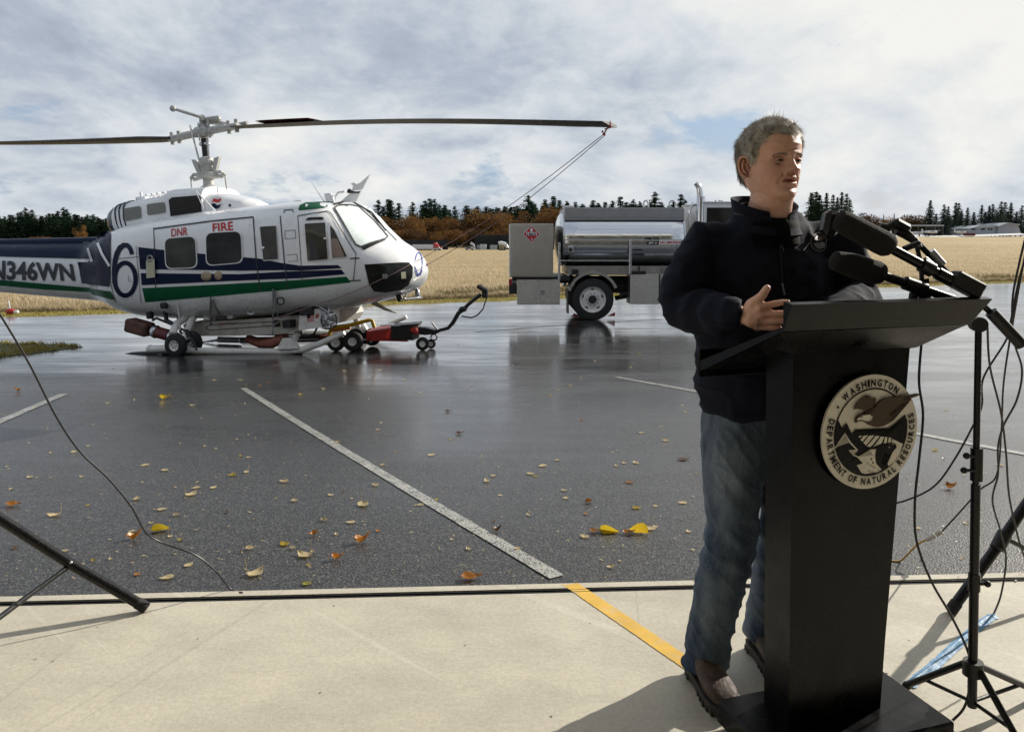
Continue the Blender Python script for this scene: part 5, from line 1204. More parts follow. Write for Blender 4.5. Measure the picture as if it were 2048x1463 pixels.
plane_(1835, 467, 1, 'small white aircraft under the left end of the open shed'); plane_(1862, 465, 1.1, 'small white aircraft with its tail fin up in front of the shed')
plane_(1922, 465.5, .8, 'small pale aircraft parked just left of the pale hangar')
bar = farbox(1931, 466, 1951, 471.5, 300, 1.5, pm('dull_red', (.12, .03, .03), .7), 'barrier', 'low dark red barrier beside the taxiway in front of the pale hangar', 'barrier')
# small red and white marker on the verge at far left
mk = G(22, 628); e = empty('runway_marker', mk, 'small red and white marker lying on the verge at far left', 'marker')
MB().sphere((0, 0, .07), .10, 12, 8, (1.3, .8, .8)).build('marker_base', M_REDP, e); MB().cyl((-.02, 0, .12), (-.05, 0, .36), .02, n=8).build('marker_stem', M_WHITE2, e); MB().box((.14, 0, .06), (.12, .1, .08), bev=.02).build('marker_block', M_WHITE2, e)
# ================================================================== LECTERN
LU = Vector((.956, .292, 0)).normalized(); LV = Vector((-LU.y, LU.x, 0)); LO = Vector((.713, 1.876, 0))
M_LEC = pm('black_laminate', (.0016, .0016, .0020), .30, var=.05, vscale=6, spec=.2)
lec = empty('lectern', mat=Matrix(((LU.x, LV.x, 0, LO.x), (LU.y, LV.y, 0, LO.y), (0, 0, 1, 0), (0, 0, 0, 1))), label='tall black wooden lectern carrying a round cream and brown seal', cat='lectern')
MB().box((.30, .15, .055), (.60, .30, .075), bev=.006).build('base_plate', M_LEC, lec)
for x in (.06, .54):
    for y in (.05, .25): MB().cyl((x, y, 0), (x, y, .02), .018, n=14).build('base_foot', M_DARKM, lec)
def frus(a0, a1, b0, b1, z0, c0, c1, d0, d1, z1): return [(a0, b0, z0), (a1, b0, z0), (a1, b1, z0), (a0, b1, z0)], [(c0, d0, z1), (c1, d0, z1), (c1, d1, z1), (c0, d1, z1)]
MB().prism(*frus(.127, .455, .135, .245, .0925, .098, .50, .135, .25, 1.175)).build('column', M_LEC, lec, smooth=False)
MB().prism(*frus(.119, .441, .118, .133, .0925, .088, .470, .118, .133, 1.175)).build('front_panel', M_LEC, lec, smooth=False)
MB().prism([(.085, .115, 1.1765), (.505, .115, 1.1765), (.505, .26, 1.1765), (.085, .26, 1.1765)], [(-.012, .034, 1.247), (.592, .034, 1.247), (.592, .26, 1.247 - .103), (-.012, .26, 1.247 - .103)]).build('flare', M_LEC, lec, smooth=False)
prof = [(-.016, 1.3225), (.004, 1.3265), (.018, 1.3265), (.032, 1.262), (.385, 1.122), (.385, 1.090), (.030, 1.250)]
MB().prism([(-.024 if z > 1.27 else (-.035 if v > .2 else -.012), v, z) for v, z in prof], [(.622 if z > 1.27 or v > .2 else .600, v, z) for v, z in prof]).build('desk_top', M_LEC, lec, smooth=False)
MB().box((.2935, .394, 1.112), (.66, .014, .085), bev=.003).build('desk_lip', M_LEC, lec)
# seal
def on_seal(px, py, off=0.0):
    Li = lec.matrix_world.inverted(); c = Li @ Vector((0, 0, EYE)); d = Li.to_3x3() @ Vector(ray(px, py)); v0 = .096 - off; t = (v0 - c.y) / d.y; return c + d * t
def Z1(x, y): return (1600 + x / 5.227, 720 + y / 5.227)
ctr = on_seal(*Z1(739, 750)); SR = .5 * (on_seal(*Z1(739, 168)).z - on_seal(*Z1(739, 1333)).z)
SR2 = .5 * (on_seal(*Z1(1243, 700)).x - on_seal(*Z1(235, 760)).x)
M_CREAM = pm('brushed_cream', (.76, .71, .60), .5, var=.10, vscale=25, metal=.0); M_BROWN = pm('seal_brown', (.055, .028, .008), .5)
def disc(r0, off, th, n=64): return [ctr + Vector((math.cos(2 * math.pi * k / n) * r0, -off, math.sin(2 * math.pi * k / n) * r0)) for k in range(n)], [ctr + Vector((math.cos(2 * math.pi * k / n) * r0, th - off, math.sin(2 * math.pi * k / n) * r0)) for k in range(n)]
SR = (SR + SR2) / 2
seal = MB().prism(*disc(SR, 0, .007)).build('seal', M_CREAM, lec, angle=40)
MB().prism(*disc(SR * .93, -.0072, .012)).build('seal_back', M_LEC, seal)
def flat(name, pts, mat, off=.002, th=.0015, parent=None, tri=True):
    bm = bmesh.new(); P_ = [on_seal(*Z1(*p), off) for p in pts]; vs = [bm.verts.new(p) for p in P_]; f = bm.faces.new(vs); bmesh.ops.triangulate(bm, faces=[f])
    r = bmesh.ops.extrude_face_region(bm, geom=bm.faces[:]); bmesh.ops.translate(bm, vec=(0, th, 0), verts=[g for g in r['geom'] if isinstance(g, bmesh.types.BMVert)])
    bmesh.ops.recalc_face_normals(bm, faces=bm.faces); me = bpy.data.meshes.new(name); bm.to_mesh(me); bm.free(); return link(name, me, mat, parent or seal)
n = 72; rg = MB(); vs = []; fs = []
a0, a1 = R(14), R(360 + 32)
for i in range(n + 1):
    a = R(30) + (R(374) - R(30)) * i / n
    for rr in (.745, .772): vs.append(ctr + Vector((math.cos(a) * SR * rr, -.0025, math.sin(a) * SR * rr)))
for i in range(n): fs.append((2 * i, 2 * i + 1, 2 * i + 3, 2 * i + 2))
rg.add(vs, fs).build('seal_ring', M_LEC, seal, smooth=False)
def circ(a_from, a_to, r_, k=30):
    out = []
    for i in range(k + 1):
        a = R(a_from + (a_to - a_from) * i / k); q = ctr + Vector((math.cos(a) * SR * r_, 0, math.sin(a) * SR * r_)); out.append(q)
    return out
sky_l = [(400, 625), (440, 708), (487, 655), (545, 772), (578, 725), (610, 775), (850, 770), (960, 683), (1005, 705), (1090, 580)]
bm = bmesh.new(); P_ = [on_seal(*Z1(*p), .003) for p in sky_l] + [q + Vector((0, -.003, 0)) for q in circ(20, -200, .755, 50)]
f = bm.faces.new([bm.verts.new(p) for p in P_]); bmesh.ops.triangulate(bm, faces=[f]); me = bpy.data.meshes.new('mountain_silhouette'); bm.to_mesh(me); bm.free(); link('mountain_silhouette', me, M_LEC, seal)
for p in ([(612, 797), (650, 785), (627, 810)], [(665, 790), (712, 783), (655, 848), (634, 832)], [(728, 786), (778, 785), (690, 888), (664, 862)], [(795, 790), (832, 792), (765, 880), (735, 905), (700, 900)], [(846, 798), (882, 798), (852, 868), (770, 905), (790, 880)], [(893, 802), (912, 802), (908, 862), (875, 868)], [(930, 806), (952, 808), (952, 856), (922, 860)], [(968, 822), (1078, 876), (1062, 905), (1010, 870), (962, 862)]):
    flat('field_stripe', p, M_CREAM, .0045)
def thick(pts, w_):
    out = []
    for s_ in (1, -1):
        L_ = []
        for i, p in enumerate(pts):
            a, b = Vector(pts[max(0, i - 1)]), Vector(pts[min(len(pts) - 1, i + 1)]); d = (b - a).normalized(); L_.append((p[0] - d.y * w_ / 2 * s_, p[1] + d.x * w_ / 2 * s_))
        out += L_ if s_ > 0 else L_[::-1]
    return out
flat('peak_outline', thick([(372, 915), (475, 765), (522, 855), (602, 940)], 13), M_CREAM, .0045)
flat('peak_outline', thick([(602, 940), (515, 945), (560, 990), (612, 1012), (690, 1060)], 11), M_CREAM, .0048)
flat('river', [(600, 1012), (758, 990), (735, 933), (803, 926), (800, 990), (792, 1050), (820, 1105), (856, 1142), (835, 1152), (760, 1110), (702, 1062), (692, 1075), (780, 1130), (830, 1160), (795, 1172), (690, 1135), (742, 1178), (680, 1186), (645, 1176), (596, 1096), (662, 1078)], M_CREAM, .0045)
flat('fish_background', [(862, 905), (925, 880), (1015, 872), (1066, 905), (1040, 980), (985, 1060), (925, 1105), (905, 1035), (895, 1090), (868, 1075), (858, 1040), (900, 985)], M_CREAM, .0045)
flat('fish', [(806, 886), (870, 905), (920, 882), (1006, 880), (985, 902), (1010, 914), (965, 965), (925, 985), (895, 960), (905, 990), (862, 1030), (850, 1080), (900, 1110), (860, 1140), (800, 1080), (790, 1000)], M_LEC, .006)
flat('fish_eye', [(930, 905), (940, 905), (942, 914), (934, 918)], M_CREAM, .0075)
flat('river_drop', [(742, 1022), (752, 1026), (752, 1040), (742, 1042)], M_LEC, .006); flat('river_drop', [(760, 1062), (770, 1064), (770, 1080), (762, 1082)], M_LEC, .006)
flat('eagle_wing', [(560, 515), (575, 480), (600, 445), (640, 405), (692, 370), (680, 400), (745, 375), (722, 405), (790, 390), (766, 425), (796, 415), (762, 455), (805, 462), (780, 490), (742, 540), (715, 550), (690, 545), (685, 525), (640, 510), (600, 508)], M_BROWN, .006)
flat('eagle_body', [(725, 562), (762, 535), (800, 480), (830, 440), (860, 415), (900, 398), (1000, 385), (1130, 362), (1230, 347), (1262, 355), (1230, 375), (1170, 395), (1065, 425), (1165, 410), (1150, 428), (1060, 450), (1130, 452), (1110, 468), (1030, 480), (1095, 490), (1060, 510), (945, 545), (1015, 540), (1000, 560), (940, 590), (875, 610), (980, 628), (940, 655), (880, 685), (820, 698), (770, 695), (720, 675), (690, 650), (650, 635), (610, 640), (588, 657), (585, 640), (590, 605), (615, 578), (660, 562)], M_BROWN, .008, th=.006)
flat('eagle_head', [(602, 608), (640, 592), (655, 577), (742, 568), (733, 580), (762, 584), (740, 600), (755, 610), (720, 618), (748, 630), (705, 625), (712, 638), (688, 634), (640, 618), (607, 630)], M_CREAM, .0095)
flat('eagle_eye', [(640, 598), (662, 590), (655, 600)], M_BROWN, .0105)
def ring_text(s, a_top, a_end, r_, hgt, flip, name):
    """letters set round the seal; angles in degrees, counter-clockwise from the right"""
    ws = {'I': .45, 'M': 1.25, 'W': 1.35, ' ': .55, 'J': .6, 'L': .75, 'E': .82, 'F': .8, 'S': .85, 'T': .85, 'R': .95, 'P': .9}
    W = [ws.get(c, 1.0) for c in s]; tot = sum(W); acc = 0
    for c, w_ in zip(s, W):
        a = a_top + (a_end - a_top) * (acc + w_ / 2) / tot; acc += w_
        if c == ' ': continue
        bm = text_mesh(c, .035); an = R(a); up = Vector((math.cos(an), 0, math.sin(an))) * (-1 if flip else 1); rt = Vector((up.z, 0, -up.x))
        wd = abs(R(a_end - a_top)) * SR * r_ * w_ / tot * .74; o_ = ctr + Vector((math.cos(an), 0, math.sin(an))) * SR * r_ + Vector((0, -.003, 0))
        for v in bm.verts: v.co = o_ + rt * ((v.co.x - .5) * wd) + up * ((v.co.y - .5) * hgt)
        me = bpy.data.meshes.new(name); bm.to_mesh(me); bm.free(); link(name, me, M_LEC, seal)
ring_text('WASHINGTON', 137, 51, .86, SR * .125, False, 'seal_letter')
ring_text('DEPARTMENT OF NATURAL RESOURCES', 160, 379, .865, SR * .125, True, 'seal_letter')
dt = ctr + Vector((math.cos(R(146)) * SR * .86, -.003, math.sin(R(146)) * SR * .86))
MB().plate([dt + Vector((math.cos(k) * .0035, 0, math.sin(k) * .0035)) for k in np.linspace(0, 5.5, 9)], (0, .001, 0)).build('seal_dot', M_LEC, seal)

# ================================================================== SPEAKER
def remesh(mb, name, voxel, mat, parent, smooth_it=2, disp=None):
    me = mb.mesh(name + '_raw'); o = bpy.data.objects.new('tmp', me); col.objects.link(o)
    m = o.modifiers.new('r', 'REMESH'); m.mode = 'VOXEL'; m.voxel_size = voxel; m.use_smooth_shade = True
    s_ = o.modifiers.new('s', 'SMOOTH'); s_.factor = .5; s_.iterations = smooth_it
    dg = bpy.context.evaluated_depsgraph_get(); me2 = bpy.data.meshes.new_from_object(o.evaluated_get(dg)); me2.name = name
    bpy.data.objects.remove(o); bpy.data.meshes.remove(me)
    if disp:
        n = len(me2.vertices); co = np.empty(n * 3); no = np.empty(n * 3); me2.vertices.foreach_get('co', co); me2.vertices.foreach_get('normal', no); co = co.reshape(-1, 3); no = no.reshape(-1, 3)
        for i in range(n): co[i] += no[i] * disp(Vector(co[i]))
        me2.vertices.foreach_set('co', co.ravel())
    me2.polygons.foreach_set('use_smooth', [True] * len(me2.polygons)); me2.update(); me2.materials.clear()
    return link(name, me2, mat, parent) if name else me2
def skin_material():
    m, t = mat_nodes('skin'); v = t('ShaderNodeTexCoord').outputs['Object']
    c = t.ramp(t.m('ADD', t.m('MULTIPLY', t.noise(v, 22, 6, .65), .7), t.m('MULTIPLY', t.noise(v, 160, 4, .7), .3)), [(.36, (.70, .38, .27)), (.7, (.86, .54, .42))])
    a = t('ShaderNodeAttribute', attribute_name='flush').outputs['Fac']; c = t.mix(a, c, (.50, .20, .15))
    b = t('ShaderNodeBsdfPrincipled', {'Base Color': c, 'Roughness': .48, 'Subsurface Weight': .08, 'Subsurface Scale': .012, 'Subsurface Radius': (1, .35, .2), 'Normal': t('ShaderNodeBump', {'Strength': .45, 'Distance': .002, 'Height': t.m('ADD', t.noise(v, 380, 4, .7), t.m('MULTIPLY', t.noise(mapv(t, v, (1, 1, 2.5)), 55, 5, .65), 2.2))}).outputs[0]})
    t('ShaderNodeOutputMaterial', {0: b.outputs[0]}); return m
M_SKIN = skin_material()
SPX, SPY = .80, 2.50
man = empty('person', (SPX, SPY, 0), 'grey haired man in a dark navy fleece jacket and jeans speaking at the lectern', 'person')
def MW(v): return Vector(v) - Vector((SPX, SPY, 0))
def MP(px, py, Y): return MW(PY(px, py, Y))
HF = Vector((.315, -.949, 0)).normalized(); HS = Vector((-HF.y, HF.x, 0)); HSC = 1.10
HB = MP(1540, 405, 2.49); HB.z = 1.598
def smo(x, a, b): t = min(1, max(0, (x - a) / (b - a))); return t * t * (3 - 2 * t)
zf = [0, .010, .022, .032, .044, .055, .065, .075, .086, .097, .112, .125, .137, .150, .172, .195, .214, .227, .2335, .235]
ff = [.050, .080, .0915, .092, .0865, .0885, .0875, .090, .0885, .088, .087, .0865, .0885, .0930, .0940, .0830, .062, .038, .016, 0]
bf = [-.00, -.002, -.012, -.025, -.045, -.060, -.072, -.082, -.090, -.096, -.101, -.104, -.106, -.107, -.104, -.092, -.072, -.046, -.02, 0]
wf = [.028, .040, .0505, .057, .0625, .066, .0685, .0705, .072, .073, .0745, .0755, .0765, .078, .079, .0735, .060, .040, .018, 0]
def g(x, s_): return math.exp(-(x / s_) ** 2 / 2)
def head_pt(a, z):
    """a: azimuth from the face (rad, + = his left), z: height above the chin"""
    f = float(np.interp(z, zf, ff)); b = float(np.interp(z, zf, bf)); w_ = float(np.interp(z, zf, wf)); yc = -.012 if z < .2 else -.005
    c, s_ = math.cos(a), math.sin(a)
    ef = 2 / (2.12 - .10 * smo(z, .10, .20)); cx_ = math.copysign(abs(c) ** (ef if c > 0 else .95), c); sx_ = math.copysign(abs(s_) ** (ef if c > 0 else .95), s_)
    y = yc + (f - yc) * cx_ if c > 0 else yc + (yc - b) * cx_
    x = w_ * sx_
    if c > -.1:
        k = smo(c, -.1, .25); ax = abs(x)
        nz = 0
        # nose
        if .078 < z < .15:
            t = (.142 - z) / .046; wz = .0072 + .0062 * min(1, max(0, t)); hgt = .006 + .024 * min(1, max(0, t)) ** 1.25
            if z < .098: hgt *= smo(z, .0835, .0975)
            nz += hgt * g(x, wz)
            nz += .0105 * g(ax - .0140, .0052) * g(z - .0925, .0058)
            nz -= .007 * g(ax - .0085, .003) * g(z - .0868, .0024)
        nz -= .0145 * g(ax - .030, .0135) * g(z - .1235, .0095)          # sockets
        nz += .0050 * g(ax - .031, .0120) * g(z - .1205, .0052)          # lid bulge
        nz += .0026 * g(ax - .031, .0150) * g(z - .1285, .0020)          # upper lid fold
        nz -= .0018 * g(ax - .031, .0130) * g(z - .1262, .0012)
        nz -= .0028 * g(ax - .031, .0130) * g(z - .1110, .0024)          # eye bag crease
        nz += .0070 * g(ax - .029, .019) * g(z - .1400, .0058)           # brow
        nz -= .0022 * g(x, .006) * g(z - .143, .008)
        nz += .0062 * g(ax - .046, .014) * g(z - .100, .013)             # cheekbone
        nz += .0030 * g(ax - .043, .015) * g(z - .062, .016)             # jowl
        nz += .0048 * g(x, .019) * g(z - .0735, .0042)                   # upper lip
        nz += .0052 * g(x, .017) * g(z - .0575, .0042)                   # lower lip
        mz = .0655 - .0016 * (ax / .02) ** 2
        nz -= .0100 * max(0, 1 - (ax / .0265) ** 2) * g(z - mz, .0012 + .0020 * max(0, 1 - (ax / .024) ** 2))         # mouth opening
        nz -= .0016 * g(x, .0028) * g(z - .0815, .005)
        nz -= .0028 * g(z - .047, .0042) * g(x, .018)
        nz += .0035 * g(x, .016) * g(z - .029, .010)
        lx = .0165 + (.0965 - z) * .42
        if .055 < z < .099: nz -= .0044 * g(ax - lx, .0030)              # nasolabial fold
        for zz_, d_ in ((.163, .0006), (.175, .0005)): nz -= d_ * g(z - zz_ - .002 * math.sin(x * 90), .0022) * smo(.04 - ax, 0, .025)
        y += nz * k
    return x, y, z
def HW(p, off=0): return HB + (HS * p[0] + HF * p[1]) * HSC + Vector((0, 0, p[2] * HSC))
bodymb = MB()
NZ, NA = 150, 176
zs = [.235 * (i / NZ) for i in range(NZ + 1)]
angs = []
for k in range(NA):
    u = k / NA * 2 - 1; angs.append(math.pi * (u * .62 + u ** 3 * .38) if abs(u) < 1 else math.pi)
vs = []; fs = []; fl = []
for z in zs:
    for a in angs:
        p = head_pt(a, z); vs.append(HW(p)); x = abs(p[0])
        lip = (g(z - .072, .0032) + g(z - .0585, .0038)) * smo(.026 - x, 0, .005) if p[1] > .05 else 0
        fl.append(min(1, .5 * lip + .35 * g(x - .045, .02) * g(z - .095, .02) * (p[1] > 0) + .3 * g(x, .012) * g(z - .095, .012) * (p[1] > .08) + (1.0 * g(z - .0650, .0012 + .0016 * max(0, 1 - (x / .024) ** 2)) * max(0, 1 - (x / .026) ** 2) if p[1] > .05 else 0)))
for i in range(NZ):
    for k in range(NA): fs.append((i * NA + k, i * NA + (k + 1) % NA, (i + 1) * NA + (k + 1) % NA, (i + 1) * NA + k))
fs.append(tuple(range(NA - 1, -1, -1)))
head_data = (vs, fs, fl)
# ears
def ear(sgn):
    m = MB(); c = (sgn * .0755, -.016, .112); pr = []
    for i in range(15):
        t = i / 14; a = R(-75 + 330 * t * .82); rr = .030 + .004 * math.sin(a); 
        pr.append(HW((c[0] + sgn * (.004 + .007 * (1 - math.cos(a)) * .5 + .004), c[1] - .019 * math.cos(a) * .9 - .003 * math.sin(a), c[2] + rr * math.sin(a))))
    return pr, c
# neck, torso under the clothes, arms and hands, all in one surface
nk = MB()
def ell(z, cx_, cy_, a, b, ax=None, n=28):
    ax = ax or Vector((1, 0, 0)); ay = Vector((-ax.y, ax.x, 0)); return [MW(Vector((cx_, cy_, z)) + ax * (a * math.cos(2 * math.pi * k / n)) + ay * (b * math.sin(2 * math.pi * k / n))) for k in range(n)]
def loft(mb, rings):
    n = len(rings[0]); vs = [v for r_ in rings for v in r_]; fs = []
    for i in range(len(rings) - 1):
        for k in range(n): fs.append((i * n + k, i * n + (k + 1) % n, (i + 1) * n + (k + 1) % n, (i + 1) * n + k))
    fs.append(tuple(range(n - 1, -1, -1))); fs.append(tuple(range((len(rings) - 1) * n, len(rings) * n))); return mb.add(vs, fs)
hc = HB + Vector((SPX, SPY, 0))          # world head axis
TAX = Vector((math.cos(R(10)), math.sin(R(10)), 0))
TC = (.850, 2.515)
loft(nk, [ell(z, x, y, a, b, TAX) for z, x, y, a, b in ((.95, TC[0], TC[1], .15, .11), (1.2, TC[0], TC[1], .15, .11), (1.42, TC[0], TC[1], .16, .11), (1.5, TC[0], TC[1], .11, .09), (1.545, hc.x - .004, hc.y + .022, .080, .084))])
loft(nk, [[MW(Vector((hc.x, hc.y, z)) + HS * (a * math.cos(2 * math.pi * k / 28)) + HF * (f_ + b_ * math.sin(2 * math.pi * k / 28))) for k in range(28)] for z, f_, a, b_ in ((1.52, -.012, .080, .083), (1.56, -.008, .070, .077), (1.595, .000, .0655, .0770), (1.618, .008, .0630, .0770), (1.635, .006, .064, .070), (1.66, -.005, .058, .055))])
SH_R, EL_R, WR_R = MP(1410, 490, 2.50), MP(1366, 616, 2.44), MP(1484, 631, 2.20)
nk.tube([SH_R, EL_R, WR_R.lerp(EL_R, .35), WR_R.lerp(EL_R, .08), WR_R], [.055, .045, .038, .030, .028], 16, flat=1)
nk.tube([MW(Vector((TC[0], TC[1], 1.45))), SH_R], [.07, .06], 14)
SH_L, EL_L, WR_L = MP(1680, 492, 2.56), MP(1716, 606, 2.50), MP(1640, 655, 2.22)
nk.tube([SH_L, EL_L, WR_L.lerp(EL_L, .3), WR_L], [.055, .045, .035, .028], 16); nk.tube([MW(Vector((TC[0], TC[1], 1.45))), SH_L], [.07, .06], 14)
def hand(mb, w0, fingers, thumb):
    """w0 wrist, fingers = list of joint chains starting at the knuckle; metacarpals run from the wrist"""
    for ch, r0 in fingers:
        rr = [r0 * 1.02, r0, r0 * .97, r0 * .90, r0 * .80, r0 * .55]
        mb.tube([w0.lerp(ch[0], .12), w0.lerp(ch[0], .55), ch[0]], [.0165, .0165, .0145], 12)
        tip = ch[-1] + (ch[-1] - ch[-2]).normalized() * .004
        mb.tube([ch[0].lerp(ch[1], -.25), ch[0].lerp(ch[1], .5), ch[1], ch[2], ch[3], tip], [r0 * 1.18, r0 * 1.02, r0 * 1.05, r0 * .95, r0 * .82, r0 * .5], 12)
    for (a, _), (b, _) in zip(fingers, fingers[1:]):
        mb.tube([w0.lerp(a[0].lerp(b[0], .5), .2), w0.lerp(a[0].lerp(b[0], .5), .9)], [.016, .0135], 10)
    mb.tube([w0.lerp(thumb[0], .1), thumb[0], thumb[0].lerp(thumb[1], .6), thumb[1], thumb[2], thumb[2] + (thumb[2] - thumb[1]).normalized() * .006], [.019, .0185, .014, .0128, .0105, .006], 12)
F_ = [([MP(1524, 613, 2.125), MP(1549, 607, 2.115), MP(1566, 604, 2.105), MP(1578, 604, 2.10)], .0092), ([MP(1529, 628, 2.130), MP(1556, 627, 2.110), MP(1574, 627, 2.10), MP(1588, 629, 2.095)], .0096),
      ([MP(1526, 642, 2.140), MP(1551, 643, 2.118), MP(1568, 643, 2.108), MP(1581, 644, 2.10)], .0092), ([MP(1519, 654, 2.150), MP(1539, 656, 2.135), MP(1552, 656, 2.125), MP(1562, 656, 2.12)], .0082)]
hand(nk, MP(1489, 633, 2.19), F_, [MP(1504, 608, 2.15), MP(1524, 591, 2.125), MP(1535, 574, 2.115)])
nk.tube([MP(1489, 633, 2.19), MP(1508, 640, 2.16), MP(1522, 640, 2.145)], [.027, .031, .022], 16, flat=.8)
F2 = [([MP(1612 - k * 3, 655 + k * 8, 2.20 + k * .008), MP(1590 - k * 2, 657 + k * 8, 2.17 + k * .008), MP(1575 - k, 661 + k * 8, 2.16 + k * .008), MP(1564, 667 + k * 8, 2.155 + k * .008)], .009) for k in range(4)]
hand(nk, MP(1636, 660, 2.22), F2, [MP(1622, 650, 2.19), MP(1608, 645, 2.17), MP(1596, 644, 2.155)])
body = remesh(nk, 'body', .0042, None, None, 3)
# join the detailed head and ears into the same body mesh
bm = bmesh.new(); bm.from_mesh(body.data); fl_l = bm.verts.layers.float.new('flush')
nv = [bm.verts.new(v) for v in head_data[0]]
for v, q in zip(nv, head_data[2]): v[fl_l] = q
for f in head_data[1]:
    try: bm.faces.new([nv[i] for i in f]).smooth = True
    except ValueError: pass
em = MB()
for sg in (-1, 1):
    X = sg * .0745; ctrp = []; 
    outl = [(-.004, .083), (-.010, .080), (-.018, .086), (-.026, .098), (-.032, .112), (-.033, .126), (-.027, .137), (-.016, .141), (-.006, .137), (-.001, .128), (.001, .118)]
    em.tube([HW((X + sg * (.004 + .011 * min(1, max(0, -y) / .026)), y, z)) for y, z in outl], [.0045, .0055, .0052, .0050, .0050, .0052, .0052, .0050, .0046, .0040, .0035], 8)
    inn = [(-.006, .092), (-.013, .095), (-.019, .106), (-.020, .120), (-.014, .130)]
    em.tube([HW((X + sg * (.0045 + .008 * (-y) / .026), y, z)) for y, z in inn], .0042, 8)
    em.tube([HW((X + sg * .002, -.002, .100)), HW((X + sg * .0065, -.003, .105)), HW((X + sg * .003, -.002, .112))], .0040, 8)
    n_ = len(outl); cpt = HW((X + sg * .004, -.015, .110)); ov = [HW((X + sg * (.003 + .010 * min(1, max(0, -y) / .026)), y, z)) for y, z in outl]
    em.add([cpt] + ov + [HW((X - sg * .004, -.015, .110))], [(0, i + 1, i + 2) for i in range(n_ - 1)] + [(n_ + 1, i + 2, i + 1) for i in range(n_ - 1)])
b0_ = [bm.verts.new(v) for v in em.v]
for v in b0_: v[fl_l] = .55
for f in em.f:
    try: bm.faces.new([b0_[i] for i in f]).smooth = True
    except ValueError: pass
bmesh.ops.recalc_face_normals(bm, faces=bm.faces); bm.to_mesh(body.data); bm.free(); body.data.materials.append(M_SKIN); body.parent = man
# eyes
M_EYEW = pm('eye_white', (.24, .20, .18), .2); M_IRIS = pm('iris', (.03, .035, .04), .1)
for sg in (-1, 1):
    c = HW((sg * .0305, .0685, .1225)); e = MB().sphere(c, .0118 * HSC, 20, 14).build('eye', M_EYEW, man)
    d = (HF * .94 + HS * .22 + Vector((0, 0, .0))).normalized(); MB().lathe(c + d * .0105 * HSC, d, [(0, .0072), (.0012, .0070), (.0026, .003), (.0028, 0)], 16).build('iris', M_IRIS, e)
    lm_ = MB()
    for (zo, y0, th) in ((.0056, .0, .0028), (-.0050, .0, .0022)):
        pts = []
        for i in range(9):
            q = (i / 8 - .5) * 2; xx = .0305 + q * .0150; pts.append(HW((sg * xx, .0685 + math.sqrt(max(0, .0135 ** 2 - (q * .0120) ** 2)) - .0006, .1225 + zo * (1 - q * q) ** .6 - .0010 * q)))
        lm_.tube(pts, [th * .5] + [th] * 7 + [th * .5], 8)
    lm_.build('eyelid', M_SKIN, man)
    pts = []
    for i in range(9):
        q = (i / 8 - .5) * 2; xx = .0305 + q * .0145; pts.append(HW((sg * xx, .0685 + math.sqrt(max(0, .0142 ** 2 - (q * .0120) ** 2)), .1225 + .0040 * (1 - q * q) ** .6 - .0010 * q)))
    MB().tube(pts, [.0004] + [.0010] * 7 + [.0004], 6).build('eyelashes', pm('lash', (.03, .02, .015), .7), man)
# hair: close scalp shell and many short strands
def hairline(a):
    d = abs(math.degrees(a)); return float(np.interp(d, [0, 20, 40, 52, 62, 70, 80, 88, 97, 106, 125, 180], [.196, .200, .200, .186, .158, .124, .118, .142, .150, .086, .052, .036]))
M_HAIRB, t = mat_nodes('grey_hair'); v_ = t('ShaderNodeTexCoord').outputs['Object']; at = t('ShaderNodeAttribute', attribute_name='tint').outputs['Fac']
c = t.ramp(t.m('ADD', t.m('MULTIPLY', at, .8), t.m('MULTIPLY', t.noise(v_, 40, 3, .6), .35)), [(.10, (.09, .07, .052)), (.36, (.26, .22, .175)), (.65, (.48, .44, .37)), (1, (.70, .66, .58))])
b = t('ShaderNodeBsdfPrincipled', {'Base Color': c, 'Roughness': .45, 'Specular IOR Level': .5}); t('ShaderNodeOutputMaterial', {0: b.outputs[0]})
vs = []; fs = []; idx = {}
NZh, NAh = 60, 120
for i in range(NZh + 1):
    z = .03 + (.2345 - .03) * i / NZh
    for k in range(NAh):
        a = -math.pi + 2 * math.pi * k / NAh; hl_ = hairline(a) + .003 * noise.noise(Vector((a * 14, 0, 0)))
        hl_ += .004; zz_ = max(z, hl_); p = Vector(head_pt(a, zz_)); q = Vector((0, -.01, .12)); th = .0004 + .0070 * smo(zz_ - hl_, 0, .05) + .004 * noise.noise(Vector((a * 5, zz_ * 30, 0))) * smo(zz_ - hl_, 0, .02)
        th += .004 * smo(zz_, .17, .23)
        n_ = (p - q); n_.z *= .9 if zz_ > .15 else .3; n_.normalize(); vs.append(HW(p + n_ * th))
for i in range(NZh):
    for k in range(NAh):
        a = -math.pi + 2 * math.pi * (k + .5) / NAh
        z1 = .03 + (.2345 - .03) * (i + 1) / NZh
        if z1 > hairline(a) + .004: fs.append((i * NAh + k, i * NAh + (k + 1) % NAh, (i + 1) * NAh + (k + 1) % NAh, (i + 1) * NAh + k))
fs.append(tuple(range(NZh * NAh, (NZh + 1) * NAh)))
me = MB().add(vs, fs).mesh('hair_shell'); at_ = me.attributes.new('tint', 'FLOAT', 'POINT'); at_.data.foreach_set('value', [.28] * len(me.vertices)); hair = link('hair', me, M_HAIRB, man)
SV = []; SF = []; ST = []
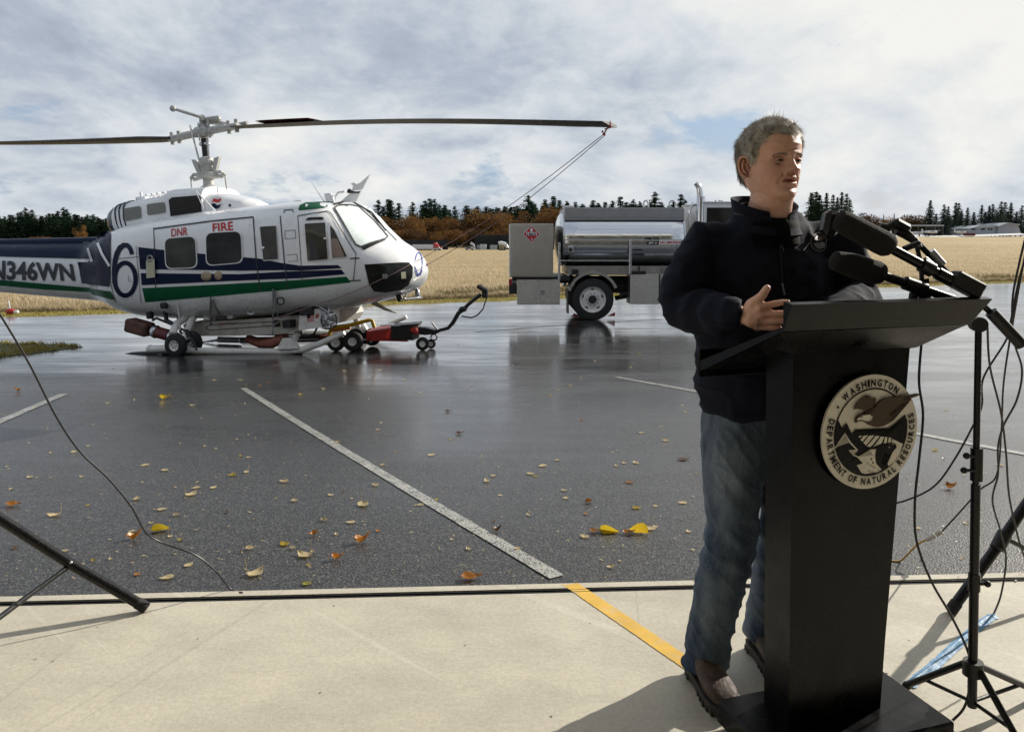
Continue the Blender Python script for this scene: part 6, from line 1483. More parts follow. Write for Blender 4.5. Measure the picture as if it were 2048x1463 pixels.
for _ in range(24000):
    a = rng.uniform(-math.pi, math.pi); hl_ = hairline(a) + .005 * noise.noise(Vector((a * 11, 1, 0))) - .004 * rng.random() ** 2; z = hl_ + (.2345 - hl_) * rng.random() ** .8; p = Vector(head_pt(a, z)); q = Vector((0, -.01, .12)); n_ = p - q; n_.z *= .9 if z > .15 else .3; n_.normalize()
    th = .001 + .011 * smo(z - hl_, 0, .045) + .004 * smo(z, .17, .23); top = smo(z, .17, .215)
    back = Vector((0, -1, 0)); down = Vector((0, 0, -1)); side = Vector((math.copysign(1, p[0]), 0, 0))
    d = (down * (1 - top) + back * (.45 * (1 - top)) + top * (Vector((.75, -.45, .12)))) + Vector(rng.normal(0, .22, 3)) + Vector((noise.noise(Vector((a * 5, z * 40, 1))), noise.noise(Vector((a * 5, z * 40, 7))), noise.noise(Vector((a * 5, z * 40, 13))))) * 1.5; d -= n_ * d.dot(n_) * .9; d.normalize()
    L = rng.uniform(.012, .026) * (1 if z > hl_ + .03 else .6) * (1 + .8 * top); root = p + n_ * (th * .7); lift = n_ * L * (rng.uniform(.05, .27) + .22 * top * max(0, noise.noise(Vector((a * 7, z * 50, 5)))))
    w_ = d.cross(n_).normalized() * .0007; b_ = len(SV)
    m_ = root + d * L * .5 + lift * .8; e_ = root + d * L + lift * .75
    SV += [HW(root - w_), HW(root + w_), HW(m_ + w_ * .8), HW(m_ - w_ * .8), HW(e_)]; SF += [(b_, b_ + 1, b_ + 2, b_ + 3), (b_ + 3, b_ + 2, b_ + 4)]
    tnt = min(1, max(0, rng.normal(.50 + .24 * (1 - top) + .10 * smo(p[1], .02, .08) + .8 * noise.noise(Vector((a * 10, z * 70, 0))) + .35 * noise.noise(Vector((a * 40, z * 200, 3))), .22))); ST += [tnt] * 5
def strands(name, V, F, Tn, kind='stuff'):
    me = bpy.data.meshes.new(name); me.from_pydata([tuple(v) for v in V], [], F); at_ = me.attributes.new('tint', 'FLOAT', 'POINT'); at_.data.foreach_set('value', Tn); o = link(name, me, M_HAIRB, hair); o['kind'] = kind; return o
strands('hair_strands', SV, SF, ST)
SV = []; SF = []; ST = []
for sg in (-1, 1):
    for _ in range(170):
        q = rng.uniform(-1, 1); x = sg * (.0305 + q * .0165); z = .1365 + .0030 * (1 - q * q) - .002 * (q > .5) + rng.normal(0, .0016); a = math.asin(min(1, max(-1, x / .078))) * 1.0
        # find azimuth whose x matches
        lo_, hi_ = 0, 1.2
        for _k in range(14):
            m_ = (lo_ + hi_) / 2
            if abs(head_pt(m_, z)[0]) < abs(x): lo_ = m_
            else: hi_ = m_
        p = Vector(head_pt(math.copysign(lo_, x), z)) + Vector((0, .0008, 0)); d = Vector((sg * .9, -.1, .25 - .3 * q)) + Vector(rng.normal(0, .2, 3)); d.normalize(); e_ = p + d * .007 + Vector((0, .0012, 0)); w_ = Vector((0, 0, .0005)); b_ = len(SV)
        SV += [HW(p - w_), HW(p + w_), HW(e_)]; SF.append((b_, b_ + 1, b_ + 2)); ST += [rng.uniform(.3, .6)] * 3
strands('eyebrows', SV, SF, ST)
# ---- jacket
M_JACK, t = mat_nodes('navy_fleece'); v_ = t('ShaderNodeTexCoord').outputs['Object']
c = t.ramp(t.noise(v_, 220, 3, .7), [(.3, (.0026, .0038, .010)), (.7, (.0062, .0090, .024))])
b = t('ShaderNodeBsdfPrincipled', {'Base Color': c, 'Roughness': .85, 'Specular IOR Level': .25, 'Sheen Weight': .03, 'Sheen Roughness': .4, 'Sheen Tint': (.25, .4, .8, 1), 'Normal': t('ShaderNodeBump', {'Strength': .5, 'Distance': .002, 'Height': t.noise(v_, 320, 4, .7)}).outputs[0]}); t('ShaderNodeOutputMaterial', {0: b.outputs[0]})
jk = MB()
loft(jk, [ell(z, x, y, a, b_, TAX, 36) for z, x, y, a, b_ in ((.905, .862, 2.52, .215, .150), (.92, .862, 2.52, .222, .158), (.96, .860, 2.52, .228, .165), (1.06, .855, 2.515, .236, .172), (1.18, .850, 2.515, .238, .170), (1.30, .850, 2.52, .238, .160), (1.40, .850, 2.525, .238, .148), (1.47, .850, 2.53, .215, .125), (1.52, .850, 2.53, .165, .105), (1.555, .848, 2.53, .115, .092), (1.575, .848, 2.53, .095, .086))])
jk.tube([MW((TC[0] - .08, 2.53, 1.47)), SH_R, SH_R.lerp(EL_R, .35) + Vector((-.01, 0, 0)), EL_R + Vector((-.005, .01, .02)), EL_R + Vector((.02, -.02, -.01)), EL_R.lerp(WR_R, .45) + Vector((0, 0, -.005)), WR_R + Vector((-.02, .005, 0)), WR_R + Vector((-.004, .0, 0))], [.072, .082, .081, .082, .082, .066, .050, .046], 22)
jk.tube([MW((TC[0] + .08, 2.54, 1.47)), SH_L, SH_L.lerp(EL_L, .5), EL_L, EL_L.lerp(WR_L, .5), WR_L], [.075, .085, .080, .080, .065, .045], 22)
elw, shw = EL_R, SH_R
def folds(p):
    w = .010 * noise.noise(Vector((p.x * 9, p.y * 9, p.z * 7))) + .005 * noise.noise(Vector((p.x * 22, p.y * 20, p.z * 16 + 3)))
    d = (p - elw).length; w += .009 * math.sin(d * 85 + 3 * p.z) * g(d, .12) + .007 * (1 - abs(noise.noise(Vector((p.x * 7, p.y * 7, p.z * 16))))) ** 6
    if p.z < 1.1: w += .004 * math.sin(p.z * 60 + p.x * 14 + p.y * 9) * smo(1.1 - p.z, 0, .15)
    return w
jacket = remesh(jk, 'jacket', .0075, M_JACK, man, 3, folds)
# standing collar open at the throat, zip and badge
def collar(name, r0, r1, z0, z1, gap, mat, th=.006, flare=.0, tiltf=.0):
    vs = []; fs = []; n = 40; ax = TAX; ay = Vector((-ax.y, ax.x, 0)); cx_, cy_ = hc.x - .01, hc.y + .030; fr = -90 + 12
    for i in range(n + 1):
        a = R(fr + gap + (360 - 2 * gap) * i / n); e = min(1, min(i, n - i) / 8)
        dirv = Vector((math.cos(a), math.sin(a), 0)); bk = (1 - math.cos(a - R(fr))) / 2
        for (rr, zz_) in ((r0, z0 - .03 * (1 - bk)), (r1 + flare * .3, (z0 + z1) / 2 - .02 * (1 - bk)), (r1 + flare, z1 - .035 * (1 - bk) * 1.3 - .02 * (1 - e)), (r1 + flare - th, z1 - .001 - .035 * (1 - bk) * 1.3 - .02 * (1 - e)), (r1 - th, (z0 + z1) / 2 - .02 * (1 - bk)), (r0 - th, z0 - .03 * (1 - bk))):
            kz = min(1, max(0, (zz_ - z0 + .04) / (z1 - z0 + .01))); gp = 9 + (gap - 9) * kz; a2 = R(fr + gp + (360 - 2 * gp) * i / n); vs.append(MW(Vector((cx_, cy_ - .012 * (1 - kz), zz_)) + Vector((math.cos(a2), math.sin(a2), 0)) * (rr + .006 * (1 - kz))))
    for i in range(n):
        for k in range(6): fs.append((i * 6 + k, i * 6 + (k + 1) % 6, (i + 1) * 6 + (k + 1) % 6, (i + 1) * 6 + k))
    fs.append(tuple(range(5, -1, -1))); fs.append(tuple(range(n * 6, n * 6 + 6)))
    return MB().add(vs, fs).build(name, mat, jacket, angle=60)
collar('collar', .118, .096, 1.525, 1.635, 26, M_JACK, flare=.012)
M_SHIRT = pm('black_shirt', (.0025, .0025, .0035), .8, spec=.1)
collar('shirt_collar', .092, .080, 1.54, 1.612, 17, M_SHIRT, th=.003, flare=.004)
yk = []
for z, rr, dip in ((1.47, .125, 0), (1.53, .112, .0), (1.565, .098, .012), (1.585, .088, .040), (1.584, .083, .042)):
    ring_ = []
    for k in range(32):
        a = 2 * math.pi * k / 32; fr_ = max(0, math.cos(a - R(-78))) ** 2; ring_.append(MW(Vector((hc.x - .01 + math.cos(a) * rr, hc.y + .020 + math.sin(a) * rr, z - dip * fr_))))
    yk.append(ring_)
loft(MB(), yk).build('shirt', M_SHIRT, man)
from mathutils.bvhtree import BVHTree
def bvh_of(o):
    me = o.data; return BVHTree.FromPolygons([v.co.copy() for v in me.vertices], [tuple(p.vertices) for p in me.polygons])
jb = bvh_of(jacket); cmw = MW((0, 0, EYE))
def onj(px, py, off=.004):
    d = Vector(ray(px, py)).normalized(); h = jb.ray_cast(cmw, d)
    return h[0] + h[1] * off if h[0] is not None else cmw + d * 2.4
def spl0(pts): return [(a[0] + (b[0] - a[0]) * k / 5, a[1] + (b[1] - a[1]) * k / 5) for a, b in zip(pts, pts[1:]) for k in range(6)]
zp = [onj(*p, .002) for p in ((1556, 452), (1558, 475), (1560, 500), (1562, 530), (1563, 560), (1564, 590), (1565, 605))]
MB().tube(zp, .0022, 6).build('zip', pm('zip_dark', (.05, .05, .055), .35, metal=.8), jacket)
MB().tube([onj(1562, 566, .008), onj(1564, 582, .010), onj(1567, 590, .008)], .003, 6).build('zip_pull', M_STEEL, jacket)
for pts in (((1407, 452), (1420, 480), (1427, 520), (1425, 560)), ((1418, 700), (1440, 712), (1468, 706)), ((1500, 560), (1500, 640))):
    q_ = [onj(*p, .0006) for p in spl0(pts)]
    MB().tube(q_, .0011, 5).build('seam', M_SHIRT, jacket)
# lapel opening edges with pale piping
M_PIPE = pm('grey_piping', (.20, .20, .21), .5)
MB().tube([onj(*p, .003) for p in ((1468, 427), (1490, 432), (1520, 442), (1545, 465), (1562, 490), (1567, 502))], .0013, 6).build('piping', M_PIPE, jacket)
MB().tube([onj(*p, .003) for p in ((1650, 455), (1632, 470), (1615, 490), (1606, 502))], .0013, 6).build('piping', M_PIPE, jacket)
def jpoly(name, pts, mat, off, parent=jacket):
    bm = bmesh.new(); bm.faces.new([bm.verts.new((x, y, 0)) for x, y in pts]); bmesh.ops.triangulate(bm, faces=bm.faces[:]); grid_cut(bm, 6)
    for v in bm.verts: v.co = onj(v.co.x, v.co.y, off)
    me = bpy.data.meshes.new(name); bm.to_mesh(me); bm.free(); return link(name, me, mat, parent)
M_BADGE = pm('badge_thread', (.16, .16, .17), .8)
bgd = jpoly('badge', arc(1636, 485, 17, 19, 0, 348, 28), M_BADGE, .004)
jpoly('badge_field', arc(1636, 485, 15, 17, 0, 348, 28), M_JACK, .0055, bgd)
jpoly('badge_wing', [(1626, 480), (1632, 472), (1640, 474), (1650, 472), (1644, 480), (1636, 484)], M_BROWN, .007, bgd)
jpoly('badge_waves', [(1624, 488), (1632, 486), (1638, 491), (1648, 487), (1646, 494), (1636, 499), (1628, 496)], M_BADGE, .007, bgd)
# ---- jeans
M_DEN, t = mat_nodes('denim'); v_ = t('ShaderNodeTexCoord').outputs['Object']
fade = t.ramp(t.noise(mapv(t, v_, (3, 3, 1.2)), 2.2, 4, .6), [(.35, (0, 0, 0)), (.70, (1, 1, 1))])
c = t.mix(fade, t.ramp(t.noise(mapv(t, v_, (1, 1, .25)), 260, 3, .7), [(.3, (.020, .035, .064)), (.7, (.050, .078, .125))]), t.ramp(t.noise(mapv(t, v_, (1, 1, .25)), 260, 3, .7), [(.3, (.15, .19, .24)), (.7, (.26, .31, .36))]))
b = t('ShaderNodeBsdfPrincipled', {'Base Color': c, 'Roughness': .85, 'Specular IOR Level': .2, 'Normal': t('ShaderNodeBump', {'Strength': .4, 'Distance': .002, 'Height': t.noise(v_, 350, 3, .7)}).outputs[0]}); t('ShaderNodeOutputMaterial', {0: b.outputs[0]})
jn = MB()
loft(jn, [ell(z, .860, 2.52, a, b_, TAX, 30) for z, a, b_ in ((.84, .200, .130), (.90, .205, .142), (1.02, .20, .14))])
KR = MW((.728, 2.42, .50)); AR = MW((.648, 2.415, .068)); KL = MW((.935, 2.49, .50)); AL = MW((.908, 2.575, .09))
def legt(hip, kn, an, lean): jn.tube([hip + Vector((0, 0, .03)), hip.lerp(kn, .3), hip.lerp(kn, .7), kn + Vector((0, -.012, 0)), kn.lerp(an, .35), kn.lerp(an, .8), an + Vector((0, 0, -.02))], [.115, .112, .092, .082, .080, .074, .072], 22, up=(0, -1, 0), flat=1.08)
legt(MW((.765, 2.51, .87)), KR, AR, 0); legt(MW((.955, 2.53, .87)), KL, AL, 0)
def jfold(p):
    w = .006 * noise.noise(Vector((p.x * 11, p.y * 11, p.z * 6))) + .0012 * noise.noise(Vector((p.x * 26, p.y * 26, p.z * 18)))
    for k_ in (KR, KL):
        d = p - k_; w += .0055 * math.sin(d.z * 70 + d.x * 60 + 2 * noise.noise(p * 12)) * g(d.length, .11)
    w += .006 * (1 - abs(noise.noise(Vector((p.x * 9, p.y * 9, p.z * 14 + p.x * 12))))) ** 7; w += .0045 * math.sin((p.z * 60) + 2 * noise.noise(p * 9) + (p.x + p.y) * 22) * smo(.30 - p.z, 0, .2); return w
jeans = remesh(jn, 'jeans', .0065, M_DEN, man, 3, jfold)
MB().torus(AR + Vector((0, 0, -.012)), (0, 0, 1), .072, .004, 28, 6).build('trouser_hem', M_DEN, jeans)
# ---- boots
M_BOOT = pm('brown_leather', (.06, .034, .023), .62, var=.35, vscale=14, bump=.35, bscale=60, wear=((.20, .14, .10), 10, .5)); M_SOLE = pm('boot_sole', (.035, .028, .024), .7)
def boot(heel, toe, z0=0.0):
    h, t_ = MW((*heel, z0)), MW((*toe, z0)); d = (t_ - h).normalized(); s_ = Vector((-d.y, d.x, 0)); L = (t_ - h).length; e = empty('boot'); e.parent = man
    secs = [(0.00, .026, .034, .085), (.04, .034, .034, .105), (.12, .038, .034, .130), (.24, .041, .034, .150), (.36, .042, .034, .135), (.50, .045, .032, .105), (.66, .050, .032, .088), (.80, .050, .032, .082), (.92, .042, .032, .070), (1.0, .022, .034, .050)]
    rings = []
    for q, w_, zb, zt in secs:
        c = h + d * (L * q); rr = []
        for k in range(20):
            a = 2 * math.pi * k / 20; cz = math.sin(a); rr.append(c + s_ * (w_ * math.copysign(abs(math.cos(a)) ** .75, math.cos(a)) * (.8 if cz > .5 and q < .45 else 1)) + Vector((0, 0, (zb + zt) / 2 + (zt - zb) / 2 * math.copysign(abs(cz) ** .8, cz))))
        rings.append(rr)
    m = MB(); loft(m, rings); m.tube([h + d * (L * .24) + Vector((0, 0, .08)), h + d * (L * .24) + Vector((0, 0, .16))], [.046, .044], 20); m.build('upper', M_BOOT, e)
    sm = MB(); a_, b_ = [], []
    for q, w_ in [(0, .02), (-.02, .0)]: pass
    outl = [(-.02, .0), (.0, .032), (.12, .042), (.3, .040), (.5, .046), (.7, .053), (.88, .050), (.98, .034), (1.03, .0)]
    lp_ = [h + d * (L * q) + s_ * w_ for q, w_ in outl] + [h + d * (L * q) - s_ * w_ for q, w_ in outl[-2:0:-1]]
    sm.prism([p + Vector((0, 0, .004)) for p in lp_], [p + Vector((0, 0, .036)) for p in lp_]); so_ = sm.build('sole', M_SOLE, e, smooth=False)
    lg = MB()
    for q, w_ in ((.05, .040), (.15, .045), (.5, .049), (.6, .053), (.7, .056), (.8, .055), (.9, .050)):
        for k in (1, -1): lg.box(h + d * (L * q) + s_ * (w_ - .006) * k + Vector((0, 0, .009)), (.012, .012, .016))
    lg.build('tread_lugs', M_SOLE, so_)['kind'] = 'stuff'
    lc = MB()
    for k, q in enumerate((.34, .40, .46, .52)):
        zt = .150 - k * .014; c = h + d * (L * q); lc.tube([c + s_ * .024 + Vector((0, 0, zt - .012)), c + Vector((0, 0, zt + .000)), c - s_ * .024 + Vector((0, 0, zt - .012))], .0028, 6)
    lc.build('laces', pm('lace', (.09, .06, .045), .7), e)['kind'] = 'stuff'
boot((.630, 2.462), (.676, 2.200)); boot((.885, 2.62), (.925, 2.36))
# ================================================================== MICROPHONES AND STANDS
M_FOAM = pm('black_foam', (.006, .006, .006), .95, bump=.6, bscale=260, var=.3, vscale=120, sheen=.03)
M_BLK = pm('satin_black', (.010, .010, .011), .32, metal=.3, var=.15, vscale=30)
def PYs(l): return [PY(*p) for p in l]
def T0(name, base, label, cat, group=None): return empty(name, base, label, cat, group)
def sub(mb, name, mat, e):
    o = mb.build(name, mat, e); o.matrix_parent_inverse = Matrix.Translation(-e.location); return o
e = T0('microphone', PY(1880, 548, 2.06), 'upper long black foam covered shotgun microphone pointing at the speaker', 'microphone')
a, b = PY(1684, 443, 2.04), PY(1781, 494, 2.06); d = (b - a).normalized()
sub(MB().lathe(a - d * .022, d, [(0, .0), (.003, .018), (.010, .028), (.03, .031), (.06, .032), (.10, .033), (.15, .034), ((b - a).length + .010, .033), ((b - a).length + .022, .026), ((b - a).length + .028, .015)], 28), 'foam_cover', M_FOAM, e)
sub(MB().box(PY(1661, 446, 2.07), (.045, .05, .068), rot=Matrix.Rotation(.15, 3, 'Y'), bev=.012), 'clip_block', M_BLK, e)
a, b = PY(1786, 499, 2.06), PY(1912, 566, 2.06)
sub(MB().tube([a, a.lerp(b, .5), b], [.013, .0135, .0135], 16), 'barrel', M_BLK, e); sub(MB().tube([a.lerp(b, .45), a.lerp(b, .62)], .020, 16), 'shock_ring', M_BLACK, e)
sub(MB().tube([a.lerp(b, .70), a.lerp(b, .88)], .0175, 16), 'sleeve', M_BLK, e)
dd = (b - a).normalized(); rt = Matrix((dd, Vector((0, 1, 0)), dd.cross(Vector((0, 1, 0))))).transposed()
sub(MB().box(PY(1932, 569, 2.06), (.088, .045, .046), rot=rt, bev=.005), 'transmitter_box', M_BLACK, e)
e = T0('microphone', PY(1880, 590, 2.08), 'lower foam covered shotgun microphone just above the lectern top', 'microphone')
a, b = PY(1682, 524, 2.06), PY(1762, 548, 2.08); d = (b - a).normalized()
sub(MB().lathe(a - d * .03, d, [(0, .0), (.003, .016), (.010, .026), (.03, .029), (.06, .033), ((b - a).length + .016, .033), ((b - a).length + .030, .028), ((b - a).length + .038, .014)], 28), 'foam_cover', M_FOAM, e)
a, b = PY(1758, 548, 2.08), PY(1905, 598, 2.10); sub(MB().tube([a, b], .0125, 16), 'barrel', M_BLK, e); sub(MB().tube([a.lerp(b, .35), a.lerp(b, .62)], .019, 16), 'shock_ring', M_BLACK, e)
e = T0('microphone_holder', PY(1848, 596, 2.10), 'black clamp bracket on the lectern top holding the shotgun microphones', 'bracket')
sub(MB().tube(PYs([(1834, 494, 2.14), (1842, 530, 2.13), (1846, 602, 2.12)]), .0065, 8), 'upright_rod', M_BLK, e)
sub(MB().prism(PYs([(1838, 560, 2.09), (1858, 556, 2.09), (1862, 600, 2.09), (1836, 602, 2.09)]), PYs([(1838, 560, 2.13), (1858, 556, 2.13), (1862, 600, 2.13), (1836, 602, 2.13)])), 'clamp_plate', M_BLK, e)
sub(MB().tube(PYs([(1808, 498, 2.12), (1838, 486, 2.12)]), .009, 8), 'cross_rod', M_BLK, e)
sub(MB().tube(PYs([(1844, 524, 2.08), (1862, 540, 2.06)]), .02, 12), 'clamp_knob', M_BLACK, e)
for px in (1828, 1854): sub(MB().tube(PYs([(px, 585, 2.10), (px - 3, 603, 2.10)]), .012, 10), 'clamp_foot', M_BLK, e)
# stand with boom
base = G(1943, 1420); SX, SYY = base.x, 2.19
base = Vector((PY(1944, 1405, 2.19).x, 2.19, 0))
e = T0('microphone_stand', base, 'black tripod microphone stand with an angled boom right of the lectern', 'microphone stand')
pt, pb = PY(1957, 655, 2.19), PY(1944, 1412, 2.19)
mid_ = pt.lerp(pb, .40)
sub(MB().cyl(pt, mid_, .0095, n=16), 'upper_pole', M_BLK, e); sub(MB().cyl(mid_, pb, .0135, n=16), 'lower_pole', M_BLK, e)
sub(MB().cyl(PY(1954, 895, 2.19), PY(1953, 960, 2.19), .0175, n=18), 'clutch_collar', M_BLK, e)
for p, q in (((1948, 912), (1933, 911)), ((1948, 940), (1928, 940)), ((1956, 1167), (1975, 1167))):
    sub(MB().cyl(PY(*p, 2.18), PY(*q, 2.17), .005, n=8).sphere(PY(*q, 2.17), .010, 10, 8), 'knob', M_BLACK, e)
sub(MB().cyl(PY(1949, 1145, 2.19), PY(1948, 1180, 2.19), .017, n=16), 'lower_collar', M_BLK, e)
hubp = PY(1946, 1330, 2.19); sub(MB().cyl(hubp + Vector((0, 0, -.03)), hubp + Vector((0, 0, .015)), .028, n=20), 'leg_hub', M_BLACK, e)
low = PY(1944, 1402, 2.19); feet = [G(1813, 1378), G(2076, 1392), G(2052, 1520)]
for f_ in feet:
    d = (f_ - hubp); d.z = 0; d.normalize(); h0 = hubp + d * .025 + Vector((0, 0, -.005)); sub(MB().tube([h0, f_ + Vector((0, 0, .016))], .0105, 12), 'leg', M_BLK, e)
    sub(MB().tube([low, h0.lerp(f_, .66) + Vector((0, 0, .004))], .006, 8), 'leg_brace', M_BLK, e); sub(MB().sphere(f_ + Vector((0, 0, .014)), .014, 12, 8), 'rubber_foot', M_RUBBER, e)
piv = PY(1960, 648, 2.17); sub(MB().cyl(piv + Vector((-.012, -.02, 0)), piv + Vector((0, .02, .0)), .022, n=16).tube([pt, piv], .014, 10), 'pivot', M_BLACK, e)
sub(MB().tube([PY(1797, 447, 2.20), PY(1905, 556, 2.18), PY(1985, 628, 2.17)], .0085, 12), 'boom', pm('boom_tube', (.03, .03, .032), .18, metal=.8), e)
sub(MB().tube([PY(1860, 503, 2.19), PY(1884, 530, 2.185)], .014, 12), 'boom_clutch', M_STEEL, e)
sub(MB().tube([PY(1982, 624, 2.16), PY(2044, 690, 2.15)], .017, 16), 'counterweight', M_BLACK, e)
sub(MB().box(PY(1802, 452, 2.2), (.055, .03, .03), rot=rt, bev=.008), 'boom_head', M_BLACK, e)
e = T0('microphone_clip', PY(1790, 458, 2.2), 'small black microphone clip with curved arms on the upper end of the boom', 'clip')
sub(MB().tube(PYs([(1760, 452, 2.2), (1775, 456, 2.2), (1792, 444, 2.2)]), [.010, .013, .008], 10), 'clip_arm', M_BLACK, e); sub(MB().tube(PYs([(1792, 462, 2.2), (1812, 470, 2.2), (1830, 482, 2.19), (1838, 496, 2.18)]), [.010, .013, .011, .010], 10), 'clip_tail', M_BLACK, e)
# large tripod legs reaching in from both sides
def big_leg(foot, pxs, r_, label, brace, inner=None):
    e = T0('tripod', foot, label, 'tripod'); P_ = [foot + Vector((0, 0, r_ * 1.1))] + PYs(pxs); d = (P_[1] - P_[0]).normalized()
    sub(MB().tube(P_, r_, 18), 'leg', M_BLK, e); sub(MB().lathe(P_[0] - d * .018, d, [(0, r_ * .9), (.004, r_ * 1.12), (.045, r_ * 1.12), (.048, r_ * .98)], 20), 'rubber_foot', M_RUBBER, e)
    for br in brace: sub(MB().tube(PYs(br), .010, 10), 'leg_brace', M_BLK, e)
    return e
f1 = G(287, 1222); e = big_leg(f1, [(139, 1126, 2.86), (-90, 979, 2.74)], .0205, 'tripod leg with a rubber foot and thin brace at left foreground', [[(140, 1130, 2.86), (40, 1203, 2.66), (-60, 1278, 2.46)]])
sub(MB().sphere(PY(142, 1124, 2.84), .006), 'rivet', M_STEEL, e)
f2 = G(1905, 1226); e = big_leg(f2, [(2000, 1085, 2.93), (2140, 880, 3.03)], .0205, 'thick black tripod leg leaning in behind the microphone stand at right', [[(2000, 1070, 2.93), (2040, 1090, 2.95), (2110, 1135, 3.0)], [(1996, 1095, 2.9), (2010, 1080, 2.9)]])
sub(MB().tube([PY(1994, 1096, 2.90), PY(2010, 1066, 2.92)], .027, 14), 'leg_collar', M_BLACK, e)
# ================================================================== CABLES
def spl(pts, n=10):
    P_ = [pts[0]] + pts + [pts[-1]]; out = []
    for i in range(1, len(P_) - 2):
        for k in range(n):
            t = k / n; a, b, c, d = P_[i - 1], P_[i], P_[i + 1], P_[i + 2]
            out.append(.5 * ((2 * b) + (-a + c) * t + (2 * a - 5 * b + 4 * c - d) * t * t + (-a + 3 * b - 3 * c + d) * t ** 3))
    return out + [pts[-1]]
M_CAB = pm('cable_rubber', (.012, .012, .013), .42)
def cable(pxs, Y0, Y1, r_, label, mat=M_CAB, endg=None, name='cable', cat='cable'):
    n = len(pxs); pts = [PY(x, y, Y0 + (Y1 - Y0) * i / (n - 1)) for i, (x, y) in enumerate(pxs)]
    if endg: pts[-1] = G(*endg) + Vector((0, 0, r_))
    for p in pts: p.z = max(p.z, gz(p.x, p.y) + r_)
    o = MB().tube(spl(pts), r_, 8).build(name, mat); setp(o, label, cat); return o
cable([(-20, 600), (10, 645), (60, 730), (112, 832), (160, 903), (215, 955), (262, 1012), (290, 1062), (320, 1083), (388, 1108), (430, 1140), (462, 1178), (485, 1186)], 2.55, 3.12, .0036, 'thin black cable hanging in from the left edge down to the door track', endg=(485, 1186))
cable([(1845, 665), (1838, 760), (1846, 830), (1838, 920), (1830, 1000), (1833, 1080), (1862, 1160), (1902, 1230), (1935, 1300), (1942, 1350), (1930, 1410), (1905, 1442)], 2.22, 2.19, .0038, 'black cable dropping from the lectern top to the stand base')
cable([(1975, 655), (1980, 733), (2002, 825), (2012, 905), (2020, 1001), (2047, 1108), (2080, 1160)], 2.26, 2.6, .0032, 'black cable running from the boom pivot down to the lower right edge')
cable([(2060, 440), (2040, 520), (2025, 600), (2028, 680), (2044, 739), (2034, 798), (2007, 851), (1996, 894), (1996, 948), (1985, 1001), (2002, 1065), (2012, 1119), (2002, 1188), (1987, 1229)], 2.4, 2.84, .0034, 'long looping black cable at right ending under the blue tape', endg=(1987, 1229))
cable([(2064, 470), (2038, 560), (2022, 640), (2012, 680), (1967, 755), (1964, 808), (1951, 841), (1911, 915), (1868, 972), (1809, 1001), (1760, 1010)], 2.42, 2.5, .0032, 'black cable slanting behind the stand pole towards the lectern column')
cable([(2052, 500), (2030, 620), (2008, 760), (2003, 860), (1993, 950), (1959, 980), (1911, 1033), (1884, 1062)], 2.6, 3.35, .0036, 'black power cable ending in the clear plug connector')
M_CLEARP = pm('clear_plug', (.50, .46, .40), .2, spec=.6)
p0, p1 = PY(1884, 1062, 3.35), PY(1853, 1079, 3.38)
pl_ = empty('plug_connector', p0.lerp(p1, .5), 'clear plastic plug joining the black cable to the yellow cord', 'plug'); sub(MB().tube([p0, p0.lerp(p1, .4)], [.010, .012], 10), 'plug_half', M_CLEARP, pl_); sub(MB().tube([p0.lerp(p1, .45), p1], [.013, .009], 10), 'socket_half', M_CLEARP, pl_)
cable([(1853, 1079), (1835, 1088), (1815, 1108), (1800, 1130), (1780, 1140)], 3.38, 3.40, .0042, 'yellow extension cord beside the lectern on the asphalt', mat=pm('yellow_cord', (.55, .32, .03), .5), name='extension_cord', cat='cord')
# blue tape over the cable
M_TAPE = pm('blue_tape', (.15, .32, .52), .6, var=.25, vscale=20, bump=.8, bscale=25)
tp = [G(*p) for p in ((1988, 1231), (1962, 1248), (1935, 1272), (1905, 1297), (1872, 1328), (1845, 1350), (1818, 1372))]; tp = spl(tp, 6)
vs = []; fs = []
for i, p in enumerate(tp):
    d = (tp[min(i + 1, len(tp) - 1)] - tp[max(0, i - 1)]); d.z = 0; d.normalize(); n_ = Vector((-d.y, d.x, 0)); w_ = .019 + .005 * noise.noise(Vector((i * .7, 0, 0)))
    for k, (s_, hz) in enumerate(((-1, .0022), (-.45, .004), (-.12, .012), (.15, .011), (.5, .004), (1, .0022))): vs.append(p + n_ * s_ * w_ + Vector((0, 0, hz + .003 * abs(noise.noise(Vector((i * .9, k * 3, 0)))))))
for i in range(len(tp) - 1):
    for k in range(5): fs.append((i * 6 + k, i * 6 + k + 1, (i + 1) * 6 + k + 1, (i + 1) * 6 + k))
o = MB().add(vs, fs).build('floor_tape', M_TAPE); setp(o, 'wrinkled pale blue tape strip holding a cable to the floor', 'tape')
# ================================================================== FALLEN LEAVES
def lmat(name, c1, c2, tr=.35):
    m, t = mat_nodes(name); v = t('ShaderNodeTexCoord').outputs['Object']; rd = t('ShaderNodeObjectInfo').outputs['Random']
    c = t.mix(t.ramp(t.noise(v, 60, 5, .7), [(.4, (0, 0, 0)), (.65, (1, 1, 1))]), c1, c2); c = t.mix(1.0, c, t.ramp(rd, [(0, (.75, .75, .75)), (1, (1.15, 1.1, 1.05))]), 'MULTIPLY')
    ve = t('ShaderNodeTexWave', {'Vector': v, 'Scale': 38, 'Distortion': 1.5}, bands_direction='DIAGONAL').outputs[1]; c = t.mix(t.m('MULTIPLY', ve, .18), c, (.25, .15, .04))
    b = t('ShaderNodeBsdfPrincipled', {'Base Color': c, 'Roughness': .38}); tl = t('ShaderNodeBsdfTranslucent', {0: c}); mx = t('ShaderNodeMixShader', {0: tr, 1: b.outputs[0], 2: tl.outputs[0]}); t('ShaderNodeOutputMaterial', {0: mx.outputs[0]}); return m
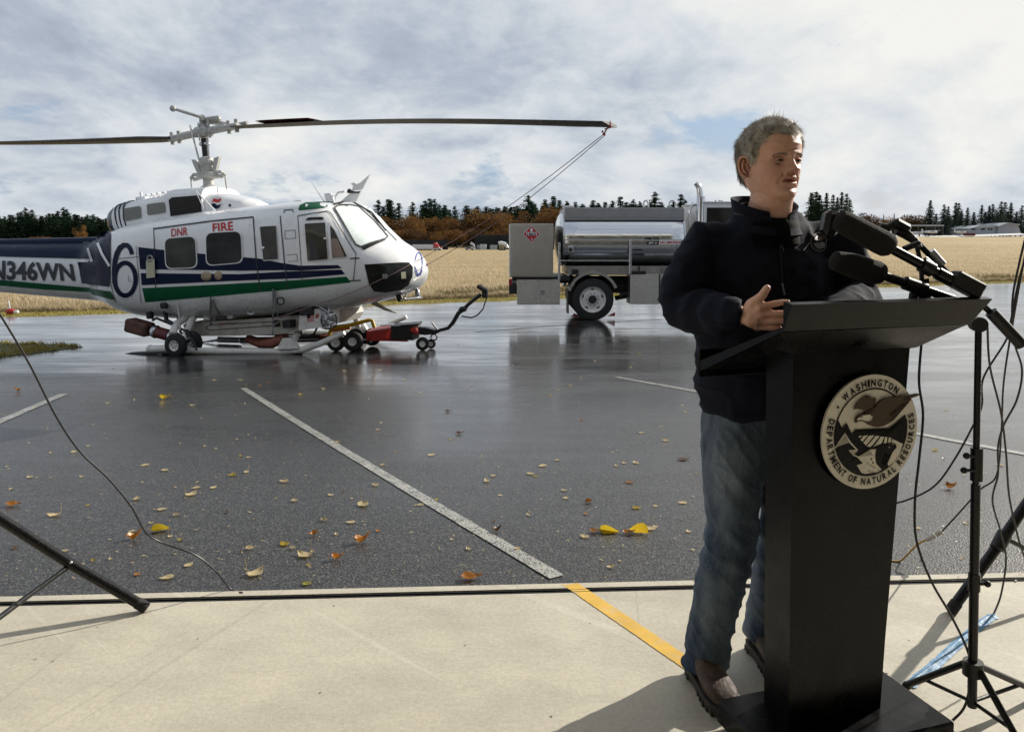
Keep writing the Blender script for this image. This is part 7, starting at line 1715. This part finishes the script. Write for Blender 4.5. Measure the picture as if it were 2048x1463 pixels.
LM = {'c': lmat('leaf_cream', (.80, .68, .42), (.66, .52, .27)), 'y': lmat('leaf_yellow', (.72, .56, .03), (.62, .42, .03), .5), 'o': lmat('leaf_orange', (.55, .24, .02), (.36, .11, .02)), 'b': lmat('leaf_brown', (.16, .07, .03), (.09, .04, .02)), 'g': lmat('leaf_green', (.36, .38, .04), (.50, .44, .05))}
def leaf_mesh1(kind, fold, curl, stalk, seed):
    rg_ = np.random.default_rng(seed); m = MB(); nu, nv_ = 11, 7; vs = []; fs = []
    for i in range(nu):
        t = i / (nu - 1); w_ = .40 * math.sin(math.pi * min(1, t * 1.02) ** .72) ** .9 * (1 - .25 * t) + .004; w_ *= 1 + .06 * math.sin(i * 2.7 + seed)
        for k in range(nv_):
            s_ = (k / (nv_ - 1) - .5) * 2; x = t - .5; y = s_ * w_; z = abs(s_) ** 1.2 * w_ * fold + curl * (t - .45) ** 2 + .03 * math.sin(t * 9 + s_ * 3 + seed) * (abs(curl) + .3)
            vs.append((x, y * (1 - .35 * abs(fold)), z))
    for i in range(nu - 1):
        for k in range(nv_ - 1): fs.append((i * nv_ + k, i * nv_ + k + 1, (i + 1) * nv_ + k + 1, (i + 1) * nv_ + k))
    m.add(vs, fs)
    z0 = curl * .2; m.tube([(-.5, 0, z0), (-.56, .02, z0 + .10 * stalk), (-.60, .05, z0 + .45 * stalk + .0), (-.64 + .0, .09, z0 + .85 * stalk)], [.016, .014, .012, .014], 5)
    me = m.mesh('leaf_' + kind, angle=80); zmin = min(v.co.z for v in me.vertices)
    for v in me.vertices: v.co.z -= zmin
    me.materials.append(LM[kind]); return me
LV_ = {}
for kd in 'cyobg':
    LV_[kd] = [leaf_mesh1(kd, .12, .3, 0.0, 1), leaf_mesh1(kd, .45, .55, .0, 2), leaf_mesh1(kd, .2, .5, 1.0, 3), leaf_mesh1(kd, 1.3, .4, .1, 5), leaf_mesh1(kd, .8, 1.4, .2, 8)]
def put_leaf(px, py, kind, var_, size, label, group=None, rz=None, roll=0.0):
    p = G(px, py); o = bpy.data.objects.new('fallen_leaf', LV_[kind][var_]); col.objects.link(o); o.location = (p.x, p.y, p.z + .003); o.scale = (size,) * 3
    o.rotation_euler = (roll, 0, rng.uniform(0, 6.28) if rz is None else rz); return setp(o, label, 'leaf', group)
named = [(323, 1060, 'y', 3, .10, 'bright yellow folded leaf under the left cable bend', .3, .9), (270, 1077, 'o', 4, .085, 'curled tan and yellow leaf just left of the bright yellow one', 1.2, 0), (361, 1080, 'y', 1, .035, 'tiny yellow leaf right of the bright folded leaf', None, 0),
 (1221, 1062, 'y', 3, .11, 'large bright yellow leaf standing folded, left of the pair', -.4, 1.1), (1276, 1066, 'y', 3, .105, 'bright yellow leaf slanting down to the right beside its larger twin', 2.7, .8), (1190, 1063, 'o', 1, .06, 'small orange leaf touching the left side of the yellow pair', 0, 0), (1258, 1066, 'o', 1, .07, 'tan leaf lying between the two bright yellow leaves', .2, 0),
 (1176, 1004, 'o', 3, .055, 'orange yellow tent shaped leaf above the yellow pair', .5, .7), (676, 1118, 'o', 4, .065, 'small rolled orange leaf near the apron edge', .4, 0), (725, 1084, 'o', 4, .09, 'crumpled orange brown leaf left of the long white line', .8, 0), (944, 1157, 'o', 1, .10, 'golden brown leaf lying against the door track', .2, 0),
 (1900, 976, 'o', 4, .085, 'plump orange leaf on the asphalt right of the lectern', .3, .3), (1492, 1146, 'o', 1, .09, 'orange leaf seen between the speaker\'s legs', .1, 0), (27, 1011, 'o', 1, .095, 'flat orange leaf at the left edge of the apron', .1, 0), (107, 1031, 'c', 2, .08, 'cream leaf with an upright stalk near the left edge', None, 0),
 (727, 1011, 'c', 2, .095, 'cream leaf with a tall upright stalk crossing no line', None, 0), (513, 1147, 'c', 2, .10, 'cream leaf with a raised stalk nearest the hangar floor', None, 0), (608, 1111, 'c', 2, .095, 'pale leaf with a stalk standing up left of the rolled orange leaf', None, 0), (626, 1071, 'o', 4, .055, 'small ochre leaf curled up above the pale stalked leaf', None, 0),
 (384, 989, 'c', 2, .09, 'cream folded leaf with a stalk right of the cable', None, 0), (330, 798, 'y', 4, .12, 'single yellow orange leaf on the left far apron', .3, 0), (615, 1168, 'g', 0, .05, 'green yellow leaf scrap on the door track edge', .2, 0), (1368, 919, 'b', 0, .09, 'dark brown leaf beside the speaker\'s thigh', .1, 0), (1274, 1016, 'y', 0, .06, 'small yellow green leaf up right of the tent shaped leaf', .2, 0),
 (995, 1062, 'b', 4, .06, 'small brown curled leaf right of the white line', None, 0), (35, 782, 'o', 4, .09, 'dull orange leaf near the short white line at left', None, 0), (1260, 965, 'o', 0, .06, 'thin flat orange leaf above the tent shaped leaf', .1, 0), (897, 823, 'b', 1, .07, 'brown leaf in the middle of the wet apron', .2, 0), (920, 867, 'b', 1, .075, 'russet leaf below the other brown leaf on the mid apron', .3, 0)]
for px, py, k, v, s_, lb_, rz, rl in named: put_leaf(px, py, k, v, s_, lb_.replace(' crossing no line', ' beside the white line'), None, rz, rl)
KW = {'c': 'cream', 'y': 'yellow', 'o': 'orange', 'b': 'brown', 'g': 'green'}
def spot(x, y):
    lx = 486 + (y - 776) * (1114 - 486) / (1154 - 776); sd = 'left of the white line' if x < lx - 250 else ('beside the long white line' if x < lx + 150 else ('between white line and speaker' if x < 1450 else 'right of the lectern'))
    return sd + (', far out by the vehicles' if y < 790 else (', halfway across the apron' if y < 960 else ', near the concrete'))
listed = [(61, 955, 2), (273, 998, 2), (354, 1031, 1), (379, 1130, 0), (649, 1041, 1), (568, 964, 1), (660, 990, 0), (465, 951, 1), (493, 945, 2), (588, 1002, 2), (325, 1019, 0), (334, 1156, 0), (568, 1088, 0), (588, 1097, 1), (502, 1098, 1), (391, 976, 0), (427, 975, 0), (1168, 1073, 0), (764, 930, 2), (750, 971, 1), (1114, 920, 0), (1272, 926, 2), (1248, 926, 0), (864, 910, 0), (1129, 981, 0), (1131, 996, 0), (1364, 1006, 0), (1303, 1058, 0), (1162, 841, 2), (1162, 756, 2), (1141, 771, 2), (1190, 722, 2), (1262, 734, 2), (1280, 707, 2), (1123, 702, 1), (647, 778, 2), (809, 760, 2), (756, 860, 1), (676, 885, 1), (973, 962, 2), (985, 952, 0), (1084, 932, 0), (1063, 948, 0), (1284, 866, 0), (1332, 882, 1), (1370, 825, 1), (1352, 674, 1), (520, 771, 2), (215, 806, 2), (385, 811, 2), (150, 905, 1), (290, 931, 0), (330, 941, 0), (1100, 790, 0), (840, 1010, 0), (700, 1045, 0), (480, 700 + 60, 0), (600, 790, 1), (430, 760, 0), (760, 740, 2), (690, 742, 0), (1010, 742, 0), (1480, 1070, 0), (1870, 900, 0), (1890, 820, 0), (1960, 750, 1), (2000, 930, 0)]
for x, y, v in listed:
    kd = 'c' if rng.random() < .85 else 'yo'[int(rng.random() < .3)]
    put_leaf(x + rng.uniform(-1, 1), y, kd, v, rng.uniform(.042, .068), KW[kd] + (' leaf with raised stalk ' if v == 2 else ' flat leaf ') + spot(x, y), 'pale leaves scattered over the apron')
cnt = 0
while cnt < 95:
    x = rng.uniform(0, 2048); y = 640 + (1150 - 640) * rng.random() ** .85
    if 1400 < x < 1800: continue
    if y < 700 and x < 880: continue
    kd = rng.choice(list('ccccccccyyob')); put_leaf(x, y, kd, int(rng.choice([0, 0, 1, 1, 2])), rng.uniform(.018, .042), 'tiny ' + KW[kd] + ' leaf scrap ' + spot(x, y), 'small leaves strewn over the apron'); cnt += 1
# crumbs, seeds and leaf fragments: uncountable
V = []; F = []
for _ in range(1500):
    x = rng.uniform(-100, 2100); y = 625 + (1165 - 625) * rng.random() ** .75; p = G(x, y); s_ = rng.uniform(.003, .010) * (1 if rng.random() < .8 else 1.8); a = rng.uniform(0, 6.28); u = Vector((math.cos(a), math.sin(a), rng.uniform(-.1, .4))) * s_; v = Vector((-math.sin(a), math.cos(a), rng.uniform(-.1, .3))) * s_ * rng.uniform(.25, .7)
    b_ = len(V); V += [p + Vector((0, 0, .004)) - u, p + Vector((0, 0, .005)) + v, p + Vector((0, 0, .005)) + u, p + Vector((0, 0, .006)) - v * .6]; F.append((b_, b_ + 1, b_ + 2, b_ + 3))
o = MB().add(V, F).build('leaf_litter', LM['c'], smooth=False); o['kind'] = 'stuff'
o = MB().add([(p := G(x, y)) + Vector((dx * .004, dy * .003, .002)) for x, y in ((105, 1322), (70, 1318), (640, 1385), (395, 1277), (1500, 1300), (930, 1290)) for dx, dy in ((-1, 0), (0, 1), (1.6, .3), (0, -1))], [(i * 4, i * 4 + 1, i * 4 + 2, i * 4 + 3) for i in range(6)]).build('floor_grit', M_RUST, smooth=False); o['kind'] = 'stuff'
